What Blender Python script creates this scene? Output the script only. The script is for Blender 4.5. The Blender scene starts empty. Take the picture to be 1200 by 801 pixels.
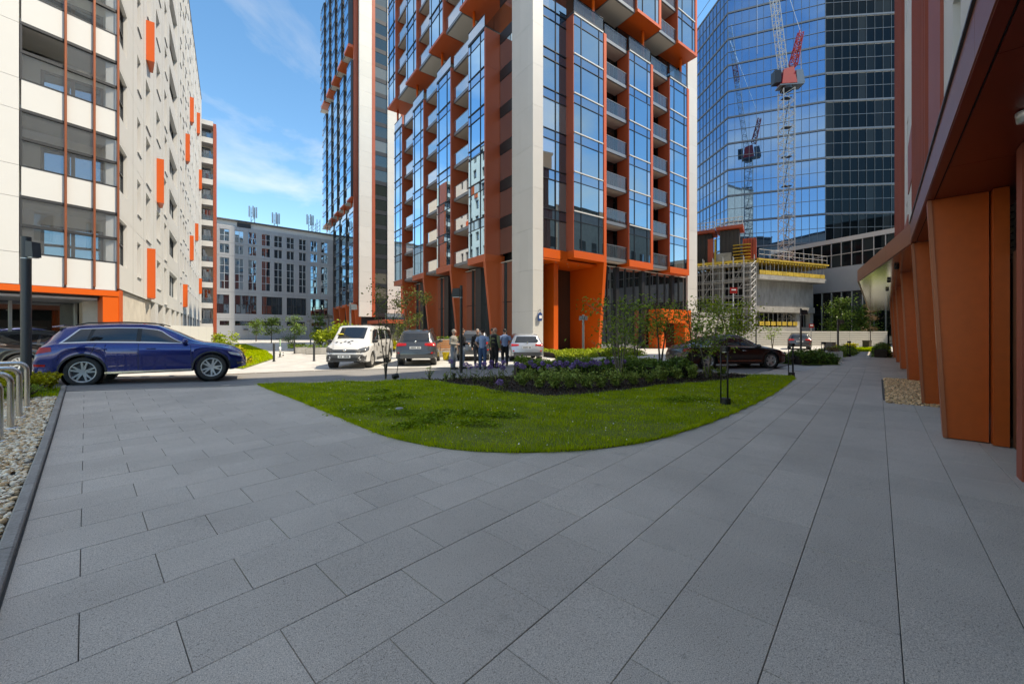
import bpy, bmesh, math, random
import numpy as np
from mathutils import Vector, Matrix

# ------------------------------------------------------------------ camera, sky, sun, exposure
SC = bpy.context.scene
COL = SC.collection
F_PX, HZ, H = 463.0, 390.0, 1.52          # focal length in photo pixels, horizon row, eye height
cd = bpy.data.cameras.new("camera")
cd.sensor_width = 36.0
cd.lens = 36.0 * F_PX / 1200.0
cd.shift_y = -(400.5 - HZ) / 1200.0
cd.clip_start, cd.clip_end = 0.05, 3000
cam = bpy.data.objects.new("camera", cd)
COL.objects.link(cam)
cam.location = (0, 0, H)
cam.rotation_euler = (math.radians(90), 0, math.radians(-36))
SC.camera = cam

CLOUD_SEED = 2.0
SUN_AZ = 97.0                              # degrees clockwise from the view direction
SUN_EL, SUN_ROT = math.radians(57), math.radians(SUN_AZ+36)
wd = bpy.data.worlds.new("World")
SC.world = wd
wd.use_nodes = True
wn, wl = wd.node_tree.nodes, wd.node_tree.links
wn.clear()
wout = wn.new("ShaderNodeOutputWorld")
wbg = wn.new("ShaderNodeBackground")
sky = wn.new("ShaderNodeTexSky")
sky.sky_type = 'NISHITA'
sky.sun_disc = False
sky.sun_elevation = SUN_EL
sky.sun_rotation = SUN_ROT
sky.altitude = 100
sky.air_density = 1.0
sky.dust_density = 0.0
sky.ozone_density = 3.2
# broken fair-weather cloud, the same all over the sky: noise on a flat cloud layer seen in perspective
tc = wn.new("ShaderNodeTexCoord")
sx = wn.new("ShaderNodeSeparateXYZ")
wl.new(tc.outputs['Generated'], sx.inputs[0])
def wmath(op, a, b):
    m_ = wn.new("ShaderNodeMath"); m_.operation = op
    for k_, v_ in enumerate((a, b)):
        if isinstance(v_, (int, float)): m_.inputs[k_].default_value = v_
        else: wl.new(v_, m_.inputs[k_])
    return m_.outputs[0]
zc = wmath('ADD', wmath('MAXIMUM', sx.outputs[2], 0.0), 0.14)
cb = wn.new("ShaderNodeCombineXYZ")
wl.new(wmath('DIVIDE', sx.outputs[0], zc), cb.inputs[0])
wl.new(wmath('DIVIDE', sx.outputs[1], zc), cb.inputs[1])
cb.inputs[2].default_value = CLOUD_SEED
cn = wn.new("ShaderNodeTexNoise")
cn.inputs['Scale'].default_value = 1.15
cn.inputs['Detail'].default_value = 9
cn.inputs['Roughness'].default_value = 0.56
cn.inputs['Distortion'].default_value = 0.35
wl.new(cb.outputs[0], cn.inputs['Vector'])
cr = wn.new("ShaderNodeValToRGB")
cr.color_ramp.elements[0].position = 0.46
cr.color_ramp.elements[1].position = 0.78
cr.color_ramp.elements[0].color = (0, 0, 0, 1)
cr.color_ramp.elements[1].color = (0.85, 0.85, 0.85, 1)
wl.new(cn.outputs['Fac'], cr.inputs[0])
cmix = wn.new("ShaderNodeMixRGB")
cmix.inputs[2].default_value = (4.3, 4.35, 4.4, 1)
fade = wn.new('ShaderNodeMapRange')
fade.interpolation_type = 'SMOOTHSTEP'
fade.inputs[1].default_value, fade.inputs[2].default_value = 0.05, 0.42
fade.inputs[3].default_value = 0.12
wl.new(sx.outputs[2], fade.inputs[0])
wl.new(wmath('MULTIPLY', cr.outputs[0], fade.outputs[0]), cmix.inputs[0])
wl.new(sky.outputs[0], cmix.inputs[1])
hs = wn.new("ShaderNodeHueSaturation")
hs.inputs['Saturation'].default_value = 1.24
wl.new(cmix.outputs[0], hs.inputs['Color'])
wl.new(hs.outputs[0], wbg.inputs[0])
wbg.inputs[1].default_value = 0.15
wl.new(wbg.outputs[0], wout.inputs[0])

sl = bpy.data.lights.new("sun", 'SUN')
sl.energy = 2.75
sl.angle = math.radians(0.53)
sl.color = (1.0, 0.985, 0.985)
sun = bpy.data.objects.new("sun", sl)
COL.objects.link(sun)
SUNV = Vector((math.sin(SUN_ROT) * math.cos(SUN_EL), math.cos(SUN_ROT) * math.cos(SUN_EL), math.sin(SUN_EL)))
sun.rotation_euler = SUNV.to_track_quat('Z', 'Y').to_euler()
sun.location = SUNV * 100

vs = SC.view_settings
vs.view_transform = 'Standard'
vs.look = 'None'
vs.gamma = 1.0
vs.use_curve_mapping = False
vs.exposure = 1.2
vs.use_white_balance = True                # camera set for the bluish open shade
vs.white_balance_temperature = 8900
vs.white_balance_tint = 8

# ------------------------------------------------------------------ coordinates
RN = random.Random(11)
NP = np.random.default_rng(5)
C54, S54 = math.cos(math.radians(54)), math.sin(math.radians(54))

def rd(r, d):                      # right / forward of the camera -> world x, y
    return (C54 * d + S54 * r, S54 * d - C54 * r)

def sstep(a, b, x):
    t = np.clip((x - a) / (b - a), 0, 1)
    return t * t * (3 - 2 * t)

def zg(x, y):                      # gentle rise of the street towards the left
    return 0.035 * np.clip(-x, 0, 5) * sstep(7, 14, y)

def gp(px, py, z=0.0):             # photo pixel -> point of the ground
    g = 0.0
    for _ in range(4):
        d = F_PX * (H - z - g) / (py - HZ)
        x, y = rd(d * (px - 600) / F_PX, d)
        g = float(zg(x, y))
    return (x, y)

def pd(px, d):                     # photo column at a forward distance -> ground point
    return rd(d * (px - 600) / F_PX, d)

def azang(az):                     # heading (deg clockwise from the view direction) -> world angle
    return math.radians(54 - az)

A_PV = azang(42.8)                 # paving grid
CU, SU = math.cos(A_PV), math.sin(A_PV)
def uv(u, v):                      # paving frame -> world
    return (u * CU - v * SU, u * SU + v * CU)
def to_uv(x, y):
    return (x * CU + y * SU, -x * SU + y * CU)

# ------------------------------------------------------------------ mesh builder
class MB:
    def __init__(s):
        s.v, s.f = [], []
    def quad(s, a, b, c, d):
        n = len(s.v); s.v += [a, b, c, d]; s.f.append((n, n+1, n+2, n+3)); return s
    def poly(s, pts):
        n = len(s.v); s.v += list(pts); s.f.append(tuple(range(n, n+len(pts)))); return s
    def box(s, x0, x1, y0, y1, z0, z1):
        n = len(s.v)
        s.v += [(x0,y0,z0),(x1,y0,z0),(x1,y1,z0),(x0,y1,z0),(x0,y0,z1),(x1,y0,z1),(x1,y1,z1),(x0,y1,z1)]
        s.f += [(n,n+3,n+2,n+1),(n+4,n+5,n+6,n+7),(n,n+1,n+5,n+4),(n+1,n+2,n+6,n+5),(n+2,n+3,n+7,n+6),(n+3,n,n+4,n+7)]
        return s
    def prism(s, pts, z0, z1):                 # extruded footprint (counter-clockwise)
        n, k = len(s.v), len(pts)
        s.v += [(p[0], p[1], z0) for p in pts] + [(p[0], p[1], z1) for p in pts]
        s.f.append(tuple(n+k-1-i for i in range(k)))
        s.f.append(tuple(n+k+i for i in range(k)))
        for i in range(k):
            j = (i+1) % k
            s.f.append((n+i, n+j, n+k+j, n+k+i))
        return s
    def slab(s, a, b):                         # two equal closed outlines joined (any axis)
        n, k = len(s.v), len(a)
        s.v += list(a) + list(b)
        s.f.append(tuple(n+k-1-i for i in range(k)))
        s.f.append(tuple(n+k+i for i in range(k)))
        for i in range(k):
            j = (i+1) % k
            s.f.append((n+i, n+j, n+k+j, n+k+i))
        return s
    def tube(s, p0, p1, r0, r1=None, n=8, caps=True):
        r1 = r0 if r1 is None else r1
        p0, p1 = Vector(p0), Vector(p1)
        ax = (p1 - p0)
        if ax.length < 1e-6: return s
        ax.normalize()
        t = Vector((0,0,1)) if abs(ax.z) < .9 else Vector((1,0,0))
        a = ax.cross(t).normalized(); b = ax.cross(a)
        m = len(s.v)
        for p, r in ((p0, r0), (p1, r1)):
            for i in range(n):
                w = 2*math.pi*i/n
                s.v.append(tuple(p + a*(r*math.cos(w)) + b*(r*math.sin(w))))
        for i in range(n):
            j = (i+1) % n
            s.f.append((m+i, m+n+i, m+n+j, m+j))
        if caps:
            s.f.append(tuple(m+i for i in range(n)))
            s.f.append(tuple(m+n+n-1-i for i in range(n)))
        return s
    def path(s, pts, r, n=8):                  # continuous tube through points, r number or list
        pts = [Vector(p) for p in pts]
        rr = r if isinstance(r, (list, tuple)) else [r]*len(pts)
        m = len(s.v); prev = None
        for i, p in enumerate(pts):
            ax = (pts[min(i+1, len(pts)-1)] - pts[max(i-1, 0)]).normalized()
            if prev is None:
                t = Vector((0,0,1)) if abs(ax.z) < .9 else Vector((1,0,0))
                a = ax.cross(t).normalized()
            else:
                a = (prev - ax*prev.dot(ax)).normalized()
            prev = a; b = ax.cross(a)
            for k in range(n):
                w = 2*math.pi*k/n
                s.v.append(tuple(p + a*(rr[i]*math.cos(w)) + b*(rr[i]*math.sin(w))))
        for i in range(len(pts)-1):
            for k in range(n):
                j = (k+1) % n
                s.f.append((m+i*n+k, m+i*n+j, m+(i+1)*n+j, m+(i+1)*n+k))
        s.f.append(tuple(m+n-1-k for k in range(n)))
        e = m+(len(pts)-1)*n
        s.f.append(tuple(e+k for k in range(n)))
        return s
    def grid(s, rows, close=False):            # rows of points -> quads
        m = len(s.v); k = len(rows[0])
        for r in rows: s.v += [tuple(p) for p in r]
        for i in range(len(rows)-1):
            for j in range(k-1):
                s.f.append((m+i*k+j, m+i*k+j+1, m+(i+1)*k+j+1, m+(i+1)*k+j))
        return s
    def lathe(s, prof, axis='z', n=24, c=(0,0,0)):
        rows = []
        for i in range(n+1):
            w = 2*math.pi*i/n
            row = []
            for (r, h) in prof:
                if axis == 'z': p = (c[0]+r*math.cos(w), c[1]+r*math.sin(w), c[2]+h)
                else: p = (c[0]+r*math.cos(w), c[1]+h, c[2]+r*math.sin(w))
                row.append(p)
            rows.append(row)
        return s.grid(rows)
    def ball(s, c, rx, ry, rz, n=10, m=7):
        rows = []
        for i in range(n+1):
            w = 2*math.pi*i/n
            rows.append([(c[0]+rx*math.sin(math.pi*j/m)*math.cos(w), c[1]+ry*math.sin(math.pi*j/m)*math.sin(w), c[2]-rz*math.cos(math.pi*j/m)) for j in range(m+1)])
        return s.grid(rows)
    def mesh(s, name, mat=None, smooth=False, angle=None):
        me = bpy.data.meshes.new(name)
        me.from_pydata([tuple(p) for p in s.v], [], s.f)
        if mat: me.materials.append(MT[mat] if isinstance(mat, str) else mat)
        if smooth:
            me.shade_smooth()
            if angle: me.set_sharp_from_angle(angle=math.radians(angle))
        me.update()
        return me
    def build(s, name, mat, parent=None, smooth=False, angle=None, weld=False):
        me = s.mesh(name, mat, False)
        if weld:
            bm = bmesh.new(); bm.from_mesh(me)
            bmesh.ops.remove_doubles(bm, verts=bm.verts, dist=1e-4)
            bmesh.ops.recalc_face_normals(bm, faces=bm.faces)
            bm.to_mesh(me); bm.free()
        if smooth:
            me.shade_smooth()
            if angle: me.set_sharp_from_angle(angle=math.radians(angle))
        return obj(name, me, parent)

def obj(name, me, parent=None, loc=None, rotz=None):
    o = bpy.data.objects.new(name, me)
    COL.objects.link(o)
    if parent: o.parent = parent
    if loc: o.location = loc
    if rotz: o.rotation_euler = (0, 0, rotz)
    return o

def fast_mesh(name, V, Fc, mat, k):            # numpy verts and faces of k corners
    me = bpy.data.meshes.new(name)
    nv, nf = len(V), len(Fc)
    me.vertices.add(nv); me.vertices.foreach_set('co', np.ascontiguousarray(V, dtype=np.float32).ravel())
    me.loops.add(nf*k); me.loops.foreach_set('vertex_index', np.ascontiguousarray(Fc, dtype=np.int32).ravel())
    me.polygons.add(nf); me.polygons.foreach_set('loop_start', np.arange(0, nf*k, k, dtype=np.int32))
    me.update(calc_edges=True)
    me.materials.append(MT[mat])
    return me

def tag(o, label, cat, group=None):
    o['label'] = label; o['category'] = cat
    if group: o['group'] = group
    return o
def thing(name, label, cat, loc=(0,0,0), rotz=0, group=None):
    o = bpy.data.objects.new(name, None)
    COL.objects.link(o)
    o.location = loc; o.rotation_euler = (0, 0, rotz)
    o.empty_display_size = .2
    return tag(o, label, cat, group)
def struct(o):
    o['kind'] = 'structure'; return o
def stuff(o):
    o['kind'] = 'stuff'; return o
def copy_tree(o, parent=None):
    c = o.copy(); COL.objects.link(c)
    c.parent = parent
    for ch in list(o.children): copy_tree(ch, c)
    return c

# ------------------------------------------------------------------ materials
MT = {}
def M(name, col, rough=.5, metal=0., noise=None, bump=None, rand=0., island=False, spec=None, col2=None, stretch=None, coat=0.):
    m = bpy.data.materials.new(name); m.use_nodes = True
    n, l = m.node_tree.nodes, m.node_tree.links
    b = n['Principled BSDF']
    b.inputs['Roughness'].default_value = rough
    b.inputs['Metallic'].default_value = metal
    if spec is not None: b.inputs['Specular IOR Level'].default_value = spec
    if coat:
        b.inputs['Coat Weight'].default_value = coat
        b.inputs['Coat Roughness'].default_value = .03
    cur = None
    if col2 is None: col2 = tuple(min(1, c*1.35) for c in col); col1 = tuple(c*.72 for c in col)
    else: col1 = col
    if noise or bump:
        g = n.new('ShaderNodeNewGeometry')
        src = g.outputs['Position']
        if stretch:
            mm = n.new('ShaderNodeMapping'); mm.inputs['Scale'].default_value = stretch
            l.new(src, mm.inputs[0]); src = mm.outputs[0]
    if noise:
        t = n.new('ShaderNodeTexNoise'); t.inputs['Scale'].default_value = noise[0]
        t.inputs['Detail'].default_value = 6; t.inputs['Roughness'].default_value = .6
        l.new(src, t.inputs['Vector'])
        r = n.new('ShaderNodeMapRange'); r.inputs[1].default_value = .5-.5*(1/max(noise[1], .01))*.25; r.inputs[2].default_value = .5+.5*(1/max(noise[1], .01))*.25
        l.new(t.outputs['Fac'], r.inputs[0])
        x = n.new('ShaderNodeMixRGB'); x.inputs[1].default_value = (*col1, 1); x.inputs[2].default_value = (*col2, 1)
        l.new(r.outputs[0], x.inputs[0]); cur = x.outputs[0]
        if len(noise) > 2:
            t2 = n.new('ShaderNodeTexNoise'); t2.inputs['Scale'].default_value = noise[2]
            t2.inputs['Detail'].default_value = 3
            l.new(src, t2.inputs['Vector'])
            r2 = n.new('ShaderNodeMapRange'); r2.inputs[1].default_value = .3; r2.inputs[2].default_value = .7
            r2.inputs[3].default_value = 1-noise[3]; r2.inputs[4].default_value = 1+noise[3]
            l.new(t2.outputs['Fac'], r2.inputs[0])
            h = n.new('ShaderNodeHueSaturation'); l.new(cur, h.inputs['Color']); l.new(r2.outputs[0], h.inputs['Value']); cur = h.outputs[0]
    if rand:
        if island:
            gi = n.new('ShaderNodeNewGeometry'); rs = gi.outputs['Random Per Island']
        else:
            oi = n.new('ShaderNodeObjectInfo'); rs = oi.outputs['Random']
        r3 = n.new('ShaderNodeMapRange'); r3.inputs[3].default_value = 1-rand; r3.inputs[4].default_value = 1+rand
        l.new(rs, r3.inputs[0])
        h = n.new('ShaderNodeHueSaturation'); l.new(r3.outputs[0], h.inputs['Value'])
        if cur: l.new(cur, h.inputs['Color'])
        else: h.inputs['Color'].default_value = (*col, 1)
        cur = h.outputs[0]
    if cur: l.new(cur, b.inputs['Base Color'])
    else: b.inputs['Base Color'].default_value = (*col, 1)
    if bump:
        t = n.new('ShaderNodeTexNoise'); t.inputs['Scale'].default_value = bump[0]; t.inputs['Detail'].default_value = 5
        l.new(src, t.inputs['Vector'])
        bp = n.new('ShaderNodeBump'); bp.inputs['Strength'].default_value = bump[1]; bp.inputs['Distance'].default_value = bump[2] if len(bump) > 2 else .01
        l.new(t.outputs['Fac'], bp.inputs['Height']); l.new(bp.outputs[0], b.inputs['Normal'])
    MT[name] = m
    return m

def Mglass(name, tint, base, refl=.35, rough=.015, wave=.0, rand=.0, basevar=None):
    """opaque façade glass: mirror coat over a dark interior"""
    m = bpy.data.materials.new(name); m.use_nodes = True
    n, l = m.node_tree.nodes, m.node_tree.links
    n.remove(n['Principled BSDF'])
    o = n['Material Output']
    gl = n.new('ShaderNodeBsdfGlossy'); gl.inputs['Color'].default_value = (*tint, 1); gl.inputs['Roughness'].default_value = rough
    df = n.new('ShaderNodeBsdfDiffuse'); df.inputs['Color'].default_value = (*base, 1)
    if rand:
        oi = n.new('ShaderNodeObjectInfo')
        rp = n.new('ShaderNodeValToRGB'); e = rp.color_ramp.elements
        e[0].color = (*base, 1); e[1].color = (*(basevar or tuple(c*3 for c in base)), 1)
        e[0].position = 1-rand; e[1].position = 1.0
        l.new(oi.outputs['Random'], rp.inputs[0]); l.new(rp.outputs[0], df.inputs['Color'])
    lw = n.new('ShaderNodeLayerWeight'); lw.inputs['Blend'].default_value = .35
    mr = n.new('ShaderNodeMapRange'); mr.inputs[3].default_value = refl; mr.inputs[4].default_value = 1.0
    l.new(lw.outputs['Fresnel'], mr.inputs[0])
    if wave:
        g = n.new('ShaderNodeNewGeometry')
        t = n.new('ShaderNodeTexNoise'); t.inputs['Scale'].default_value = .55; t.inputs['Detail'].default_value = 1
        l.new(g.outputs['Position'], t.inputs['Vector'])
        bp = n.new('ShaderNodeBump'); bp.inputs['Strength'].default_value = wave; bp.inputs['Distance'].default_value = .05
        l.new(t.outputs['Fac'], bp.inputs['Height']); l.new(bp.outputs[0], gl.inputs['Normal'])
    mx = n.new('ShaderNodeMixShader')
    l.new(mr.outputs[0], mx.inputs[0]); l.new(df.outputs[0], mx.inputs[1]); l.new(gl.outputs[0], mx.inputs[2])
    l.new(mx.outputs[0], o.inputs[0])
    MT[name] = m

def Mclear(name, tint=(.85, .9, .92), refl=.08, body=0.0, bodycol=(.6, .7, .72)):
    """see-through glazing"""
    m = bpy.data.materials.new(name); m.use_nodes = True
    n, l = m.node_tree.nodes, m.node_tree.links
    n.remove(n['Principled BSDF'])
    o = n['Material Output']
    gl = n.new('ShaderNodeBsdfGlossy'); gl.inputs['Roughness'].default_value = .01
    tr = n.new('ShaderNodeBsdfTransparent'); tr.inputs['Color'].default_value = (*tint, 1)
    lw = n.new('ShaderNodeLayerWeight'); lw.inputs['Blend'].default_value = .25
    mr = n.new('ShaderNodeMapRange'); mr.inputs[3].default_value = refl; mr.inputs[4].default_value = .9
    l.new(lw.outputs['Fresnel'], mr.inputs[0])
    mx = n.new('ShaderNodeMixShader')
    base = tr.outputs[0]
    if body:
        df = n.new('ShaderNodeBsdfDiffuse'); df.inputs['Color'].default_value = (*bodycol, 1)
        m2 = n.new('ShaderNodeMixShader'); m2.inputs[0].default_value = body
        l.new(tr.outputs[0], m2.inputs[1]); l.new(df.outputs[0], m2.inputs[2]); base = m2.outputs[0]
    l.new(mr.outputs[0], mx.inputs[0]); l.new(base, mx.inputs[1]); l.new(gl.outputs[0], mx.inputs[2])
    l.new(mx.outputs[0], o.inputs[0])
    MT[name] = m

def Mleaf(name, c1, c2, rough=.55, trans=.25, scale=1.2):
    m = bpy.data.materials.new(name); m.use_nodes = True
    n, l = m.node_tree.nodes, m.node_tree.links
    b = n['Principled BSDF']; o = n['Material Output']
    b.inputs['Specular IOR Level'].default_value = .22; b.inputs['Roughness'].default_value = rough
    g = n.new('ShaderNodeNewGeometry')
    t = n.new('ShaderNodeTexNoise'); t.inputs['Scale'].default_value = scale; t.inputs['Detail'].default_value = 4
    l.new(g.outputs['Position'], t.inputs['Vector'])
    ad = n.new('ShaderNodeMath'); ad.operation = 'MULTIPLY_ADD'; ad.inputs[1].default_value = .55; ad.inputs[2].default_value = -.28
    l.new(g.outputs['Random Per Island'], ad.inputs[0])
    a2 = n.new('ShaderNodeMath'); a2.operation = 'ADD'; l.new(t.outputs['Fac'], a2.inputs[0]); l.new(ad.outputs[0], a2.inputs[1])
    mr = n.new('ShaderNodeMapRange'); mr.inputs[1].default_value = .25; mr.inputs[2].default_value = .8
    l.new(a2.outputs[0], mr.inputs[0])
    x = n.new('ShaderNodeMixRGB'); x.inputs[1].default_value = (*c1, 1); x.inputs[2].default_value = (*c2, 1)
    l.new(mr.outputs[0], x.inputs[0]); l.new(x.outputs[0], b.inputs['Base Color'])
    ts = n.new('ShaderNodeBsdfTranslucent'); l.new(x.outputs[0], ts.inputs['Color'])
    mx = n.new('ShaderNodeMixShader'); mx.inputs[0].default_value = trans
    l.new(b.outputs[0], mx.inputs[1]); l.new(ts.outputs[0], mx.inputs[2]); l.new(mx.outputs[0], o.inputs[0])
    MT[name] = m

M('white_panel', (.54, .54, .53), .6, noise=(.35, .25), bump=(60, .15, .004), col2=(.60, .60, .59))
M('white_stone', (.52, .51, .485), .5, noise=(.5, .3), rand=.035, col2=(.58, .57, .545))
M('grey_panel', (.45, .44, .42), .5, noise=(.5, .3))
M('beige_ribbed', (.50, .47, .42), .6, noise=(1.5, .3))
M('orange_panel', (.58, .088, .008), .38, noise=(.6, .2), rand=.04, col2=(.64, .10, .010))
M('rust_panel', (.33, .065, .026), .42, noise=(.6, .2), rand=.05, col2=(.38, .078, .032))
M('copper_panel', (.42, .070, .007), .34, metal=.2, noise=(.45, .25, 9, .06), rand=.04, bump=(1.2, .05, .02), col2=(.48, .085, .010))
M('orange_panel_shade', (.46, .085, .022), .4, noise=(.6, .2), rand=.05, col2=(.52, .10, .028))  # orange panel darkened: shade of the left facades put into the colour
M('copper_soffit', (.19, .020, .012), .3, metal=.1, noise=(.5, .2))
M('copper_face', (.32, .105, .055), .34, metal=.45, noise=(.5, .2))
M('red_cladding', (.27, .056, .03), .5, noise=(.6, .2), rand=.05)
M('brown_wood', (.05, .028, .018), .35, noise=(3, .5), stretch=(1, 1, .08))
M('dark_metal', (.028, .029, .032), .4, metal=.3)
M('black_metal', (.012, .012, .013), .45)
M('anthracite', (.05, .053, .058), .42, metal=.4, rand=.08)
M('grey_metal', (.22, .23, .24), .4, metal=.5)
M('light_metal', (.55, .56, .57), .35, metal=.6)
M('steel', (.62, .60, .57), .22, metal=1.)
M('white_frame', (.62, .62, .61), .45)
M('brown_frame', (.13, .095, .075), .5)
M('soffit_light', (.50, .47, .42), .6, rand=.05)
M('interior', (.66, .63, .57), .8)
M('interior_dark', (.018, .02, .022), .7)
M('curtain', (.55, .53, .49), .9, rand=.1)
M('roof_felt', (.10, .10, .105), .9)
M('concrete', (.34, .33, .31), .8, noise=(.8, .45, 5, .12), bump=(20, .2))
M('raw_concrete', (.33, .325, .31), .85, noise=(.5, .55, 3, .15), bump=(12, .3), stretch=(1, 1, .35))
M('pale_concrete', (.43, .425, .41), .8, noise=(1.2, .4, 14, .07), bump=(50, .15), rand=.04)
def Mslab(name, island):
    m = bpy.data.materials.new(name); m.use_nodes = True
    n, l = m.node_tree.nodes, m.node_tree.links
    b = n['Principled BSDF']; b.inputs['Roughness'].default_value = .72
    g = n.new('ShaderNodeNewGeometry'); pos = g.outputs['Position']
    def noise(sc, det=3, ro=.6):
        t = n.new('ShaderNodeTexNoise'); t.inputs['Scale'].default_value = sc; t.inputs['Detail'].default_value = det; t.inputs['Roughness'].default_value = ro
        l.new(pos, t.inputs['Vector']); return t.outputs['Fac']
    def rng(src, a, b_, c, d):
        r = n.new('ShaderNodeMapRange'); r.inputs[1].default_value = a; r.inputs[2].default_value = b_; r.inputs[3].default_value = c; r.inputs[4].default_value = d
        l.new(src, r.inputs[0]); return r.outputs[0]
    def mul(a, b_):
        x = n.new('ShaderNodeMath'); x.operation = 'MULTIPLY'; l.new(a, x.inputs[0]); l.new(b_, x.inputs[1]); return x.outputs[0]
    speck = rng(noise(190, 2, .7), .36, .64, .58, 1.36)              # exposed stone grain
    spot = rng(noise(70, 1), .30, .38, .62, 1.0)                     # darker chips
    cloud = rng(noise(.7, 6), .3, .7, .86, 1.12)                     # weathering
    stain = rng(noise(2.1, 6, .65), .27, .38, .80, 1.0)              # damp stains
    vo = n.new('ShaderNodeTexVoronoi'); vo.inputs['Scale'].default_value = 1.1; l.new(pos, vo.inputs['Vector'])
    gum = rng(vo.outputs['Distance'], .016, .030, .70, 1.0)          # old gum spots
    if island: rs = g.outputs['Random Per Island']
    else:
        oi = n.new('ShaderNodeObjectInfo'); rs = oi.outputs['Random']
    ind = rng(rs, 0, 1, .94, 1.06)
    v = mul(mul(mul(mul(mul(speck, spot), cloud), stain), gum), ind)
    h = n.new('ShaderNodeHueSaturation'); h.inputs['Color'].default_value = (.54, .475, .41, 1); l.new(v, h.inputs['Value'])
    l.new(h.outputs[0], b.inputs['Base Color'])
    bp = n.new('ShaderNodeBump'); bp.inputs['Strength'].default_value = .35; bp.inputs['Distance'].default_value = .002
    l.new(speck, bp.inputs['Height']); l.new(bp.outputs[0], b.inputs['Normal'])
    MT[name] = m
Mslab('slab', False); Mslab('slab_far', True)
M('joint', (.12, .112, .10), .95, noise=(30, .4))
M('kerb', (.27, .25, .23), .8, noise=(60, .5, 2, .15), bump=(120, .3, .002))
M('asphalt', (.20, .195, .19), .85, noise=(60, .4, .6, .12), bump=(150, .3, .003))
M('mulch', (.06, .034, .02), .95, noise=(25, .6), bump=(40, .8, .02), rand=.45, island=True)
M('soil', (.03, .021, .015), .95, noise=(18, .6), bump=(30, .8, .02))
M('pebble', (.56, .33, .15), .6, noise=(9, .9, 50, .12), rand=.55, island=True, col2=(.82, .58, .34))
M('pebble_white', (.90, .72, .51), .55, noise=(14, .5, 50, .1), rand=.25, island=True, col2=(.93, .82, .66))
M('lawn_base', (.10, .13, .012), .9, noise=(5, .5), col2=(.17, .20, .02))
M('hoarding', (.52, .50, .45), .6, rand=.03)
M('scaffold', (.42, .41, .40), .45, metal=.5)
M('yellow_beam', (.50, .34, .045), .7, noise=(1.3, .6, 7, .2), rand=.25)
M('formwork_red', (.36, .06, .025), .6, noise=(1, .4), rand=.15)
M('formwork_dark', (.045, .04, .038), .7, noise=(1, .4))
M('crane_white', (.50, .50, .49), .5, metal=.15)
M('crane_red', (.36, .012, .01), .45)
M('bark', (.075, .058, .043), .9, noise=(14, .5), bump=(30, .6))
M('bark_pale', (.16, .14, .11), .9, noise=(14, .5))
M('plaza_red', (.5, .03, .03), .5)
M('bucket_yellow', (.75, .55, .02), .4)
M('timber', (.35, .15, .05), .6, noise=(4, .4))
M('tile_green', (.22, .36, .20), .7)
M('sign_blue', (.02, .06, .2), .4)
M('sign_white', (.8, .8, .8), .4)
M('flower_purple', (.26, .16, .42), .8, rand=.35, island=True)
M('petal_white', (.8, .8, .72), .7)
M('petal_yellow', (.75, .62, .05), .7)
M('hiviz', (.62, .72, .04), .7)
M('hiviz_orange', (.85, .2, .02), .7)
Mglass('glass_tower', (.54, .80, .95), (.014, .022, .028), .36, wave=.03, rand=.32, basevar=(.20, .19, .165))
Mglass('glass_spandrel', (.42, .64, .82), (.02, .03, .045), .38, wave=.015)
Mglass('glass_dark', (.6, .66, .7), (.008, .009, .01), .14, wave=.02, rand=.2, basevar=(.05, .045, .04))
Mglass('glass_shop', (.8, .85, .88), (.02, .024, .024), .34, wave=.015)
Mglass('glass_office', (.72, .86, 1.0), (.012, .02, .03), .40, wave=.05, rand=.25, basevar=(.05, .06, .07))
Mglass('glass_sky', (.36, .60, .88), (.010, .022, .045), .52, wave=.02, rand=.5, basevar=(.02, .05, .09))
Mglass('glass_clear_tower', (.20, .26, .29), (.005, .008, .010), .01, wave=.02, rand=.35, basevar=(.035, .042, .044))
Mglass('glass_window', (.78, .88, 1.0), (.02, .026, .035), .28, wave=.02, rand=.3, basevar=(.12, .11, .10))
Mglass('glass_green', (.6, .68, .66), (.025, .032, .03), .10, wave=.02, rand=.6, basevar=(.16, .155, .13))
Mclear('glass_rail', (.60, .68, .73), .06, .14, (.22, .30, .38))
Mclear('glass_loggia', (.93, .95, .96), .20, .08, (.60, .64, .68))
# ------------------------------------------------------------------ ground, road, paving
def sheet(name, pts, z, mat, thick=.0, parent=None):
    bm = bmesh.new()
    vs_ = [bm.verts.new((p[0], p[1], z + float(zg(p[0], p[1])))) for p in pts]
    f = bm.faces.new(vs_)
    if f.normal.z < 0: f.normal_flip()
    bm.normal_update()
    if f.normal.z < 0: bmesh.ops.reverse_faces(bm, faces=[f])
    if thick:
        r = bmesh.ops.extrude_face_region(bm, geom=[f])
        for e in r['geom']:
            if isinstance(e, bmesh.types.BMVert): e.co.z += thick
        bmesh.ops.recalc_face_normals(bm, faces=bm.faces)
    bmesh.ops.triangulate(bm, faces=bm.faces[:])
    me = bpy.data.meshes.new(name); bm.to_mesh(me); bm.free()
    me.materials.append(MT[mat])
    return obj(name, me, parent)

def dens(pts, n=6):
    out = []
    for i in range(len(pts)-1):
        a, b = pts[i], pts[i+1]
        for k in range(n): out.append((a[0]+(b[0]-a[0])*k/n, a[1]+(b[1]-a[1])*k/n))
    return out + [pts[-1]]

def ptsin(poly, X, Y):
    ins = np.zeros(len(X), bool); n = len(poly); j = n-1
    for i in range(n):
        xi, yi = poly[i]; xj, yj = poly[j]
        c = ((yi > Y) != (yj > Y)) & (X < (xj-xi)*(Y-yi)/(yj-yi+1e-12)+xi)
        ins ^= c; j = i
    return ins

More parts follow.
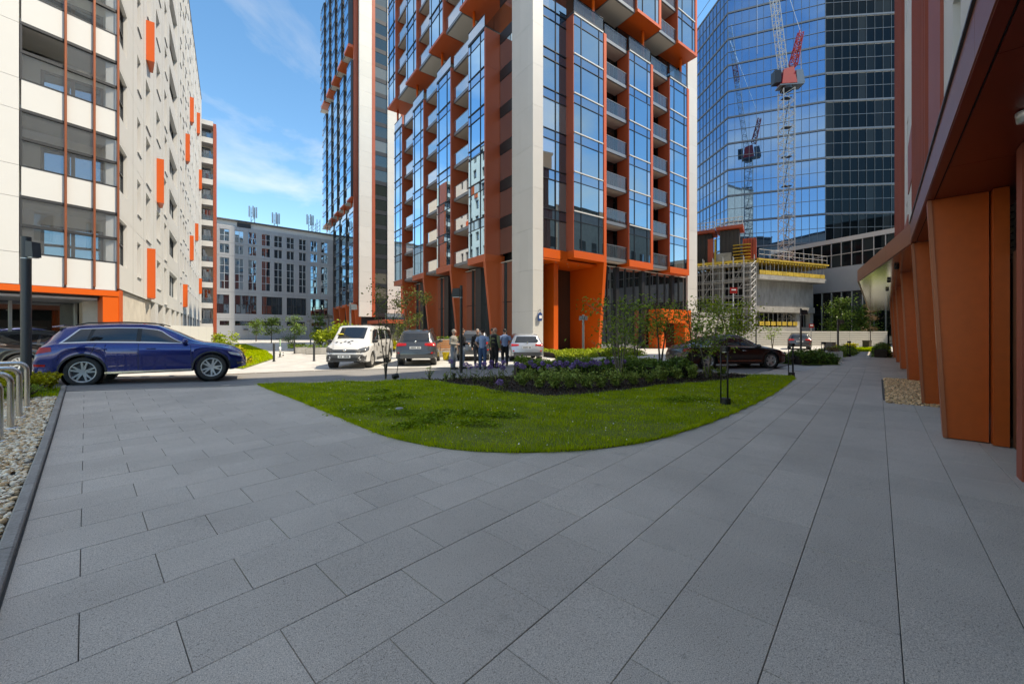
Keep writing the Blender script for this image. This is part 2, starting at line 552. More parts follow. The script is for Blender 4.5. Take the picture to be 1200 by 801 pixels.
# big ground sheet
gx = [-900, -300, -80, -40] + list(range(-24, 62, 2)) + [90, 300, 900]
gy = [-900, -300, -60, -20] + list(range(-6, 62, 2)) + [90, 200, 400, 900]
rows = [[(x, y, -.03 + float(zg(x, y))) for x in gx] for y in gy]
mb = MB(); mb.grid(rows)
struct(mb.build('ground', 'pale_concrete', None, True))

# road
near = [(40, 460.3), (78, 458.5), (170, 455.5), (291, 451.5), (315, 449.5), (400, 446.2), (520, 443.5), (580, 440.5), (640, 437), (700, 435.3), (800, 434.6), (850, 436), (885, 438)]
far = [(930, 425.5), (860, 426.5), (760, 427), (640, 428.5), (520, 431), (400, 433.8), (300, 437.5), (160, 441.5), (60, 444)]
nw = [gp(*p) for p in near]; fw = [gp(*p) for p in far]
nl = (nw[0][0]-14, nw[0][1]+.8); fl_ = (fw[-1][0]-14, fw[-1][1]+.4)
struct(sheet('road', [nl]+dens(nw, 4)+dens(fw, 4)+[fl_], .004, 'asphalt'))
# flush kerb stones between paving and road, and on the far side of the road
def kerbline(name, pts, w, z, hgt, step=1.0, mat='kerb'):
    root = None
    P = [Vector((p[0], p[1])) for p in pts]
    base = MB()
    o0 = None
    seg = []
    for i in range(len(P)-1):
        a, b = P[i], P[i+1]; L = (b-a).length; n = max(1, round(L/step))
        for k in range(n): seg.append((a+(b-a)*(k/n), a+(b-a)*((k+1)/n)))
    for i, (a, b) in enumerate(seg):
        t = (b-a).normalized(); nn = Vector((-t.y, t.x))*w
        a2, b2 = a+t*.004, b-t*.004
        q = [a2, b2, b2+nn, a2+nn]
        m_ = MB()
        m_.slab([(p.x, p.y, z+float(zg(p.x, p.y))) for p in q], [(p.x, p.y, z+hgt+float(zg(p.x, p.y))) for p in q])
        if o0 is None:
            o0 = struct(m_.build(name, mat)); 
        else:
            m_.build('kerb_stone', mat, o0)
kerbline('road_kerb', nw, .14, -.02, .034)
kerbline('street_kerb', fw[::-1], .12, -.02, .05)

# plaza: dark joint bed with separate slabs
bed = [uv(-.36, -2.5), uv(26, -2.5), uv(26, 1.0)] + [gp(965, 430), gp(935, 437.5)] + [(p[0], p[1]-.02) for p in nw[::-1] if True][1:-1] + [uv(-.36, 15.2)]
# plaza bed runs behind the camera too
bed = [uv(-.36, -2.5), uv(-.36, -2.6), uv(26, -2.6)] + bed[2:]
_us = [-.36+.5*i for i in range(54)]; _vs = [-2.6+.5*i for i in range(39)]
mb = MB()
for i in range(53):
    for j in range(38):
        q = [uv(_us[i], _vs[j]), uv(_us[i+1], _vs[j]), uv(_us[i+1], _vs[j+1]), uv(_us[i], _vs[j+1])]
        c = uv((_us[i]+_us[i+1])/2, (_vs[j]+_vs[j+1])/2)
        if c[1] > np.interp(c[0], sorted(p[0] for p in nw), [p[1] for p in sorted(nw)])+.3: continue
        if _us[i] > 19.4 and _vs[j] > 1.6: continue
        mb.quad(*[(p[0], p[1], -.014+float(zg(*p))) for p in q])
plaza = struct(mb.build('plaza', 'joint'))
struct(sheet('back_plaza', [uv(-30, -2.6), uv(-.3, -2.6), uv(-.36, .4), uv(-30, .4)], -.002, 'kerb'))
# path beyond the slabs
struct(sheet('path', [gp(932, 440.6), gp(948, 433), gp(968, 426.5), gp(985, 419), gp(1003, 412), gp(1033, 412), uv(44, -1.5), uv(24.0, -1.5), uv(21.5, -1.5), uv(21.5, 1.1)], -.006, 'slab'))

lawn_px = [(303, 451), (322, 459), (345, 467.5), (372, 478.5), (400, 490), (425, 501), (450, 510.5), (475, 517), (500, 522), (530, 526.5), (560, 529), (590, 530.2), (620, 530.4), (650, 529.6), (680, 528), (710, 525), (740, 520.8), (770, 515), (800, 506), (830, 496), (860, 484), (885, 472.5), (905, 462), (922, 450), (931, 443.5), (926, 440.5), (905, 440), (880, 440), (850, 438.2), (800, 436.8), (700, 437.5), (640, 439.2), (580, 442.6), (520, 445.5), (400, 448), (340, 450.2)]
lawn = [gp(*p) for p in lawn_px]
mul_px = [(484, 445.5), (520, 448.5), (560, 454), (600, 461.5), (640, 465), (680, 464.5), (720, 459.5), (760, 454), (800, 450.5), (840, 447), (872, 443.5), (878, 440.6), (850, 438.5), (800, 437.1), (700, 437.8), (640, 439.5), (580, 442.9), (520, 445.8)]
mul = [gp(*p) for p in mul_px]
struct(sheet('lawn_ground', lawn, -.03, 'lawn_base', .055))
struct(sheet('flower_bed', mul, -.01, 'soil', .05))

# slabs
PR, PL, GAP = .468, .702, .0042
LAWN_IN = [gp(*p) for p in lawn_px]
edge_n = sorted([(p[0], p[1]) for p in nw])
def beyond_road(x, y):
    xs = [p[0] for p in edge_n]; ys = [p[1] for p in edge_n]
    return y > np.interp(x, xs, ys) + .05
slabs = []
for j in range(-6, 40):
    v0 = -.085 + PR*j
    off = (2.786 if j % 2 == 0 else 3.116+.02) % PL
    k0 = -3
    for k in range(k0, 45):
        u0 = off + PL*(k-2); u1 = u0 + PL
        a, b = max(u0, -.32), min(u1, 24.5)
        if b - a < .05: continue
        vv0, vv1 = v0, v0+PR
        cx, cy = uv((a+b)/2, v0+PR/2)
        d = C54*cx + S54*cy; r = S54*cx - C54*cy
        if v0 < -1.8: continue
        if v0 > 16.2: continue
        if d < -1.5: continue
        cs = [uv(a, v0), uv(b, v0), uv(b, vv1), uv(a, vv1)]
        X = np.array([c[0] for c in cs]); Y = np.array([c[1] for c in cs])
        if ptsin(LAWN_IN, X, Y).all(): continue
        if all(beyond_road(x, y) for x, y in cs) : continue
        if a > 19 and v0 > 1.6: continue
        if 11.75 < a and b < 18.5 and -1.7 < v0 < -.3: continue
        if d > .3: px = 600 + F_PX*r/d
        else: px = 9999
        if d > .8 and not (-160 < px < 1360): continue
        slabs.append((d, a, b, v0, vv1))
slabs.sort()
inview = [s for s in slabs if s[0] > 1.0]
near_s = set(id(s) for s in inview[:300])
share = {}
rest = MB()
def slab_mesh(w, l):
    b_ = .0022
    x1, y1 = l/2-GAP/2, w/2-GAP/2
    m_ = MB()
    ring = [(-x1, -y1), (x1, -y1), (x1, y1), (-x1, y1)]
    ri = [(-x1+b_, -y1+b_), (x1-b_, -y1+b_), (x1-b_, y1-b_), (-x1+b_, y1-b_)]
    m_.v = [(p[0], p[1], -.05) for p in ring] + [(p[0], p[1], -b_) for p in ring] + [(p[0], p[1], 0) for p in ri]
    for i in range(4):
        j = (i+1) % 4
        m_.f += [(i, j, 4+j, 4+i), (4+i, 4+j, 8+j, 8+i)]
    m_.f.append((8, 9, 10, 11))
    return m_
for s in slabs:
    d, a, b, v0, v1 = s
    cu, cv = (a+b)/2, (v0+v1)/2
    x, y = uv(cu, cv)
    dz = RN.uniform(-.0012, .0012)
    if id(s) in near_s and float(zg(x-.6, y+.6)) < 1e-6:
        key = round(b-a, 3)
        if key not in share: share[key] = slab_mesh(v1-v0, b-a).mesh('paving_slab', 'slab')
        o = obj('paving_slab', share[key], plaza, (x, y, dz), A_PV)
        o.rotation_euler = (RN.uniform(-.0015, .0015), RN.uniform(-.0012, .0012), A_PV)
    else:
        m_ = slab_mesh(v1-v0, b-a); n0 = len(rest.v)
        for p in m_.v:
            xx, yy = uv(cu+p[0], cv+p[1])
            rest.v.append((xx, yy, p[2]+dz+float(zg(xx, yy))))
        rest.f += [tuple(n0+i for i in f) for f in m_.f]
stuff(rest.build('far_paving_slabs', 'slab_far', plaza))

# left kerb stones and gravel bed with bicycle stands
kroot = None
for k in range(18):
    v0 = .1 + k*.86
    m_ = MB()
    q = [uv(-.415, v0+.003), uv(-.333, v0+.003), uv(-.333, v0+.857), uv(-.415, v0+.857)]
    b_ = .012
    q2 = [uv(-.415+b_, v0+.006), uv(-.333-b_, v0+.006), uv(-.333-b_, v0+.854), uv(-.415+b_, v0+.854)]
    z_ = lambda p, h: (p[0], p[1], h+float(zg(*p)))
    n0 = 0
    m_.v = [z_(p, -.1) for p in q]+[z_(p, .03) for p in q]+[z_(p, .042) for p in q2]
    for i in range(4):
        j = (i+1) % 4
        m_.f += [(i, j, 4+j, 4+i), (4+i, 4+j, 8+j, 8+i)]
    m_.f.append((8, 9, 10, 11))
    if kroot is None: kroot = struct(m_.build('gravel_kerb', 'kerb'))
    else: m_.build('kerb_stone', 'kerb', kroot)
mb = MB()
for i in range(14):
    for j in range(28):
        u_, v_ = -7.41+.5*i, -.5+.5*j
        mb.quad(*[(p[0], p[1], -.012+float(zg(*p))) for p in (uv(u_, v_), uv(u_+.5, v_), uv(u_+.5, v_+.5), uv(u_, v_+.5))])
struct(mb.build('gravel_ground', 'joint'))

# pebbles as real stones
ph = (1+5**.5)/2
ICO_V = np.array([(-1,ph,0),(1,ph,0),(-1,-ph,0),(1,-ph,0),(0,-1,ph),(0,1,ph),(0,-1,-ph),(0,1,-ph),(ph,0,-1),(ph,0,1),(-ph,0,-1),(-ph,0,1)], float)
ICO_V /= np.linalg.norm(ICO_V[0])
ICO_F = np.array([(0,11,5),(0,5,1),(0,1,7),(0,7,10),(0,10,11),(1,5,9),(5,11,4),(11,10,2),(10,7,6),(7,1,8),(3,9,4),(3,4,2),(3,2,6),(3,6,8),(3,8,9),(4,9,5),(2,4,11),(6,2,10),(8,6,7),(9,8,1)])
def pebbles(name, X, Y, size, mat, zoff=0., flat=.55):
    n = len(X)
    sc_ = NP.uniform(.6, 1.35, (n, 1))*size
    sc3 = sc_*np.stack([np.ones(n), NP.uniform(.6, .95, n), NP.uniform(.35, .65, n)], 1)
    V = ICO_V[None]*sc3[:, None, :]*NP.uniform(.82, 1.15, (n, 12, 1))
    a = NP.uniform(0, 6.283, n); t = NP.normal(0, .35, n)
    x, y, z = V[..., 0], V[..., 1], V[..., 2]
    ct, st = np.cos(t)[:, None], np.sin(t)[:, None]
    x, z = x*ct - z*st, x*st + z*ct
    ca, sa = np.cos(a)[:, None], np.sin(a)[:, None]
    x, y = x*ca - y*sa, x*sa + y*ca
    Z = zoff + NP.uniform(0, size*.7, n) + zg(X, Y)
    P = np.stack([x+X[:, None], y+Y[:, None], z+Z[:, None]], 2).reshape(-1, 3)
    Fc = (ICO_F[None]+np.arange(n)[:, None, None]*12).reshape(-1, 3)
    me = fast_mesh(name, P, Fc, mat, 3); me.shade_smooth()
    return stuff(obj(name, me))
def sample_uv(n, u0, u1, v0, v1):
    U = NP.uniform(u0, u1, n); V = NP.uniform(v0, v1, n)
    return U*CU - V*SU, U*SU + V*CU
X, Y = sample_uv(50000, -4.5, -.43, .8, 13.4)
d = C54*X + S54*Y; r = S54*X - C54*Y
k = (d > .5) & (600 + F_PX*r/np.maximum(d, .1) > -420)
X, Y = X[k], Y[k]
h1 = NP.random(len(X)) < .5
o = pebbles('pebbles', X[h1], Y[h1], .028, 'pebble'); o['label'] = 'tan and brown river pebbles filling the bed beside the paving'; o['category'] = 'gravel'
o = pebbles('pale_pebbles', X[~h1], Y[~h1], .026, 'pebble_white', .004); o['label'] = 'cream white pebbles strewn in the bed beside the paving'; o['category'] = 'gravel'
struct(sheet('gravel_patch', [uv(11.8, -1.5), uv(18.4, -1.5), uv(18.4, -.1), uv(11.8, -.1)], -.004, 'joint'))
X, Y = sample_uv(5200, 11.85, 18.35, -1.45, -.14)
o = pebbles('column_gravel', X, Y, .026, 'pebble', .0); o['label'] = 'small brown gravel round the foot of the copper columns'; o['category'] = 'gravel'
# ------------------------------------------------------------------ buildings
def holes_wall(mb, T, a0, a1, z0, z1, holes, depth):
    """wall strip in the facade plane with openings and reveals; T(a, w, z), w outward"""
    as_ = sorted(set([a0, a1] + [h[0] for h in holes] + [h[1] for h in holes]))
    zs_ = sorted(set([z0, z1] + [h[2] for h in holes] + [h[3] for h in holes]))
    for zi in range(len(zs_)-1):
        zc = (zs_[zi]+zs_[zi+1])/2
        run = None
        for ai in range(len(as_)-1):
            ac = (as_[ai]+as_[ai+1])/2
            inside = any(h[0] < ac < h[1] and h[2] < zc < h[3] for h in holes)
            if not inside:
                mb.quad(T(as_[ai], 0, zs_[zi]), T(as_[ai+1], 0, zs_[zi]), T(as_[ai+1], 0, zs_[zi+1]), T(as_[ai], 0, zs_[zi+1]))
    for (b0, b1, c0, c1) in holes:
        mb.quad(T(b0, 0, c0), T(b0, 0, c1), T(b0, -depth, c1), T(b0, -depth, c0))
        mb.quad(T(b1, 0, c0), T(b1, 0, c1), T(b1, -depth, c1), T(b1, -depth, c0))
        mb.quad(T(b0, 0, c0), T(b1, 0, c0), T(b1, -depth, c0), T(b0, -depth, c0))
        mb.quad(T(b0, 0, c1), T(b1, 0, c1), T(b1, -depth, c1), T(b0, -depth, c1))
def tbox(mb, T, a0, a1, w0, w1, z0, z1):
    mb.slab([T(a0, w0, z0), T(a1, w0, z0), T(a1, w1, z0), T(a0, w1, z0)], [T(a0, w0, z1), T(a1, w0, z1), T(a1, w1, z1), T(a0, w1, z1)])
    return mb
def part(name, mat, parent, T, a0, a1, w0, w1, z0, z1):
    return tbox(MB(), T, a0, a1, w0, w1, z0, z1).build(name, mat, parent)
def pane(parent, T, a0, a1, w, z0, z1, mat, name='pane', tilt=.0028):
    t1, t2 = RN.gauss(0, tilt)*(a1-a0), RN.gauss(0, tilt)*(z1-z0)
    m_ = MB().quad(T(a0, w, z0), T(a1, w+t1, z0), T(a1, w+t1+t2, z1), T(a0, w+t2, z1))
    return m_.build(name, mat, parent)
def frame_rect(mb, T, a0, a1, w, z0, z1, t=.05, dp=.05):
    tbox(mb, T, a0, a1, w, w+dp, z0, z0+t); tbox(mb, T, a0, a1, w, w+dp, z1-t, z1)
    tbox(mb, T, a0, a0+t, w, w+dp, z0+t, z1-t); tbox(mb, T, a1-t, a1, w, w+dp, z0+t, z1-t)

# ---- white apartment block on the left ---------------------------------------------------
A_AZ = 54.65
aroot = thing('apartment_building', 'white apartment block with orange window boxes and glazed corner loggias', 'building', (*rd(-15.67, 15.7), 0), azang(A_AZ))
TS = lambda a, w, z: (w, a, z)                       # long side facing the street
FA = math.radians(22.5)
TF = lambda t, w, z: (-t*math.cos(FA) + w*math.sin(FA), -t*math.sin(FA) - w*math.cos(FA), z)   # front; t to the left of the corner
FI = math.radians(12)
TI = lambda t, w, z: (-t*math.cos(FI) + w*math.sin(FI), -t*math.sin(FI) - w*math.cos(FI), z)   # inner loggia wall
AF, AZ0, AN, AEND = 3.0, 3.3, 11, 53.0
cols = [(4.0, 4.9), (6.5, 7.9), (9.9, 11.4), (13.3, 14.5), (16, 21), (23.3, 24.3), (25.6, 26.8), (28, 29.2), (30.6, 31.6), (33, 34.2), (35.6, 36.6), (38.2, 39.2), (40.6, 41.8), (43.2, 44.4), (45.6, 46.4), (47.6, 48.8), (50, 51)]
boxes = {(1, 0), (1, 4), (2, 2), (6, 0), (9, 2), (9, 7), (7, 5), (13, 8), (15, 6), (12, 3), (15, 1)}
loggia = (0.0, 1.75)
wind = {}
for f in range(AN):
    zb = AZ0 + f*AF
    hs_ = []
    for ci, (c0, c1) in enumerate(cols):
        r_ = random.Random(f*31+ci)
        if ci == 4: hs_.append((c0, c1, zb+.95, zb+2.75))
        elif ci == 0: hs_.append((c0, c1, zb+.9, zb+2.6))
        else:
            low = .15 if r_.random() < .55 else .9
            s_ = r_.uniform(-.25, .25)
            hs_.append((c0+s_, c1+s_, zb+low, zb+2.65))
    wind[f] = hs_
    lz = (0.02, loggia[1], zb+1.0, zb+2.85)
    mb = MB()
    holes_wall(mb, TS, 0.02, AEND, zb+.006, zb+AF-.006, hs_+[lz], .34)
    mb.build('wall_panel', 'white_panel', aroot, weld=True)
    for ci, (h0, h1, c0, c1) in enumerate(hs_):
        far_ = ci > 9
        g = pane(aroot, TS, h0, h1, -.30, c0, c1, 'glass_window', 'window')
        fm = MB()
        frame_rect(fm, TS, h0+.01, h1-.01, -.299, c0+.01, c1-.01, .07, .05)
        if ci == 4:
            for q in (.33, .66): tbox(fm, TS, h0+(h1-h0)*q-.03, h0+(h1-h0)*q+.03, -.298, -.25, c0+.08, c1-.08)
        fm.build('window_frame', 'anthracite' if ci in (4,) or (f*7+ci) % 3 else 'brown_frame', g)
        if ci != 4 and not far_:
            part('window_sill', 'grey_metal', g, TS, h0-.02, h1+.02, -.3, .05, c0-.03, c0-.004)
        if (ci, f) in boxes:
            # folded sheet-metal window box: open towards the street end
            mb = MB()
            z0_, z1_ = c0-.25 if c0-zb > .5 else c0-.05, c1+.1
            A0, A1, W = h0-.02, h1-.15, .34
            tbox(mb, TS, A0, A0+.04, .005, W, z0_, z1_)
            tbox(mb, TS, A1-.04, A1, .005, W*.25, z0_, z1_)
            mb.slab([TS(A0+.04, W-.04, z0_), TS(A1, W*.25, z0_), TS(A1, W*.25+.04, z0_), TS(A0+.04, W, z0_)],
                    [TS(A0+.04, W-.04, z1_), TS(A1, W*.25, z1_), TS(A1, W*.25+.04, z1_), TS(A0+.04, W, z1_)])
            mb.slab([TS(A0+.04, .006, z0_+.001), TS(A1-.04, .006, z0_+.001), TS(A1-.04, W*.25, z0_+.001), TS(A0+.04, W-.04, z0_+.001)],
                    [TS(A0+.04, .006, z0_+.04), TS(A1-.04, .006, z0_+.04), TS(A1-.04, W*.25, z0_+.04), TS(A0+.04, W-.04, z0_+.04)])
            mb.build('window_box', 'orange_panel', aroot, weld=False)
    # --- front loggia of this storey
    zt, zo = zb+2.88, zb+.98                             # opening top / parapet top
    tx = [0, .66, 1.40, 2.45]
    for i in range(3):
        part('parapet_panel', 'white_panel', aroot, TF, tx[i]+.035, tx[i+1]-.035, -.08, 0, zb-.1, zo)
    part('loggia_slab', 'grey_panel', aroot, TF, 0.1, 2.45, -1.75, -.085, zb-.1, zb+.12)
    fm = MB()
    tbox(fm, TF, .02, 2.45, -.11, .02, zt, zt+.1)
    tbox(fm, TF, .02, 2.45, -.09, .01, zo, zo+.05)
    tbox(fm, TF, .02, 2.45, -.09, .02, zo+.92, zo+1.02)
    tbox(fm, TF, 2.40, 2.45, -.09, .01, zo+.05, zt)
    fm.build('loggia_frame', 'anthracite', aroot)
    for i in range(3):
        for (q0, q1) in ((zo+.05, zo+.92), (zo+1.02, zt)):
            if f == 2 and i == 2 and q1 == zt: continue          # one pane slid open
            m_ = MB(); m_.quad(TF(tx[i]+.03, -.045, q0), TF(tx[i+1]-.03, -.045, q0), TF(tx[i+1]-.03, -.045, q1), TF(tx[i]+.03, -.045, q1)); m_.build('loggia_pane', 'glass_loggia', aroot)
    # side glazing of the loggia
    fm = MB()
    frame_rect(fm, TS, .03, loggia[1], -.2, zb+1.0, zb+2.85, .06, .08)
    tbox(fm, TS, .09, loggia[1]-.06, -.19, -.12, zb+1.9, zb+1.97)
    fm.build('loggia_side_frame', 'anthracite', aroot)
    for q0, q1 in ((zb+1.06, zb+1.9), (zb+1.97, zb+2.79)):
        m_ = MB(); m_.quad(TS(.09, -.165, q0), TS(loggia[1]-.06, -.165, q0), TS(loggia[1]-.06, -.165, q1), TS(.09, -.165, q1)); m_.build('loggia_pane', 'glass_loggia', aroot)
    # inner wall with balcony door
    m_ = MB()
    tbox(m_, TI, .2, 2.75, -1.9, -1.75, zb+.12, zb+2.98)
    tbox(m_, TF, 2.45, 2.6, -1.74, -.1, zb+.12, zb+2.98)
    tbox(m_, TF, .1, 2.44, -1.74, -.12, zb+2.93, zb+2.985)
    m_.build('loggia_wall', 'interior', aroot)
    dr = MB(); frame_rect(dr, TI, .35, 2.05, -1.745, zb+.15, zb+2.45, .09, .06)
    tbox(dr, TI, 1.15, 1.26, -1.745, -1.69, zb+.24, zb+2.36)
    dro = dr.build('balcony_door', 'brown_frame', aroot)
    pane(dro, TI, .44, 1.15, -1.735, zb+.24, zb+2.36, 'glass_tower', 'door_pane')
    pane(dro, TI, 1.26, 1.96, -1.735, zb+.24, zb+2.36, 'glass_tower', 'door_pane')
    # blank wall left of the loggia
    for (q0, q1) in ((zb-.1, zb+1.0), (zb+1.0, zb+2.9)):
        part('wall_panel', 'white_panel', aroot, TF, 2.47, 16, -.3, 0, q0+.006, q1-.006)
# vertical rust coloured ribs across the loggias
ztop = AZ0 + AN*AF
for t_ in (0.0, .66, 1.40):
    part('facade_rib', 'copper_face', aroot, TF, t_-.03, t_+.03, -.05, .10, AZ0-.02, ztop)
# plinth storey
part('orange_band', 'orange_panel', aroot, TF, -.04, 16, -.32, .03, AZ0-.33, AZ0-.115)
part('orange_column', 'orange_panel', aroot, TF, -.02, .42, -.7, .0, 0, AZ0-.34)
part('orange_column_side', 'orange_panel', aroot, TS, .40, 1.05, -.5, -.02, 0, AZ0-.02)
sp = MB()
for i in range(26):
    tbox(sp, TF, .5, 16, -.45-i*.14, -.36-i*.14, AZ0-.50, AZ0-.42)
sp.build('soffit_slats', 'light_metal', aroot)
part('soffit', 'interior_dark', aroot, TF, .45, 16, -4.0, -.35, AZ0-.41, AZ0-.34)
for i in range(9):
    t0 = .55+i*1.75
    pane(aroot, TF, t0+.04, t0+1.71, -3.4, .05, AZ0-.52, 'glass_shop', 'shop_pane', .0005)
    part('glazing_post', 'light_metal', aroot, TF, t0-.04, t0+.04, -3.39, -3.28, 0, AZ0-.5)
part('shop_back', 'interior_dark', aroot, TF, .4, 16, -4.1, -3.6, 0, AZ0-.42)
part('ribbed_plinth', 'beige_ribbed', aroot, TS, 1.1, 8.6, -1.2, -.10, 0, AZ0)
rb = MB()
for i in range(36): tbox(rb, TS, 1.15+i*.205, 1.25+i*.205, -.10, -.085, .1, AZ0-.02)
rb.build('plinth_ribs', 'beige_ribbed', aroot)
for i in range(13):
    a0 = 9.5 + i*3.3
    part('plinth_column', 'white_panel', aroot, TS, a0, a0+1.2, -.5, -.01, 0, AZ0)
part('plinth_back', 'interior', aroot, TS, 8.7, AEND, -3.2, -3.0, 0, AZ0)
for i in range(12):
    a0 = 9.5 + i*3.3
    pane(aroot, TS, a0+1.3, a0+3.2, -2.9, .3, 2.8, 'glass_window', 'window')
mb = MB(); mb.prism([(-.36, 2.2), (-.36, AEND), (-16, AEND), (-16, -4.2), (-9, -1.6), (-3.4, 1.2), (-2.4, 2.2)], AZ0-.005, ztop-.05); mb.build('building_core', 'interior', aroot)
mb = MB(); mb.prism([(.04, .0), (.04, AEND+.03), (-16, AEND+.03), (-16, -6.4)], ztop, ztop+.18); mb.build('roof', 'roof_felt', aroot)
vj = MB()
for a_ in (3.0, 5.7, 8.9, 12.3, 15.2, 22, 27.4, 32.3, 37.4, 42.5, 47):
    for f in range(AN): tbox(vj, TS, a_-.006, a_+.006, -.01, .003, AZ0+f*AF+.01, AZ0+(f+1)*AF-.01)
vj.build('panel_joints', 'joint', aroot)
part('end_wall', 'white_panel', aroot, TS, AEND+.01, AEND+.3, -16, -.0, 0, ztop-.01)

# lower wing with stacked balconies beyond the long side
wroot = thing('balcony_block', 'white balcony wing with rust coloured edge fin beyond the long apartment facade', 'building', (*rd(-15.67, 15.7), 0), azang(A_AZ))
T2 = lambda a, w, z: (a, 54.2 - w, z)
part('wall', 'interior', wroot, T2, -9, 1.45, -9, -1.6, 0, 33.2)
for f in range(10):
    zb = 2.6 + f*3.15
    b_ = part('balcony', 'white_panel', wroot, T2, -4, 1.35, -1.58, .1, zb-.45, zb+.35)
    part('balcony_rail', 'glass_rail', b_, T2, -4, 1.33, .02, .05, zb+.35, zb+1.15)
    pane(wroot, T2, -3, 1.0, -1.58, zb+.4, zb+2.5, 'glass_window', 'window')
part('edge_fin', 'rust_panel', wroot, T2, 1.38, 1.75, -3, .14, 0, 33.6)
part('roof', 'white_panel', wroot, T2, -9, 1.36, -9, .12, 33.21, 33.9)

# ---- residential tower with orange frames ------------------------------------------------
def facade(root, T, bays, balcs, z0, fl, n1, n2, w1, w2, flank_mat, strip_side, rail=True, fine=True, gap=True):
    """bays: (a0,a1); balcs: (a0,a1); n1 storeys, an open terrace storey, n2 storeys in deeper boxes"""
    zr = z0 + n1*fl
    for (a0, a1) in bays:
        for sec in (0, 1):
            w = w1 if sec == 0 else w2
            zs = z0 if sec == 0 else zr+fl
            n = n1 if sec == 0 else n2
            if n == 0: continue
            L = a1-a0
            cs = [a0+.05, a0+L*.24, a1-L*.16, a1-.05] if fine else [a0+.05, a1-.05]
            fr = MB(); wh = MB()
            for f in range(n):
                zb = zs+f*fl
                for i in range(len(cs)-1):
                    pane(root, T, cs[i], cs[i+1], w, zb+.02, zb+.74*fl, 'glass_tower', 'pane')
                    pane(root, T, cs[i], cs[i+1], w, zb+.74*fl, zb+fl-.02, 'glass_spandrel', 'spandrel_pane')
                for c in cs[1:-1]: tbox(fr, T, c-.025, c+.025, w+.004, w+.05, zb+.06, zb+fl-.06)
                tbox(fr, T, a0+.05, a1-.05, w+.003, w+.045, zb+.74*fl-.025, zb+.74*fl+.025)
                tbox(wh, T, a0+.05, a1-.05, w-.02, w+.07, zb+fl-.05, zb+fl+.04)
            fr.build('mullions', 'dark_metal', root)
            wh.build('floor_trim', 'white_frame' if strip_side == 'right' else 'dark_metal', root)
            zt = zs+n*fl
            # flanks, corner strips, soffit band
            for f in range(n):
                for (p0, p1) in ((a0-.02, a0+.05), (a1-.05, a1+.02)):
                    part('flank_panel', flank_mat, root, T, p0, p1, -.6, w-.005, zs+f*fl+.006, zs+(f+1)*fl-.006)
            if strip_side == 'right':
                for f in range(n): part('corner_strip', 'orange_panel', root, T, a1+.025, a1+.36, -.4, w+.06, zs+f*fl+.004, zs+(f+1)*fl-.004)
            else:
                for f in range(n): part('corner_strip', flank_mat, root, T, a0-.22, a0-.025, -.4, w+.05, zs+f*fl+.004, zs+(f+1)*fl-.004)
            part('soffit_band', 'orange_panel' if strip_side == 'right' else 'orange_panel_shade', root, T, a0-.22 if strip_side == 'left' else a0-.02, a1+.36 if strip_side == 'right' else a1+.02, -.6, w+.07, zs-.62 if sec == 0 else zs-.28, zs-.005)
            if sec == 0 and gap:
                part('terrace_roof', 'dark_metal', root, T, a0, a1, -.6, w+.04, zt+.05, zt+.2)
                rl = MB().quad(T(a0+.05, w-.02, zt+.2), T(a1-.02, w-.02, zt+.2), T(a1-.02, w-.02, zt+1.25), T(a0+.05, w-.02, zt+1.25)).build('terrace_rail', 'glass_rail', root)
                m_ = MB(); tbox(m_, T, a0, a1, w-.05, w+.01, zt+1.25, zt+1.3)
                for q in range(4): tbox(m_, T, a0+.05+(a1-a0-.15)*q/3, a0+.09+(a1-a0-.15)*q/3, w-.06, w-.032, zt+.2, zt+1.25)
                m_.build('rail_frame', 'dark_metal', rl)
                m_ = MB(); p = T((a0+a1)/2+.8, w-.25, 0)
                m_.tube((p[0], p[1], zt+.2), (p[0], p[1], zt+fl-.3), .13, n=12); m_.build('terrace_post', 'orange_panel', root, True)
                for i in range(2):
                    q0 = a0+(a1-a0)*i/2
                    pane(root, T, q0+.04, q0+(a1-a0)/2-.04, -.55, zt+.2, zt+fl-.3, 'glass_dark', 'terrace_pane')
    for (a0, a1) in balcs:
        for f in range(n1+1+n2):
            zb = z0+f*fl
            w = w1-.2 if f <= n1 else w2-.2
            b_ = part('balcony', 'grey_metal', root, T, a0+.03, a1-.03, -.9, w, zb-.30, zb-.02)
            part('balcony_soffit', 'soffit_light', b_, T, a0+.10, a1-.10, -.8, w-.16, zb-.325, zb-.302)
            MB().quad(T(a0+.05, w-.02, zb-.015), T(a1-.05, w-.02, zb-.015), T(a1-.05, w-.02, zb+1.08), T(a0+.05, w-.02, zb+1.08)).build('railing_glass', 'glass_rail', b_)
            m_ = MB(); tbox(m_, T, a0+.05, a1-.05, w-.05, w+.0, zb+1.08, zb+1.13)
            if fine:
                for q in range(6): tbox(m_, T, a0+.06+(a1-a0-.16)*q/5, a0+.10+(a1-a0-.16)*q/5, w-.055, w-.032, zb-.015, zb+1.08)
            m_.build('railing_frame', 'grey_metal', b_)
            for i in range(2):
                q0 = a0+(a1-a0)*i/2
                pane(root, T, q0+.04, q0+(a1-a0)/2-.04, -.85, zb, zb+fl-.33, 'glass_dark', 'balcony_pane')

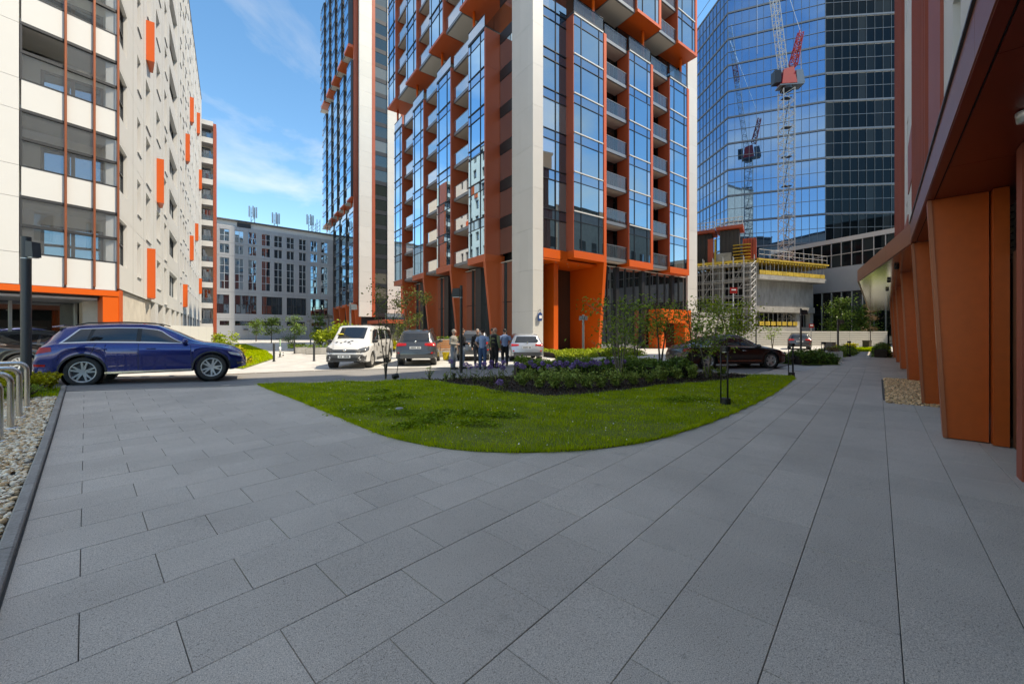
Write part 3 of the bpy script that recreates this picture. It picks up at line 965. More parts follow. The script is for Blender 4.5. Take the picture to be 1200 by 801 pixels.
BX, BY = rd(1.64, 31.0)
broot = thing('residential_tower', 'residential tower with bright orange frames, glass bays and white corner pier', 'building', (BX, BY, 0))
TR = lambda a, w, z: (a, -w, z)
TL = lambda a, w, z: (-w, a, z)
Z0, FL, N1, N2 = 8.35, 3.25, 6, 5
ZTOP = Z0 + FL*(N1+1+N2)
rbays = [(3.70, 7.34), (10.9, 14.2), (17.5, 20.7)]
rbalc = [(7.72, 10.88), (14.58, 17.48)]
lbays = [(4.97, 7.8), (11.35, 14.5), (18.0, 21.1), (24.7, 27.5)]
lbalc = [(7.82, 11.1), (14.52, 17.75), (21.12, 24.45)]
facade(broot, TR, rbays, rbalc, Z0, FL, N1, N2, .75, 1.65, 'rust_panel', 'right')
facade(broot, TL, lbays, lbalc, Z0, FL, N1, N2, 1.35, 2.2, 'rust_panel', 'left')
# piers
for k in range(15):
    z0_, z1_ = k*3.25, (k+1)*3.25
    part('pier_panel', 'white_stone', broot, TR, .0, 1.05, -.6, .0, z0_+.006, z1_-.006)
    for (q0, q1) in ((.605, 1.68), (1.692, 2.79)):
        part('pier_panel', 'white_stone', broot, TL, q0, q1, -.6, -.004, z0_+.006, z1_-.006)
    part('pier_panel', 'white_stone', broot, TR, 22.2, 24.15, -.6, .0, z0_+.006, z1_-.006)
    part('pier_panel', 'white_stone', broot, TR, 22.2, 24.14, -5, -.61, z0_+.006, z1_-.006)
mb = MB(); mb.box(.05, 1.0, .3, 2.75, 0, ZTOP); mb.box(22.25, 24.1, .3, 5, 0, ZTOP); mb.build('pier_core', 'joint', broot)
# glazed strips beside the pier
for f in range(-0, N1+1+N2):
    zb = Z0+f*FL
    for (q0, q1) in ((1.08, 2.45), (2.5, 3.70)):
        pane(broot, TR, q0, q1, -.12, zb+.03, zb+.74*FL, 'glass_tower', 'strip_pane')
        pane(broot, TR, q0, q1, -.12, zb+.76*FL, zb+FL-.02, 'glass_spandrel', 'strip_spandrel')
    m_ = MB(); tbox(m_, TR, 2.45, 2.5, -.11, -.05, zb, zb+FL); tbox(m_, TR, 1.06, 2.44, -.11, -.05, zb+FL-.03, zb+FL+.03); tbox(m_, TR, 2.51, 3.72, -.11, -.05, zb+FL-.03, zb+FL+.03)
    tbox(m_, TR, 1.06, 2.44, -.11, -.06, zb+.74*FL, zb+.76*FL); tbox(m_, TR, 2.51, 3.72, -.11, -.06, zb+.74*FL, zb+.76*FL)
    m_.build('strip_mullion', 'dark_metal', broot)
    pane(broot, TR, 21.1, 22.15, -.12, zb+.03, zb+FL-.03, 'glass_tower', 'strip_pane')
    pane(broot, TL, 2.85, 4.7, -.10, zb+.05, zb+.70*FL, 'glass_green', 'strip_pane')
    part('strip_spandrel', 'dark_metal', broot, TL, 2.82, 4.7, -.2, -.06, zb+.71*FL, zb+FL)
part('orange_band', 'orange_panel', broot, TR, 1.07, 3.70, -.6, .02, Z0-.75, Z0-.01)
# inner body of the tower
mb = MB(); mb.box(.95, 22.3, .95, 28, Z0-.5, ZTOP); mb.build('tower_core', 'interior_dark', broot)
# tapered fins of the lower storey
def fin(root, T, a0, a1, wt, wb, wi, z1, mat='orange_panel', name='tapered_fin', z0=0):
    m_ = MB()
    m_.slab([T(a0, wi, z0), T(a0, wb, z0), T(a0, wt, z1), T(a0, wi, z1)], [T(a1, wi, z0), T(a1, wb, z0), T(a1, wt, z1), T(a1, wi, z1)])
    return m_.build(name, mat, root)
for (a0, a1) in lbays: fin(broot, TL, a0-.22, a0+.12, 1.42, .55, -.4, Z0-.63, 'orange_panel_shade')
fin(broot, TR, 7.36, 7.72, .82, .15, -3.4, Z0-.63)
part('entrance_soffit', 'orange_panel', broot, TR, 1.0, 7.35, -3.4, -.01, Z0-.9, Z0-.76)
part('entrance_pier', 'orange_panel', broot, TR, 3.0, 3.5, -3.0, -.9, 0, Z0-.91)
part('entrance_wall', 'brown_wood', broot, TR, 1.0, 7.35, -3.7, -3.42, 0, Z0-.91)
part('entrance_side', 'brown_wood', broot, TR, 3.51, 4.6, -3.0, -2.9, 0, Z0-.91)
for i in range(2): pane(broot, TR, 1.2+i*.85, 2.0+i*.85, -3.35, .1, 5.4, 'glass_dark', 'entrance_door')
lamp = MB()
for i in range(4):
    for j in range(2): lamp.tube((1.6+i*1.3, .5+j*1.2, Z0-.93), (1.6+i*1.3, .5+j*1.2, Z0-.905), .07, n=10)
lamp.build('downlights', 'light_metal', broot)
# shop glazing
for i in range(11):
    a0 = 7.75 + i*1.31
    for (q0, q1) in ((.35, 4.2), (4.25, Z0-.7)): pane(broot, TR, a0+.04, a0+1.32, -.3, q0, q1, 'glass_shop', 'shop_pane', .0008)
m_ = MB()
for i in range(12): tbox(m_, TR, 7.72+i*1.31-.03, 7.72+i*1.31+.04, -.31, -.2, .0, Z0-.66)
for i in (2, 5, 9): tbox(m_, TR, 7.72+i*1.31-.22, 7.72+i*1.31+.22, -.29, -.1, .0, Z0-.66)
m_.build('shop_mullions', 'dark_metal', broot)
part('shop_sill', 'grey_metal', broot, TR, 7.73, 22.2, -.35, -.22, 0, .34)
for i in range(18):
    a0 = 2.85 + i*1.40
    for (q0, q1) in ((.35, 4.2), (4.25, Z0-.7)): pane(broot, TL, a0+.04, a0+1.36, -.35, q0, q1, 'glass_shop' if i % 4 else 'glass_green', 'shop_pane', .0008)
m_ = MB()
for i in range(19): tbox(m_, TL, 2.82+i*1.40-.04, 2.82+i*1.40+.04, -.36, -.22, .0, Z0-.66)
for (a0, a1) in lbalc: tbox(m_, TL, a0-.1, a0+.9, -.34, .05, 0, Z0-.66)
m_.build('shop_mullions', 'dark_metal', broot)
part('shop_soffit', 'soffit_light', broot, TL, 2.8, 27.5, -.6, -.2, Z0-.66, Z0-.6)
part('shop_soffit', 'soffit_light', broot, TR, 7.73, 22.2, -.6, -.15, Z0-.66, Z0-.6)
mb = MB(); mb.box(7.8, 22.1, .6, 27.4, 0, Z0-.52); mb.box(.6, 7.7, 3.8, 27.4, 0, Z0-.53); mb.build('shop_interior', 'interior_dark', broot)
# orange entrance box on the right
eb = MB()
tbox(eb, TR, 15.2, 20.6, -.15, 1.3, 2.55, 3.9); tbox(eb, TR, 15.2, 15.9, -.15, 1.3, 0, 2.54); tbox(eb, TR, 19.4, 20.6, -.15, 1.3, 0, 2.54)
eb.build('entrance_box', 'orange_panel', broot)
pane(broot, TR, 15.95, 19.35, .1, .05, 2.5, 'glass_dark', 'entrance_door')
# small hanging sign on the white pier
sg = thing('hanging_sign', 'small dark blue hanging plaque with a pale centre on the white corner pier', 'sign', (BX+.62, BY-.02, 2.75))
m_ = MB(); m_.tube((0, 0, .62), (.0, -.2, .62), .02); m_.tube((0, -.12, .62), (0, -.12, .4), .015); m_.build('bracket', 'black_metal', sg)
m_ = MB(); m_.slab([(-.2, -.16, -.28), (.12, -.16, -.28), (.2, -.16, -.14), (.2, -.16, .28), (0, -.16, .42), (-.2, -.16, .28)][::-1], [(-.2, -.08, -.28), (.12, -.08, -.28), (.2, -.08, -.14), (.2, -.08, .28), (0, -.08, .42), (-.2, -.08, .28)][::-1]); m_.build('sign_board', 'sign_blue', sg)
m_ = MB(); m_.box(-.13, .13, -.175, -.162, -.08, .16); m_.build('sign_centre', 'sign_white', sg)

# ---- second tower of the same family, further back ----------------------------------------
GX, GY = rd(-32.3, 83.6)
groot = thing('residential_tower', 'tall slender tower with grey stone strips and rust frames behind the white van', 'building', (GX, GY, 0))
gbays = [(2.2+6.4*i, 5.6+6.4*i) for i in range(5)]; gbalc = [(5.7+6.4*i, 8.4+6.4*i) for i in range(5)]
facade(groot, TL, gbays, gbalc, 8.0, 3.25, 6, 9, .7, 1.2, 'anthracite', 'left', fine=False)
facade(groot, TL, gbays, gbalc, 8.0+17*3.25, 3.25, 8, 0, 1.7, 1.7, 'anthracite', 'left', fine=False, gap=False)
for k in range(25): part('rust_frame', 'rust_panel', groot, TL, 1.5, 2.0, -.3, .74, 8+k*3.25+.01, 8+(k+1)*3.25-.01)
GT = 90.0
for k in range(27):
    z0_, z1_ = 5+k*3.2, 5+(k+1)*3.2
    for (q0, q1) in ((.0, 2.6), (6.0, 9.0), (12.5, 15.5)): part('pier_panel', 'white_stone', groot, TR, q0, q1, -.5, .0, z0_+.008, z1_-.008)
    for (q0, q1) in ((2.6, 3.3), (9.0, 9.7), (15.5, 16.2)): part('rust_strip', 'rust_panel', groot, TR, q0+.01, q1, -.5, .02, z0_+.008, z1_-.008)
    for (q0, q1) in ((3.3, 5.98), (9.7, 12.48)):
        pane(groot, TR, q0+.03, q1, -.25, z0_+.9, z1_-.02, 'glass_green', 'strip_pane')
        part('strip_spandrel', 'dark_metal', groot, TR, q0+.03, q1, -.3, -.2, z0_, z0_+.88)
    pane(groot, TL, .05, 1.15, -.05, z0_, z1_-.02, 'glass_tower', 'strip_pane')
mb = MB(); mb.box(.9, 18, .6, 34, 0, GT); mb.build('tower_core', 'interior_dark', groot)
for a in (1.0, 5.0, 8.6, 15, 21.4, 27.8): fin(groot, TL, a-.2, a+.2, .8, .1, -.6, 7.35, 'orange_panel_shade')
# low podium in front of that tower
pr = thing('podium_building', 'low podium with rust edge band and glass balustrade at the foot of tall tower', 'building', (GX, GY, 0))
part('roof_band', 'rust_panel', pr, TR, 1.5, 24, .5, 12, 3.4, 4.1)
part('podium_wall', 'interior_dark', pr, TR, 2.2, 24, .6, 11, 0, 3.39)
for i in range(9):
    pane(pr, TR, 2.3+i*2.4, 4.6+i*2.4, 11.05, .2, 3.3, 'glass_green', 'shop_pane')
rl = part('balustrade', 'glass_rail', pr, TR, 1.6, 24, 11.85, 11.9, 4.11, 5.2)
m_ = MB(); tbox(m_, TR, 1.6, 24, 11.82, 11.93, 5.2, 5.26)
for i in range(14): tbox(m_, TR, 1.6+i*1.7, 1.66+i*1.7, 11.78, 11.84, 4.11, 5.2)
m_.build('rail_frame', 'grey_metal', rl)

# ---- silver office block at the end of the lane -------------------------------------------
froot = thing('office_building', 'grey office block with tall window bays and rooftop antennas at lane end', 'building', (*rd(-63.9, 85), 0), azang(50))
def tF(px):
    k = (px-600)/463
    return (63.9+85*k)/(.766-.643*k)
ccols = [(tF(245+a/4.45), tF(245+b/4.45)) for a, b in ((55, 105), (135, 180), (205, 248), (275, 320), (340, 382), (405, 445), (470, 507), (530, 565), (585, 620))]
hl = []
for i, (a, b) in enumerate(ccols):
    hl += [(a, b, 21.6, 24.2), (a, b, 19.0, 21.0), (a, b, 11.2, 18.0)]
for (i, j) in ((1, 2), (3, 4), (5, 6), (7, 8)):
    hl += [(ccols[i][0], ccols[j][1], 5.8, 9.9), (ccols[i][0], ccols[j][1]-.3, 3.2, 4.2)]
hl += [(ccols[0][0]-1.2, ccols[0][1], 5.8, 9.9), (ccols[0][0], ccols[0][1], 3.2, 4.2)]
M('office_panel', (.30, .31, .33), .45, metal=.2, noise=(.3, .3), col2=(.36, .37, .39))
mb = MB(); holes_wall(mb, TR, -14, 34, 0, 25.0, hl, .4); mb.build('facade_wall', 'office_panel', froot, weld=True)
for (a, b, c, e) in hl:
    n_ = max(1, round((b-a)/1.0)); nz = max(1, round((e-c)/1.7))
    fm = MB()
    g0 = None
    for i in range(n_):
        for j in range(nz):
            g = pane(froot, TR, a+(b-a)*i/n_+.03, a+(b-a)*(i+1)/n_-.03, -.33, c+(e-c)*j/nz+.03, c+(e-c)*(j+1)/nz-.03, 'glass_office', 'window_pane', .006)
    for i in range(n_+1): tbox(fm, TR, a+(b-a)*i/n_-.05, a+(b-a)*i/n_+.05, -.34, -.22, c, e)
    for j in range(nz+1): tbox(fm, TR, a, b, -.335, -.23, c+(e-c)*j/nz-.05, c+(e-c)*j/nz+.05)
    fm.build('window_frame', 'light_metal' if c > 10 else 'dark_metal', froot)
part('roof_band', 'white_panel', froot, TR, -14, 34, -.8, -.3, 25.01, 26.2)
part('roof_edge', 'roof_felt', froot, TR, -14.2, 34, -1, .2, 26.21, 26.5)
part('building_core', 'interior_dark', froot, TR, -13.9, 33.9, -14, -.45, 0, 25)
part('roof_vent', 'dark_metal', froot, TR, tF(278), tF(294), -.3, .0, 25.1, 26.0)
jm = MB()
for z in (4.6, 10.5, 18.5, 21.3): tbox(jm, TR, -14, 34, -.002, .02, z-.02, z+.02)
for x in range(-12, 34, 3): tbox(jm, TR, x-.02, x+.02, -.003, .018, 0, 25)
part('door_awning', 'dark_metal', froot, TR, tF(285), tF(290), .0, 1.2, 2.2, 2.4)
jm.build('panel_joints', 'grey_metal', froot)
def mast(px, ztop_, zb=26.5, ant=True, lab=''):
    a = tF(px)
    ax = Vector((math.cos(azang(50)), math.sin(azang(50))))
    b0 = Vector(rd(-63.9, 85)) + ax*a + Vector((-ax.y, ax.x))*3
    t = thing('antenna_mast', lab, 'antenna', (b0.x, b0.y, zb), azang(50), 'antenna masts on the grey office roof')
    m_ = MB()
    for sx in (-.35, .35): m_.tube((sx, 0, 0), (sx, 0, ztop_-zb), .07, n=6)
    for i in range(int((ztop_-zb)/.9)): m_.tube((-.35, 0, i*.9), (.35, 0, (i+1)*.9), .04, n=5)
    m_.build('mast_frame', 'grey_metal', t)
    if ant:
        m_ = MB()
        for i, (x, y) in enumerate(((-.7, 0), (.7, .1), (0, -.5), (.3, .5))): m_.box(x-.16, x+.16, y-.12, y+.12, ztop_-zb-2.2, ztop_-zb+.3)
        m_.build('antenna_panels', 'light_metal', t)
    return t
mast(298.5, 30.6, lab='lattice mast carrying a cluster of pale antenna panels on office roof')
mast(326, 30.0, lab='thinner lattice mast joined by cables to the antenna cluster on office roof')
for i_, (px, z_) in enumerate(((367, 31.0), (372, 29.5), (377, 30.5))): mast(px, z_, ant=(i_ == 0), lab=['bare rooftop mast closest to the tall slender tower', 'short bare rooftop mast between two taller ones', 'rooftop mast with small antenna panels'][(i_+2) % 3])
# ---- glass skyscraper --------------------------------------------------------------------
P0, P1 = Vector(rd(36.6, 67.0)), Vector(rd(49.4, 62.3))
droot = thing('skyscraper', 'blue mirror glass skyscraper rising behind the tower crane', 'building', (P0.x, P0.y, 0))
def dirT(o, ang):
    c, s_ = math.cos(ang), math.sin(ang)
    return lambda a, w, z: (o[0] + a*c + w*s_, o[1] + a*s_ - w*c, z)     # w outward = right-hand side of the run
DFL = 4.42
M('band_metal', (.15, .17, .20), .5, metal=.2)
def curtain(root, T, L, n, nf, z0, glass, nm, tilt=.0006, skip=0):
    cw = L/n
    for i in range(n):
        for f in range(nf):
            zb = z0+f*DFL
            pane(root, T, i*cw+.02, (i+1)*cw-.02, 0, zb+.35, zb+DFL-.02, glass, nm, tilt)
    m_ = MB(); tr = MB(); sp_ = MB()
    for i in range(n+1): tbox(m_, T, i*cw-.016, i*cw+.016, .012, .09, z0, z0+nf*DFL)
    for f in range(nf+1):
        tbox(sp_, T, 0, L, -.05, .12, z0+f*DFL+.05, z0+f*DFL+.31)
        tbox(tr, T, 0, L, .012, .08, z0+f*DFL+DFL*.54-.03, z0+f*DFL+DFL*.54+.03)
    m_.build('mullions', 'grey_metal', root); sp_.build('floor_bands', 'band_metal', root); tr.build('transoms', 'grey_metal', root)
a_main = math.atan2(*(P1-P0).yx)
Tm = dirT((0, 0), a_main); Lm = (P1-P0).length
curtain(droot, Tm, Lm, 13, 14, -2, 'glass_sky', 'pane')
back = Vector(rd(-.082, .9966))*16
a_l = math.atan2(-back.y, -back.x)
Tl = dirT((back.x, back.y), a_l)
curtain(droot, Tl, 16, 15, 14, -2, 'glass_sky', 'side_pane')
a_d = azang(95)
Td = dirT((P1.x-P0.x, P1.y-P0.y), a_d)
curtain(droot, Td, 24, 20, 14, -2, 'glass_clear_tower', 'clear_pane')
# floors and columns seen through the clear part
fm = MB()
for f in range(14): tbox(fm, Td, .2, 23.8, -.12, -.02, -2+f*DFL-.5, -2+f*DFL+.3)
fm.build('floor_plates', 'grey_panel', droot)
e1 = Td(24, 0, 0); e2 = Td(24, -18, 0); e3 = Tl(0, -20, 0)
mb = MB(); i_ = .25
q = [Tm(.1, -i_, 0)[:2], Tm(Lm, -i_, 0)[:2], Td(23.9, -i_, 0)[:2], e2[:2], (e2[0]-10, e2[1]+22), (back.x-.1+1, back.y)]
mb.prism(q, -2, 60); mb.build('tower_core', 'interior_dark', droot)
# podium wing
wroot = thing('office_wing', 'low glazed office wing with plain grey middle storey below the skyscraper', 'building', (*rd(44.1, 58), 0), azang(155))
Tw = lambda a, w, z: (a, -w, z)
part('grey_wall', 'office_panel', wroot, Tw, -6, 30, -.5, 0, 7.25, 10.7)
part('parapet', 'light_metal', wroot, Tw, -6, 30, -.5, .08, 14.1, 14.7)
part('wing_core', 'interior_dark', wroot, Tw, -5.8, 29.8, -12, -.55, 0, 14.1)
for (z0_, z1_, hgt) in ((10.75, 14.1, 2), (0, 7.2, 1)):
    m_ = MB()
    for i in range(30):
        a0 = -6+i*1.2
        for j in range(hgt):
            c0, c1 = z0_+(z1_-z0_)*j/hgt, z0_+(z1_-z0_)*(j+1)/hgt
            pane(wroot, Tw, a0+.03, a0+1.17, -.1, c0+.03, c1-.03, 'glass_clear_tower' if z0_ > 5 else 'glass_dark', 'pane', .001)
        tbox(m_, Tw, a0-.04, a0+.04, -.09, .04, z0_, z1_)
    for j in range(1, hgt): tbox(m_, Tw, -6, 30, -.09, .03, z0_+(z1_-z0_)*j/hgt-.04, z0_+(z1_-z0_)*j/hgt+.04)
    m_.build('mullions', 'light_metal', wroot)

# ---- construction site -------------------------------------------------------------------
sroot = thing('concrete_shell', 'unfinished concrete building with yellow formwork decks on the building site', 'building', (*rd(30.6, 50), 0))
TA = dirT((0, 0), azang(69))                       # right hand face
e0 = Vector(rd(-.839*16, .545*16)); TB_ = dirT((e0.x, e0.y), math.atan2(-e0.y, -e0.x))      # left hand face, ends at the corner
for i in range(6):
    part('concrete_wall_panel', 'raw_concrete', sroot, TA, .1+i*1.88, .1+(i+1)*1.88-.015, -.3, 0, 5.0, 8.2)
part('floor_slab', 'concrete', sroot, TA, -.3, 12.6, -10, 1.0, 8.25, 8.8)
part('floor_slab', 'concrete', sroot, TA, -.1, 11.3, -10, .25, 4.2, 4.95)
part('floor_slab', 'concrete', sroot, TA, -.1, 11.3, -10, .25, 1.6, 2.3)
part('ground_storey', 'interior_dark', sroot, TA, .3, 11, -9, -2.5, 0, 8.2)
for a in (.2, 8.2, 10.9): part('concrete_column', 'raw_concrete', sroot, TA, a, a+.6, -.7, -.1, 0, 4.2)
for a in (3.2, 8.6): part('concrete_column', 'raw_concrete', sroot, TA, a, a+.45, -.8, -.2, 8.8, 10.3)
rr = MB()
for i in range(9): tbox(rr, TA, 1.0+i*.85, 1.0+i*.85+.08, -.1, -.04, 2.3, 4.2)
rr.build('props', 'scaffold', sroot)
yb = MB()
for i in range(7): tbox(yb, TA, 1.0+i*1.05, 1.0+i*1.05+.8, .0, .06, 2.5, 3.0)
yb.build('barrier_panels', 'yellow_beam', sroot)
yb = MB()
for i in range(12): tbox(yb, TA, -.2+i*1.04, -.2+i*1.04+.98, .9, .96, 8.85, 9.35)
yb.build('edge_barrier', 'yellow_beam', sroot)
dk = MB()
for i in range(26): tbox(dk, TA, -.4+i*.5, -.4+i*.5+.2, -7, 1.1, 10.3, 10.55)
tbox(dk, TA, -.6, 12.8, .9, 1.15, 10.56, 10.75); tbox(dk, TA, -.6, 12.8, -.6, -.4, 10.56, 10.75)
dk.build('deck_beams', 'yellow_beam', sroot)
part('deck', 'timber', sroot, TA, -.5, 12.7, -7, .88, 10.76, 10.85)
pr_ = MB()
for i in range(18): pr_.tube(TA(-.2+i*.74, .7, 8.8), TA(-.2+i*.74, .7, 10.3), .04, n=5); pr_.tube(TA(-.2+i*.74, -1.5, 8.8), TA(-.2+i*.74, -1.5, 10.3), .04, n=5)
for i in range(15): pr_.tube(TA(-.4+i*.93, 1.0, 10.3), TA(-.4+i*.93, 1.0, 11.95), .03, n=4)
for z in (11.3, 11.9): pr_.tube(TA(-.4, 1.0, z), TA(12.7, 1.0, z), .025, n=4)
pr_.build('props', 'scaffold', sroot)
for i, (a, w, l, h_, mt) in enumerate(((1.5, -.8, 1.4, .35, 'timber'), (4.2, -1.5, .9, .6, 'formwork_red'), (8.8, -.9, 2.2, .5, 'formwork_red'), (11.2, -.6, .8, .35, 'timber'), (6.6, -2.0, .6, .9, 'concrete'))): part('material_stack', mt, sroot, TA, a, a+l, w-.8, w, 10.86, 10.86+h_)
dk = MB()
for i in range(34): tbox(dk, TB_, i*.5-.4, i*.5-.2, -6, .3, 10.3, 10.55)
tbox(dk, TB_, -.4, 16.4, .1, .3, 10.56, 10.75)
dk.build('deck_beams', 'yellow_beam', sroot)
part('deck', 'yellow_beam', sroot, TB_, -.4, 16.2, -6, .2, 10.76, 10.9)
part('left_core', 'interior_dark', sroot, TB_, -1, 15, -9, -4, 0, 10.2)
for a in (1, 6.2, 11.6, 15): part('concrete_column', 'raw_concrete', sroot, TB_, a, a+.9, -2.4, -1.5, 0, 10.3)
pr_ = MB()
for i in range(30):
    a = .2+i*.54
    for w in (-.9, -2.8): pr_.tube(TB_(a, w, 0), TB_(a, w, 10.3), .05, n=5)
pr_.build('shoring_props', 'scaffold', sroot)
# formwork boxes and core walls above the deck
fx = [(8.4, 11.0, 15.2), (12.0, 14.3, 15.4), (14.7, 16.2, 14.0)]
for i, (a0, a1, zt_) in enumerate(fx):
    part('formwork_panel', 'formwork_dark' if i < 2 else 'formwork_red', sroot, TB_, a0, a1, -4.5, -2.2, 11.0, zt_)
    rbm = MB()
    for k in range(5): tbox(rbm, TB_, a0+k*(a1-a0)/5, a0+k*(a1-a0)/5+.15, -2.19, -2.02, 11.0, zt_)
    rbm.build('formwork_ribs', 'formwork_dark' if i < 2 else 'formwork_red', sroot)
    if i < 2:
        part('platform', 'formwork_red', sroot, TB_, a0-.45, a1+.45, -5.2, -1.5, zt_+.05, zt_+.45)
        rl = MB()
        for k in range(7):
            a = a0-.4+k*(a1-a0+.8)/6
            for w in (-5.1, -1.6): rl.tube(TB_(a, w, zt_+.45), TB_(a, w, zt_+1.5), .05, n=5)
        for z in (.95, 1.45):
            for w in (-5.1, -1.6): rl.tube(TB_(a0-.4, w, zt_+z), TB_(a1+.4, w, zt_+z), .05, n=5)
        rl.build('platform_rail', 'scaffold', sroot)
part('core_wall', 'concrete', sroot, TB_, 11.2, 13.4, -2.0, -1.7, 10.92, 12.3)
part('leaning_panel', 'formwork_red', sroot, TB_, 10.6, 11.3, -1.6, -1.2, 11.0, 14.3)
part('yellow_brace', 'yellow_beam', sroot, TB_, 11.4, 11.6, -1.6, -1.2, 11.0, 14.2)
stc = MB()
for k in range(6): tbox(stc, TB_, 13.6, 15.6, -1.8+.0, -1.2, 10.95+k*.42, 11.05+k*.42)
stc.build('stacked_beams', 'yellow_beam', sroot)
# scaffold in front of the left face
scf = thing('scaffold', 'dense steel scaffold cage wrapping the left side of the concrete shell', 'scaffold', (*rd(30.6, 50), 0))
for i in range(15):
    a = i*1.15
    m_ = MB()
    for w in (.4, 1.5): m_.tube(TB_(a, w, 0), TB_(a, w, 11.2), .045, n=5)
    for k in range(6): m_.tube(TB_(a, .4, k*2), TB_(a, 1.5, k*2), .035, n=4)
    if i % 3 == 0:
        for k in range(5): m_.tube(TB_(a, 1.5, k*2), TB_(a+1.15, 1.5, k*2+2), .035, n=4)
    m_.build('scaffold_frame', 'scaffold', scf)
for k in range(11):
    m_ = MB()
    for w in (.4, 1.5): m_.tube(TB_(0, w, k*1.0+.2), TB_(16.1, w, k*1.0+.2), .035, n=4)
    m_.build('ledger', 'scaffold', scf)
for k in range(5):
    part('scaffold_deck', 'concrete', scf, TB_, 0, 16.1, .45, 1.45, 2*k+1.95, 2*k+2.0)
st = thing('stair_tower', 'white scaffold stair tower at the corner of the concrete shell', 'scaffold', (*rd(30.6, 50), 0))
m_ = MB()
for a in (-.2, .7):
    for w in (.1, 1.0): m_.tube(TA(a-1.6, w, 0), TA(a-1.6, w, 10.2), .04, n=5)
for k in range(14):
    tbox(m_, TA, -1.8, -.9, .1, 1.0, k*.75, k*.75+.06)
    m_.tube(TA(-1.8, 1.0, k*.75), TA(-.9, 1.0, k*.75+.7), .03, n=4)
m_.build('stair_frame', 'crane_white', st)
# workers on the deck
# tower crane
cx, cy = rd(37.5, 54)
cr_ = thing('tower_crane', 'white lattice tower crane with red slewing unit and steep luffing jib', 'crane', (cx, cy, 0), azang(97))
def lattice(p0, p1, w0, w1, seg, rc, rb, m_, up=Vector((0, 0, 1))):
    p0, p1 = Vector(p0), Vector(p1); ax = (p1-p0).normalized()
    s_ = Vector((0, 1, 0)) if abs(ax.y) < .9 else Vector((1, 0, 0))
    a = ax.cross(s_).normalized(); b = ax.cross(a)
    def c(i, k):
        t = i/seg; w = (w0+(w1-w0)*t)/2
        s1, s2 = ((1, 1), (1, -1), (-1, -1), (-1, 1))[k]
        return p0+(p1-p0)*t + a*(w*s1) + b*(w*s2)
    for k in range(4):
        m_.tube(c(0, k), c(seg, k), rc, n=5)
        for i in range(seg):
            k2 = (k+1) % 4
            m_.tube(c(i, k), c(i, k2), rb, n=4, caps=False)
            mid = (c(i, k2)+c(i+1, k2))/2
            m_.tube(c(i, k), mid, rb, n=4, caps=False); m_.tube(mid, c(i+1, k), rb, n=4, caps=False)
    return m_
cr_.scale = (.70, .70, 1)
lattice((0, 0, 0), (0, 0, 34.6), 2.0, 2.0, 20, .085, .04, MB()).build('mast', 'crane_white', cr_)
m_ = MB()
for k in range(9):
    z = 1.5+k*4
    m_.box(-.8, .8, -.5, .5, z, z+.06); m_.tube((-.5, 0, z), (.5, 0, z+3.8), .06, n=5)
m_.build('ladder_platforms', 'dark_metal', cr_)
m_ = MB(); m_.tube((0, 0, 34.6), (0, 0, 35.01), 1.1, n=16); m_.build('slewing_ring', 'dark_metal', cr_, True, 40)
m_ = MB(); m_.slab([(-1.3, -1.1, 35.2), (1.4, -1.1, 35.2), (1.4, 1.1, 35.2), (-1.3, 1.1, 35.2)], [(-.8, -.7, 37.3), (1.0, -.7, 37.6), (1.0, .7, 37.6), (-.8, .7, 37.3)]); m_.build('slewing_unit', 'crane_red', cr_)
m_ = MB(); m_.box(-2.5, -1.35, -.8, .6, 35.5, 37.2); m_.build('cab', 'dark_metal', cr_)
m_ = MB(); m_.slab([(1.5, -.9, 35.25), (2.9, -.9, 35.25), (2.9, .9, 35.25), (1.5, .9, 35.25)], [(1.3, -.9, 37.0), (2.5, -.9, 37.0), (2.5, .9, 37.0), (1.3, .9, 37.0)]); m_.build('counterweight', 'grey_metal', cr_)
m_ = MB(); m_.box(-1.6, 2.7, -1.0, 1.0, 35.02, 35.19); m_.build('counter_deck', 'grey_metal', cr_)
lattice((-.5, 0, 37.0), (-4.6, 0, 62), 1.15, 1.0, 18, .07, .035, MB()).build('jib', 'crane_white', cr_)
lattice((-2.75, 0, 50.7), (-3.3, 0, 54), 1.22, 1.2, 3, .09, .05, MB()).build('jib_section', 'crane_red', cr_)
lattice((1.2, 0, 38.0), (2.6, 0, 42.4), 1.1, .7, 4, .1, .06, MB()).build('a_frame', 'crane_red', cr_)
m_ = MB()
m_.tube((2.6, 0, 42.4), (-4.8, 0, 60), .04, n=4); m_.tube((2.6, .3, 42.4), (2.9, .3, 36.4), .05, n=4); m_.tube((-5.2, .2, 62), (-5.2, .2, 40), .03, n=4)
m_.build('ropes', 'light_metal', cr_)
# site hoarding
hp = [pd(790, 44), pd(858, 43), pd(1040, 44.5)]
hroot = thing('site_hoarding', 'pale corrugated hoarding running along the building site', 'fence', (0, 0, 0))
for a, b in ((Vector(hp[0]), Vector(hp[1])), (Vector(hp[1]), Vector(hp[2]))):
    L = (b-a).length; n_ = max(1, int(L/2.2)); t = (b-a)/n_
    for i in range(n_):
        p, q = a+t*i, a+t*(i+.992)
        nn = Vector((t.y, -t.x)).normalized()
        m_ = MB(); ww = 8
        for k in range(ww):
            z0_, z1_ = .1+k*.2, .1+(k+1)*.2
            o1, o2 = nn*.0, nn*.025
            m_.quad((p.x, p.y, z0_), (q.x, q.y, z0_), (q.x+o2.x, q.y+o2.y, z0_+.1), (p.x+o2.x, p.y+o2.y, z0_+.1))
            m_.quad((p.x+o2.x, p.y+o2.y, z0_+.1), (q.x+o2.x, q.y+o2.y, z0_+.1), (q.x, q.y, z1_), (p.x, p.y, z1_))
        m_.build('hoarding_panel', 'hoarding', hroot)
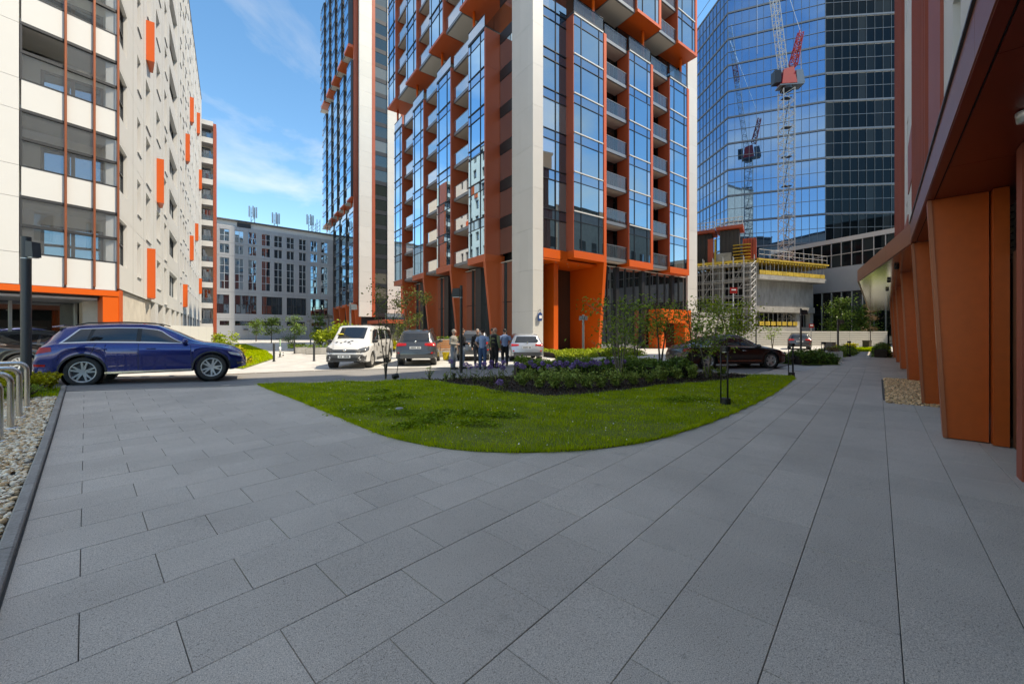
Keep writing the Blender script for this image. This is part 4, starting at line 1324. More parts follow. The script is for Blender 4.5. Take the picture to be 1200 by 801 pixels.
# pale site cabin
sc_ = thing('site_cabin', 'pale site cabin with orange edge behind the planted saplings', 'cabin', (*pd(836, 45.5), 0), azang(69))
m_ = MB(); m_.box(-4.6, 2.6, 0, 3, 0, 3.6); m_.build('cabin_body', 'hoarding', sc_)
m_ = MB(); m_.box(-4.7, 2.7, -.1, 3.1, 3.6, 3.85); m_.build('cabin_roof', 'grey_panel', sc_)
for wx in (-3, .2): MB().box(wx, wx+1.4, -.03, 0, 1.0, 2.2).build('cabin_window', 'glass_dark', sc_)
# red round site sign on a pole
def pole_sign(px, d, z, rad, lab):
    t = thing('site_sign', lab, 'sign', (*pd(px, d), 0), azang(90), 'signs at the building site')
    m_ = MB(); m_.tube((0, 0, 0), (0, 0, z), .05, n=6); m_.build('sign_pole', 'light_metal', t)
    m_ = MB(); m_.box(-rad, rad, -.06, -.02, z-rad*.9, z+rad*.7); m_.build('sign_board', 'crane_red', t)
    m_ = MB(); m_.box(-rad*.6, rad*.6, -.075, -.062, z-.05, z+.1); m_.build('sign_bar', 'sign_white', t)
pole_sign(859.5, 45, 6.4, .42, 'red site sign high on a pole before the scaffold')
pole_sign(950.5, 42, 2.3, .25, 'small red road sign on a low pole before the hoarding')

# ---- copper coloured building on the right -------------------------------------------------
croot = thing('copper_building', 'copper clad building with tapered fins and a deep canopy beside the paving', 'building', (0, 0, 0), A_PV)
TC = lambda a, w, z: (a, -1.3 + w, z)               # w towards the plaza
ZS = 3.47
for u0, wb, wt in ((8.44, .60, .76), (12.2, .60, .76), (17.9, .60, .76), (23.4, .60, .76), (28.6, .60, .76), (34, .60, .76)):
    m_ = MB()
    bt = .0
    t_ = .24
    o = 'copper_panel'
    m_.slab([(u0, -1.12, .015), (u0, -.70, .015), (u0, -.54, ZS-.005), (u0, -1.12, ZS-.005)],
            [(u0+t_, -1.12, .015), (u0+t_, -.70, .015), (u0+t_, -.54, ZS-.005), (u0+t_, -1.12, ZS-.005)])
    f_ = m_.build('tapered_fin', 'copper_panel', croot)
    m_ = MB(); m_.slab([(u0-.022, -.735, .0155), (u0-.022, -.69, .0155), (u0-.022, -.53, ZS-.006), (u0-.022, -.575, ZS-.006)],
                       [(u0-.002, -.735, .0155), (u0-.002, -.69, .0155), (u0-.002, -.53, ZS-.006), (u0-.002, -.575, ZS-.006)]); m_.build('fin_edge', 'copper_face', f_)
    part('fin_return', 'copper_panel', croot, TC, u0-.14, u0+.5, .02, .16, .01, ZS-.01)
for u0, u1 in ((-6, 6.62), (6.9, 8.28), (8.96, 12.04), (12.72, 17.74), (18.42, 23.2), (23.92, 28.4), (29.1, 33.8), (34.6, 46)):
    n_ = max(1, round((u1-u0)/1.3))
    for i in range(n_):
        q0, q1 = u0+(u1-u0)*i/n_, u0+(u1-u0)*(i+1)/n_
        part('wall_board', 'brown_wood' if u0 < 12 else 'copper_panel', croot, TC, q0+.006, q1-.006, -.2, 0, .03, 2.58)
    lv = MB()
    for k in range(8): lv.slab([TC(u0+.03, -.12, 2.64+k*.1), TC(u1-.03, -.12, 2.64+k*.1), TC(u1-.03, -.02, 2.60+k*.1), TC(u0+.03, -.02, 2.60+k*.1)],
                               [TC(u0+.03, -.12, 2.655+k*.1), TC(u1-.03, -.12, 2.655+k*.1), TC(u1-.03, -.02, 2.615+k*.1), TC(u0+.03, -.02, 2.615+k*.1)])
    lv.build('louvre', 'black_metal', croot)
part('louvre_back', 'interior_dark', croot, TC, -6, 46, -.3, -.2, 2.58, ZS)
part('wall_pilaster', 'red_cladding', croot, TC, 6.50, 6.72, -.1, .22, .0, ZS-.01)
part('wall_core', 'interior_dark', croot, TC, -6, 46, -10, -.31, 0, ZS+.3)
# canopy: near part with joints, far part flaring out
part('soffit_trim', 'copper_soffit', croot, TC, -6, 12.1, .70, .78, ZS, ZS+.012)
for i in range(7):
    u0 = -6+i*2.585
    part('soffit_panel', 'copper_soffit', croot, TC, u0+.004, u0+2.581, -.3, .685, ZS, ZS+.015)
    part('fascia_panel', 'copper_face', croot, TC, u0+.003, u0+2.582, .70, .79, ZS+.014, ZS+.40)
part('fascia_cap', 'dark_metal', croot, TC, -6, 12.1, .55, .81, ZS+.402, ZS+.43)
part('canopy_body', 'interior_dark', croot, TC, -6, 12.0, -.3, .69, ZS+.02, ZS+.39)
cp = [(12.12, -1.3), (12.12, -.52), (19.9, .57), (47, .57), (47, -1.3)]
m_ = MB(); m_.prism([(p[0]+(.05 if i in (1, 2) else 0), p[1]-(.06 if i in (1, 2, 3) else 0)) for i, p in enumerate(cp)][::-1], ZS+.005, ZS+.38); m_.build('canopy_body', 'light_metal', croot)
def fas(p, q, name='fascia_panel', n=3):
    p, q = Vector(p), Vector(q); t = (q-p)/n; nn = Vector((-t.y, t.x)).normalized()*.05
    for i in range(n):
        a, b = p+t*(i+.002), p+t*(i+.998)
        m_ = MB(); m_.slab([(a.x, a.y, ZS-.01), (b.x, b.y, ZS-.01), (b.x-nn.x, b.y-nn.y, ZS-.01), (a.x-nn.x, a.y-nn.y, ZS-.01)],
                           [(a.x, a.y, ZS+.42), (b.x, b.y, ZS+.42), (b.x-nn.x, b.y-nn.y, ZS+.42), (a.x-nn.x, a.y-nn.y, ZS+.42)])
        m_.build(name, 'copper_face', croot)
fas((12.12, -.52), (19.9, .57)); fas((19.95, .57), (47, .57), n=8)
M('mirror_soffit', (.42, .40, .38), .12, metal=.9, noise=(.6, .2))
m_ = MB(); m_.prism([(p[0], p[1]-(.06 if i in (1, 2, 3) else 0)) for i, p in enumerate(cp)][::-1], ZS-.004, ZS+.002); m_.build('canopy_soffit', 'mirror_soffit', croot)
# soffit lamps
for i, (u, v) in enumerate(((5.6, -.95), (16, -.4), (20, -.3), (24, -.3))):
    m_ = MB(); m_.lathe([(.0, -.09), (.05, -.09), (.06, -.02), (.06, 0)], 'z', 14, (u, v, ZS-.012)); m_.build('soffit_lamp', 'light_metal' if i == 0 else 'black_metal', croot, True)
# storeys above the canopy
TU = lambda a, w, z: (a, -.95 + w, z)
ZU = ZS+.43
UT = 26.6
def wedge_wall(u0, u1, wl):
    holes_ = []
    mb = MB(); holes_wall(mb, TU, u0, u1, ZU, UT, wl, .45); mb.build('white_wall', 'white_panel', croot, weld=True)
    for (a, b, c, e) in wl:
        g = pane(croot, TU, a, b, -.4, c, e, 'glass_window', 'window')
        fm = MB(); frame_rect(fm, TU, a+.01, b-.01, -.399, c+.01, e-.01, .07, .06); fm.build('window_frame', 'brown_frame', g)
wedge_wall(1.0, 11.45, [(3.6, 4.7, 5, 7), (6.2, 7.3, 4.9, 7), (9.3, 10.2, 5.1, 7.2), (3.6, 4.7, 8.2, 10.4), (6.2, 7.3, 8.4, 10.5), (9.0, 9.9, 8.3, 10.5), (8.8, 9.8, 11.6, 13.8), (6, 7, 11.7, 13.8), (9.4, 10.3, 15, 17)])
wedge_wall(19.8, 26.9, [(20.6, 21.6, 5.4, 7.4), (23.8, 24.8, 8.6, 10.8), (20.8, 21.8, 11.9, 14.1), (24.4, 25.4, 5.3, 7.3), (21.2, 22.2, 15.2, 17.4), (24.6, 25.6, 15.2, 17.4), (22.6, 23.6, 18.4, 20.6)])
part('red_wall', 'red_cladding', croot, TU, 11.46, 13.9, -.3, .05, ZU, UT)
part('red_wall', 'red_cladding', croot, TU, 13.91, 19.79, -.3, -.02, ZU, UT)
for i in range(12): part('facade_fin', 'red_cladding', croot, TU, 14.2+i*.46, 14.28+i*.46, -.018, .10, ZU, UT)
part('red_wall', 'red_cladding', croot, TU, 26.91, 38, -.3, -.02, ZU, UT)
for i in range(14): part('facade_fin', 'red_cladding', croot, TU, 27.2+i*.78, 27.28+i*.78, -.018, .12, ZU, UT)
for (u, z0_, z1_) in ((29.5, 8.4, 14.6), (32, 5.2, 8.0), (29.8, 16, 22), (21.0, ZU, 5.1), (34.5, 11, 17)): part('white_inset', 'white_panel', croot, TU, u, u+1.0, -.015, .02, z0_, z1_)
for (u0, u1, z0_, z1_) in ((19.9, 23.4, ZU+3.4, ZU+5.4), (23.5, 26.8, ZU, ZU+2.6)): part('red_inset', 'red_cladding', croot, TU, u0, u1, .003, .03, z0_, z1_)
part('building_core', 'interior_dark', croot, TU, 1.0, 38, -14, -.46, ZU, UT)
part('roof', 'roof_felt', croot, TU, .8, 38.2, -14, .1, UT+.01, UT+.3)

# ---- taller neighbours outside the picture (they shade the plaza and stand in the reflections)
def plain_block(name, label, p, q, depth, hgt, mat):
    p, q = Vector(p), Vector(q); L = (q-p).length; ang = math.atan2(*(q-p).yx)
    t = thing(name, label, 'building', (p.x, p.y, 0), ang)
    m_ = MB(); m_.box(0, L, -depth, 0, 0, hgt); m_.build('wall', mat, t)
    TT = lambda a, w, z: (a, w, z)
    for f in range(int(hgt/3.2)-1):
        for i in range(int(L/3.2)):
            part('window', 'glass_window', t, TT, 1+i*3.2, 2.5+i*3.2, .0, .03, 1+f*3.2, 2.8+f*3.2)
    m_ = MB(); m_.box(-.2, L+.2, -depth-.2, .2, hgt, hgt+.4); m_.build('roof', 'roof_felt', t)
    return t
_h = 46.0
_s = _h/math.tan(SUN_EL)
_dr, _dd = math.sin(math.radians(SUN_AZ))*_s, math.cos(math.radians(SUN_AZ))*_s
ea = (-6.08+_dr, 14.07+_dd); eb_ = (-6.08-11+_dr, 14.07-4.9+_dd)
plain_block('apartment_tower', 'plain beige apartment tower behind the viewer shading the paved plaza', rd(*eb_), rd(*ea), 14, _h, 'beige_ribbed')
plain_block('apartment_building', 'beige apartment block with square windows mirrored in the tower glass', rd(34, 20), rd(72, 44), 13, 24, 'beige_ribbed')
# ------------------------------------------------------------------ vehicles
M('tyre', (.035, .034, .032), .85, noise=(8, .4))
M('rim', (.55, .54, .52), .35, metal=.45)
M('car_glass', (.012, .014, .016), .03, spec=.9)
M('car_trim', (.02, .02, .021), .5)
M('chrome', (.6, .6, .59), .22, metal=1.)
M('tail_red', (.45, .012, .012), .15)
M('lamp_clear', (.62, .64, .66), .12, metal=.4)
M('lamp_dark', (.13, .135, .14), .12, metal=.4)
M('plate', (.75, .75, .73), .5)
M('plate_text', (.02, .02, .02), .6)
M('plastic_grey', (.07, .072, .075), .6)
def paint(n, c, metal=.35, rough=.28): M(n, c, rough, metal=metal, coat=1.)
paint('paint_blue', (.0, .016, .16), .5, .22); paint('paint_white', (.58, .58, .575), 0, .35); paint('paint_graphite', (.055, .058, .062))
paint('paint_silver', (.45, .48, .52), .6); paint('paint_black', (.006, .006, .007), .1); paint('paint_grey', (.09, .095, .1))

def smooth_curve(pts, xs, k=3):
    xd = np.linspace(pts[0][0], pts[-1][0], 400)
    yd = np.interp(xd, [p[0] for p in pts], [p[1] for p in pts])
    if k:
        w = np.hanning(2*k*2+3); w /= w.sum()
        pad = len(w)//2
        yd = np.convolve(np.pad(yd, pad, mode='edge'), w, 'valid')
    return np.interp(xs, xd, yd)

class Car:
    def __init__(s, name, label, sp, loc, heading, group='cars parked along the street'):
        s.sp = sp; L = sp['L']; s.L = L
        s.root = thing(name, label, sp.get('cat', 'car'), (loc[0], loc[1], float(zg(*loc))), heading, group)
        s.sc = sp.get('scale', 1.0); s.root.scale = (s.sc, s.sc, s.sc*sp.get('zs', 1.0))
        k = sp.get('k', 3)
        s.fx = lambda x: smooth_curve(sp['top'], x, k)
        s.fb = lambda x: smooth_curve(sp['belt'], x, 3)
        s.fw = lambda x: smooth_curve(sp['wid'], x, 2)
        s.fr = lambda x: smooth_curve(sp['roofw'], x, 4)
        s.xa = sp['axles']; s.R = sp['R']; s.AR = sp.get('AR', s.R+.055)
        s.body()
    def section(s, x):
        sp = s.sp
        x = float(np.clip(x, -s.L/2, s.L/2))
        zt, zb, w, rw = [float(f(np.array([x]))[0]) for f in (s.fx, s.fb, s.fw, s.fr)]
        zb = min(zb, zt-.05)
        zs = sp['sill'] + .10*max(0, (abs(x)-(s.L/2-.35))/.35)
        za = zs
        for xa in s.xa:
            dx = x-xa
            if abs(dx) < s.AR: za = max(za, s.R*.98+math.sqrt(s.AR**2-dx*dx))
        rw = min(rw, w-.04)
        g = max(0., zt-zb)
        P = [(0, zs+.03), (w-.30, zs+.02), (w-.30, za), (w-.035, za), (w-.004, za+.035)]
        for t, dw in ((.25, .0), (.5, .012), (.68, .016), (.80, .006), (.9, -.008)):
            P.append((w+dw-.012, za+.035+(zb-za-.035)*t))
        P.append((w-.045, zb-.012)); P.append((w-.062, zb))
        # greenhouse
        w0 = w-.075
        crown = min(.085, g*.5)
        for t in (.0, .25, .5, .75, .96):
            z = zb+.006+(zt-crown-zb-.006)*t
            y = w0+(rw-w0)*(t**1.25)
            P.append((y, z))
        P += [(rw-.035, zt-crown*.55), (rw*.86, zt-crown*.28), (rw*.5, zt-crown*.06), (0, zt)]
        return P
    def body(s):
        h = s.L/2
        xs = np.concatenate([np.linspace(-h, -h+.5, 16), np.linspace(-h+.55, h-.55, 74), np.linspace(h-.5, h, 16)])
        for xa in s.xa: xs = np.concatenate([xs, xa+s.AR*np.sin(np.linspace(-math.pi/2, math.pi/2, 17))*.999])
        xs = np.unique(np.round(xs, 4))
        m = MB(); rows = []
        for x in xs:
            P = s.section(x)
            rows.append([(x, -y, z) for (y, z) in P] + [(x, y, z) for (y, z) in P[::-1][1:]])
        m.grid(rows)
        n = len(rows[0]); tot = len(rows)
        m.f.append(tuple(range(n))[::-1]); m.f.append(tuple((tot-1)*n+i for i in range(n)))
        b = m.build('body', s.sp['paint'], s.root, True, 38, weld=True)
        s.bodyo = b
        s.xs = xs
        s._tops = s.fx(xs); s._w = s.fw(xs)
    # --- surface helpers
    def side(s, x, f, sgn, off=.006):              # f 0..1 from arch to belt, 1..2 belt to roof edge
        P = s.section(x)
        if f <= 1: Q = P[4:12]
        else: Q = P[12:17]; f -= 1
        t = f*(len(Q)-1); i = min(int(t), len(Q)-2); t -= i
        y = Q[i][0]+(Q[i+1][0]-Q[i][0])*t; z = Q[i][1]+(Q[i+1][1]-Q[i][1])*t
        return (x, sgn*(y+off), z+off*.3)
    def sidez(s, x, z, sgn, off=.006):
        P = s.section(x)[4:17]
        zz = [p[1] for p in P]; yy = [p[0] for p in P]
        return (x, sgn*(float(np.interp(z, zz, yy))+off), z)
    def topz(s, x, y):
        P = s.section(x)[16:]
        ys = [p[0] for p in P][::-1]; zs = [p[1] for p in P][::-1]
        return float(np.interp(abs(y), ys, zs))
    def end(s, y, z, front, off=.008):
        """surface point seen from the front / rear at lateral y and height z"""
        xs = s.xs[::-1] if front else s.xs
        prev = None
        for x in xs:
            P = s.section(x)
            if abs(y) > max(p[0] for p in P[3:]): continue
            Q = P[3:]
            yy = [p[0] for p in Q]; zz = [p[1] for p in Q]
            # height of the section outline at |y|
            top = None
            for i in range(len(Q)-1, 0, -1):
                y0, y1 = Q[i][0], Q[i-1][0]
                if min(y0, y1)-1e-6 <= abs(y) <= max(y0, y1)+1e-6:
                    t = 0 if abs(y1-y0) < 1e-6 else (abs(y)-y0)/(y1-y0)
                    top = Q[i][1]+(Q[i-1][1]-Q[i][1])*t; break
            if top is not None and top >= z:
                if prev is not None and top > prev[1]: x = prev[0]+(x-prev[0])*(z-prev[1])/(top-prev[1])
                return (x+(off if front else -off), y, z+off*.35)
            if top is not None: prev = (x, top)
        return (0, y, z)
    def patch_side(s, name, quad, mat, sgn, off=.006, nu=10, nv=4, z=True, parent=None):
        """quad: (x,z) corners bl, br, tr, tl"""
        m = MB(); rows = []
        (ax, az), (bx, bz), (cx_, cz), (dx, dz) = quad
        for j in range(nv+1):
            v = j/nv; row = []
            for i in range(nu+1):
                u = i/nu
                x = (ax+(bx-ax)*u)*(1-v)+(dx+(cx_-dx)*u)*v
                zz = (az+(bz-az)*u)*(1-v)+(dz+(cz-dz)*u)*v
                row.append(s.sidez(x, zz, sgn, off))
            rows.append(row)
        m.grid(rows)
        return m.build(name, mat, parent or s.root, True)
    def patch_gh(s, name, xb0, xb1, xt0, xt1, f0, f1, mat, sgn, off=.005, n=12):
        m = MB(); rows = []
        for j in range(5):
            v = j/4; f = f0+(f1-f0)*v
            rows.append([s.side(xb0+(xt0-xb0)*v+((xb1-xb0)+((xt1-xt0)-(xb1-xb0))*v)*i/n, 1+f, sgn, off) for i in range(n+1)])
        m.grid(rows)
        return m.build(name, mat, s.root, True)
    def patch_end(s, name, yz, mat, front, off=.008, nu=8, nv=4, parent=None):
        (ay, az), (by, bz), (cy_, cz), (dy, dz) = yz
        m = MB(); rows = []
        for j in range(nv+1):
            v = j/nv
            rows.append([s.end((ay+(by-ay)*u)*(1-v)+(dy+(cy_-dy)*u)*v, (az+(bz-az)*u)*(1-v)+(dz+(cz-dz)*u)*v, front, off) for u in [i/nu for i in range(nu+1)]])
        m.grid(rows)
        return m.build(name, mat, parent or s.root, True)
    def screen(s, name, x0, x1, m0, m1, mat='car_glass', n=8, off=.006):
        """glass across the car between stations x0 and x1, m0/m1 half-width share"""
        m = MB(); rows = []
        for j in range(7):
            x = x0+(x1-x0)*j/6; mm = m0+(m1-m0)*j/6
            rw = s.section(x)[16][0]
            rows.append([(x, rw*mm*(2*i/n-1), s.topz(x, rw*mm*(2*i/n-1))+off) for i in range(n+1)])
        m.grid(rows)
        return m.build(name, mat, s.root, True)
    def wheels(s, spokes=5, rimr=.70, dbl=True):
        R = s.R; W = .235; rr = R*rimr
        t = MB()
        t.lathe([(rr, -W*.42), (rr*1.03, -W*.5), (R*.93, -W*.5), (R*.985, -W*.40), (R, -W*.2), (R, W*.2), (R*.985, W*.40), (R*.93, W*.5), (rr*1.03, W*.5), (rr, W*.42)], 'y', 40)
        tm = t.mesh('wheel', 'tyre', True)
        r = MB()
        r.lathe([(rr*1.01, W*.46), (rr*.97, W*.47), (rr*.91, W*.42), (rr*.88, W*.1), (rr*.86, -W*.2)], 'y', 40)
        r.lathe([(0, W*.36), (rr*.15, W*.36), (rr*.19, W*.30), (rr*.19, 0)], 'y', 16)
        for i in range(spokes):
            a = 2*math.pi*i/spokes
            for dd in ((-.16, .16) if dbl else (0,)):
                a0, a1 = a+dd*.9, a+dd*1.35
                w0, w1 = .055*rr/.25, .042*rr/.25
                def q(rad, ang, wid, yy):
                    c, s_ = math.cos(ang), math.sin(ang)
                    return [(rad*c-s_*wid/2, yy, rad*s_+c*wid/2), (rad*c+s_*wid/2, yy, rad*s_-c*wid/2)]
                i0, i1 = q(rr*.14, a0, w0, W*.36), q(rr*.93, a1, w1*.8, W*.43)
                j0, j1 = q(rr*.14, a0, w0, W*.16), q(rr*.93, a1, w1*.8, W*.24)
                r.slab([i0[0], i0[1], i1[1], i1[0]], [j0[0], j0[1], j1[1], j1[0]])
        rm = r.mesh('rim', 'rim', True, 40)
        bd = MB(); bd.lathe([(0, W*.05), (rr*.9, W*.05)], 'y', 24); bm_ = bd.mesh('brake_disc', 'plastic_grey')
        ln = MB()
        ln.lathe([(s.AR-.012, -.14), (s.AR-.012, .115)], 'y', 36); ln.lathe([(0, -.14), (s.AR-.012, -.14)], 'y', 36)
        for xa in s.xa:
            w = float(s.fw(np.array([xa]))[0])
            for sg_ in (1, -1):
                o = obj('wheel', tm, s.root, (xa, sg_*(w-.045-W/2), R))
                o.rotation_euler = (0, RN.uniform(0, 1), 0 if sg_ > 0 else math.pi)
                obj('rim', rm, o); obj('brake_disc', bm_, o)
                lo = MB(); 
                lo.v = [(p[0], p[1]*sg_, p[2]) for p in ln.v]; lo.f = ln.f
                l_ = lo.build('wheel_liner', 'car_trim', s.root); l_.location = (xa, sg_*(w-.16), R*.98)
    def arch_trim(s, mat='car_trim', wd=.05):
        for xa in s.xa:
            for sg_ in (1, -1):
                m = MB(); r0, r1 = [], []
                for i in range(25):
                    a = math.radians(-8+196*i/24)
                    for rad, row in ((s.AR+.002, r0), (s.AR+wd, r1)):
                        x, z = xa+rad*math.cos(a), max(s.sp['sill']+.02, s.R*.98+rad*math.sin(a))
                        p = s.sidez(x, max(z, s.section(x)[4][1]), sg_, .012)
                        row.append((p[0], p[1], z))
                m.grid([r0, r1]); m.build('arch_trim', mat, s.root, True)
    def mirrors(s, x, z, mat):
        for sg_ in (1, -1):
            p = s.sidez(x, z, sg_, 0)
            m = MB(); m.ball((x-.02, p[1]+sg_*.13, z+.03), .07, .13, .085, 10, 7)
            m.tube((x+.01, p[1]-sg_*.02, z-.02), (x, p[1]+sg_*.08, z), .03, n=6)
            m.build('mirror', mat, s.root, True)
    def strip_side(s, name, pts, hgt, mat, sgn, off=.008):
        m = MB(); a = [s.sidez(x, z, sgn, off) for x, z in pts]; b = [s.sidez(x, z+hgt, sgn, off) for x, z in pts]
        m.grid([a, b]); return m.build(name, mat, s.root, True)
    def vseam(s, x, z0, z1, sgn, lean=0):
        n = 10; pts = [(x+lean*(i/n), z0+(z1-z0)*i/n) for i in range(n+1)]
        m = MB(); m.grid([[s.sidez(px_-.006, z, sgn, .004) for px_, z in pts], [s.sidez(px_+.006, z, sgn, .004) for px_, z in pts]])
        m.build('door_seam', 'car_trim', s.root)
    def handles(s, xs_, z, mat):
        for x in xs_:
            for sg_ in (1, -1):
                p = s.sidez(x, z, sg_, 0)
                m = MB(); m.tube((x-.1, p[1]+sg_*.03, z), (x+.1, p[1]+sg_*.03, z), .015, n=6); m.tube((x-.09, p[1]+sg_*.03, z), (x-.09, p[1], z), .012, n=5); m.tube((x+.09, p[1]+sg_*.03, z), (x+.09, p[1], z), .012, n=5)
                m.build('door_handle', mat, s.root, True)
    def plate(s, z, front, txt, w=.26, blue=True):
        m = MB(); x = s.end(0, z, front, .022)[0]; t = .008 if front else -.008
        m.box(min(x, x-t), max(x, x-t), -w, w, z-.057, z+.057)
        o = m.build('number_plate', 'plate', s.root)
        m = MB()
        for k in range(7):
            if k == 2: continue
            y = -.17+k*.06; xx = x+(.001 if front else -.001)
            m.box(min(xx, xx-t*.3), max(xx, xx-t*.3)+.0005, y-.018, y+.018, z-.034, z+.034)
        m.build('plate_print', 'plate_text', o)

# proportions ------------------------------------------------------------------------------
SUV = dict(L=4.70, sill=.30, R=.385, AR=.445, axles=(-1.36, 1.46), paint='paint_blue',
  top=[(-2.35, .74), (-2.33, .98), (-2.22, 1.14), (-2.10, 1.26), (-1.92, 1.44), (-1.80, 1.56), (-1.4, 1.635), (-.7, 1.675), (-.2, 1.67), (.15, 1.62), (.55, 1.44), (.98, 1.21), (1.2, 1.14), (1.7, 1.07), (2.0, .985), (2.18, .88), (2.30, .72), (2.35, .56)],
  belt=[(-2.35, .62), (-2.2, 1.02), (-1.9, 1.12), (-1.2, 1.145), (0, 1.12), (.9, 1.09), (1.3, 1.05), (1.9, .93), (2.2, .78), (2.35, .50)],
  wid=[(-2.35, .66), (-2.31, .78), (-2.2, .87), (-1.9, .925), (-1, .945), (1.2, .945), (1.8, .92), (2.1, .86), (2.25, .76), (2.35, .58)],
  roofw=[(-2.35, .45), (-2.0, .60), (-1.6, .62), (-.5, .63), (.2, .62), (1.0, .70), (1.4, .74), (2.35, .5)])
def dress(c, pane_x, tailz, headz, txt_r, txt_f, chrome=True, rails=True, spokes=5, dark_low=True):
    """glazing, lamps, seams, trim shared by the passenger cars"""
    s = c
    for sg_ in (1, -1):
        for (b0, b1, t0, t1) in pane_x: s.patch_gh('side_window', b0, b1, t0, t1, .06, .88, 'car_glass', sg_)
        xb0, xb1 = pane_x[0][0], pane_x[-1][1]; xt0, xt1 = pane_x[0][2], pane_x[-1][3]
        n = 24
        m = MB(); m.grid([[s.side(xb0+(xt0-xb0)*f+((xb1-xb0)+((xt1-xt0)-(xb1-xb0))*f)*i/n, 1+(.05+.84*f), sg_, .003) for i in range(n+1)] for f in (0, .25, .5, .75, 1)])
        m.build('window_pillars', 'car_trim', s.root, True)
        if chrome:
            n = 30
            m = MB(); m.grid([[s.side(xb0+(xb1-xb0)*i/n, 1.0, sg_, .010) for i in range(n+1)], [s.side(xb0+(xb1-xb0)*i/n, 1.06, sg_, .010) for i in range(n+1)]])
            m.grid([[s.side(xt0+(xt1-xt0)*i/n, 1.885, sg_, .010) for i in range(n+1)], [s.side(xt0+(xt1-xt0)*i/n, 1.935, sg_, .010) for i in range(n+1)]])
            m.grid([[s.side(xb0-.02+(xt0-xb0)*i/8, 1.0+.93*i/8, sg_, .010) for i in range(9)], [s.side(xb0+.03+(xt0-xb0)*i/8, 1.0+.93*i/8, sg_, .010) for i in range(9)]])
            m.grid([[s.side(xb1-.03+(xt1-xb1)*i/8, 1.0+.93*i/8, sg_, .010) for i in range(9)], [s.side(xb1+.02+(xt1-xb1)*i/8, 1.0+.93*i/8, sg_, .010) for i in range(9)]])
            m.build('window_trim', 'chrome', s.root, True)
    s.wheels(spokes)
# --- the blue estate SUV at the left
loc = Vector(rd(-12.05, 12.25)) ; loc = Vector(pd(181.5, 12.15))
q5 = Car('parked_car', 'dark blue parked SUV with silver alloy wheels at the paving edge', dict(SUV, scale=.985, zs=1.06), loc, azang(56))
dress(q5, [(-1.80, -1.30, -1.46, -1.22), (-1.24, -.28, -1.14, -.28), (-.18, .90, -.18, .26)], 0, 0, '', '')
q5.arch_trim('car_trim', .045)
for sg_ in (1, -1):
    q5.strip_side('sill_trim', [(-.92+i*.1, .325) for i in range(20)], .045, 'chrome', sg_, .016)
    q5.strip_side('lower_cladding', [(-.92+i*.1, .30) for i in range(20)], .035, 'car_trim', sg_, .012)
    q5.vseam(-.23, .40, 1.10, sg_); q5.vseam(.98, .42, 1.05, sg_, -.03); q5.vseam(-1.22, .80, 1.11, sg_, .12)
    q5.strip_side('shoulder_crease', [(-1.95+i*.1, .985+.02*math.sin(i*.09)) for i in range(38)], .012, 'paint_blue', sg_, .014)
    q5.strip_side('door_crease', [(-.85+i*.1, .50+.004*i) for i in range(18)], .02, 'paint_blue', sg_, .013)
    q5.patch_side('tail_lamp', [(-2.31, .86), (-1.93, .93), (-1.95, 1.04), (-2.27, 1.03)], 'tail_red', sg_)
    q5.patch_side('rear_reflector', [(-2.28, .56), (-2.05, .555), (-2.05, .605), (-2.29, .615)], 'tail_red', sg_)
    q5.patch_side('headlamp', [(1.95, .76), (2.26, .68), (2.26, .76), (1.86, .855)], 'lamp_clear', sg_, .012)
    q5.patch_side('fog_surround', [(2.12, .44), (2.27, .46), (2.27, .52), (2.10, .54)], 'car_trim', sg_, .01)
    q5.patch_side('fog_bar', [(2.12, .475), (2.28, .485), (2.28, .50), (2.12, .495)], 'chrome', sg_, .016)
    rl = MB(); rl.path([(-1.55, sg_*.60, 1.60), (-1.3, sg_*.615, 1.665), (-.5, sg_*.62, 1.695), (.1, sg_*.61, 1.67), (.3, sg_*.60, 1.60)], .018, 6); rl.build('roof_rail', 'car_trim', q5.root, True)
q5.screen('windscreen', .30, .94, .93, .92); q5.screen('rear_window', -2.14, -1.82, .86, .9)
q5.patch_end('grille', [(-.45, .42), (.45, .42), (.5, .76), (-.5, .76)], 'car_trim', True); q5.plate(.52, True, 'WX 4417K')
q5.mirrors(.84, 1.12, 'paint_blue'); q5.handles((-.98, .05), .97, 'paint_blue')
sp_ = MB(); sp_.slab([(-1.80, -.56, 1.575), (-1.80, .56, 1.575), (-2.02, .54, 1.545), (-2.02, -.54, 1.545)], [(-1.80, -.56, 1.605), (-1.80, .56, 1.605), (-2.02, .54, 1.57), (-2.02, -.54, 1.57)]); sp_.build('spoiler', 'paint_blue', q5.root)

# --- white van
VAN = dict(L=4.96, sill=.27, R=.335, AR=.39, axles=(-1.75, 1.52), paint='paint_white', cat='van', k=3,
  top=[(-2.48, .7), (-2.46, 1.2), (-2.40, 1.75), (-2.3, 1.86), (-1.5, 1.90), (0, 1.90), (.75, 1.88), (1.0, 1.83), (1.55, 1.38), (1.78, 1.17), (2.0, 1.09), (2.25, .98), (2.40, .84), (2.46, .66), (2.48, .5)],
  belt=[(-2.48, .62), (-2.38, 1.14), (-1, 1.16), (1.1, 1.12), (1.5, 1.06), (1.9, .98), (2.25, .82), (2.48, .46)],
  wid=[(-2.48, .80), (-2.4, .92), (-2.1, .955), (1.6, .955), (2.0, .92), (2.25, .83), (2.38, .72), (2.48, .56)],
  roofw=[(-2.48, .74), (-2.2, .78), (.6, .79), (1.1, .74), (1.6, .76), (2.48, .5)])
vl = Vector(pd(424.5, 19.2)); VH = azang(180-4)
van = Car('delivery_van', 'white delivery van with black doodle graphics and dark lower bumper', dict(VAN), vl, VH)
van.wheels(6, .64, False)
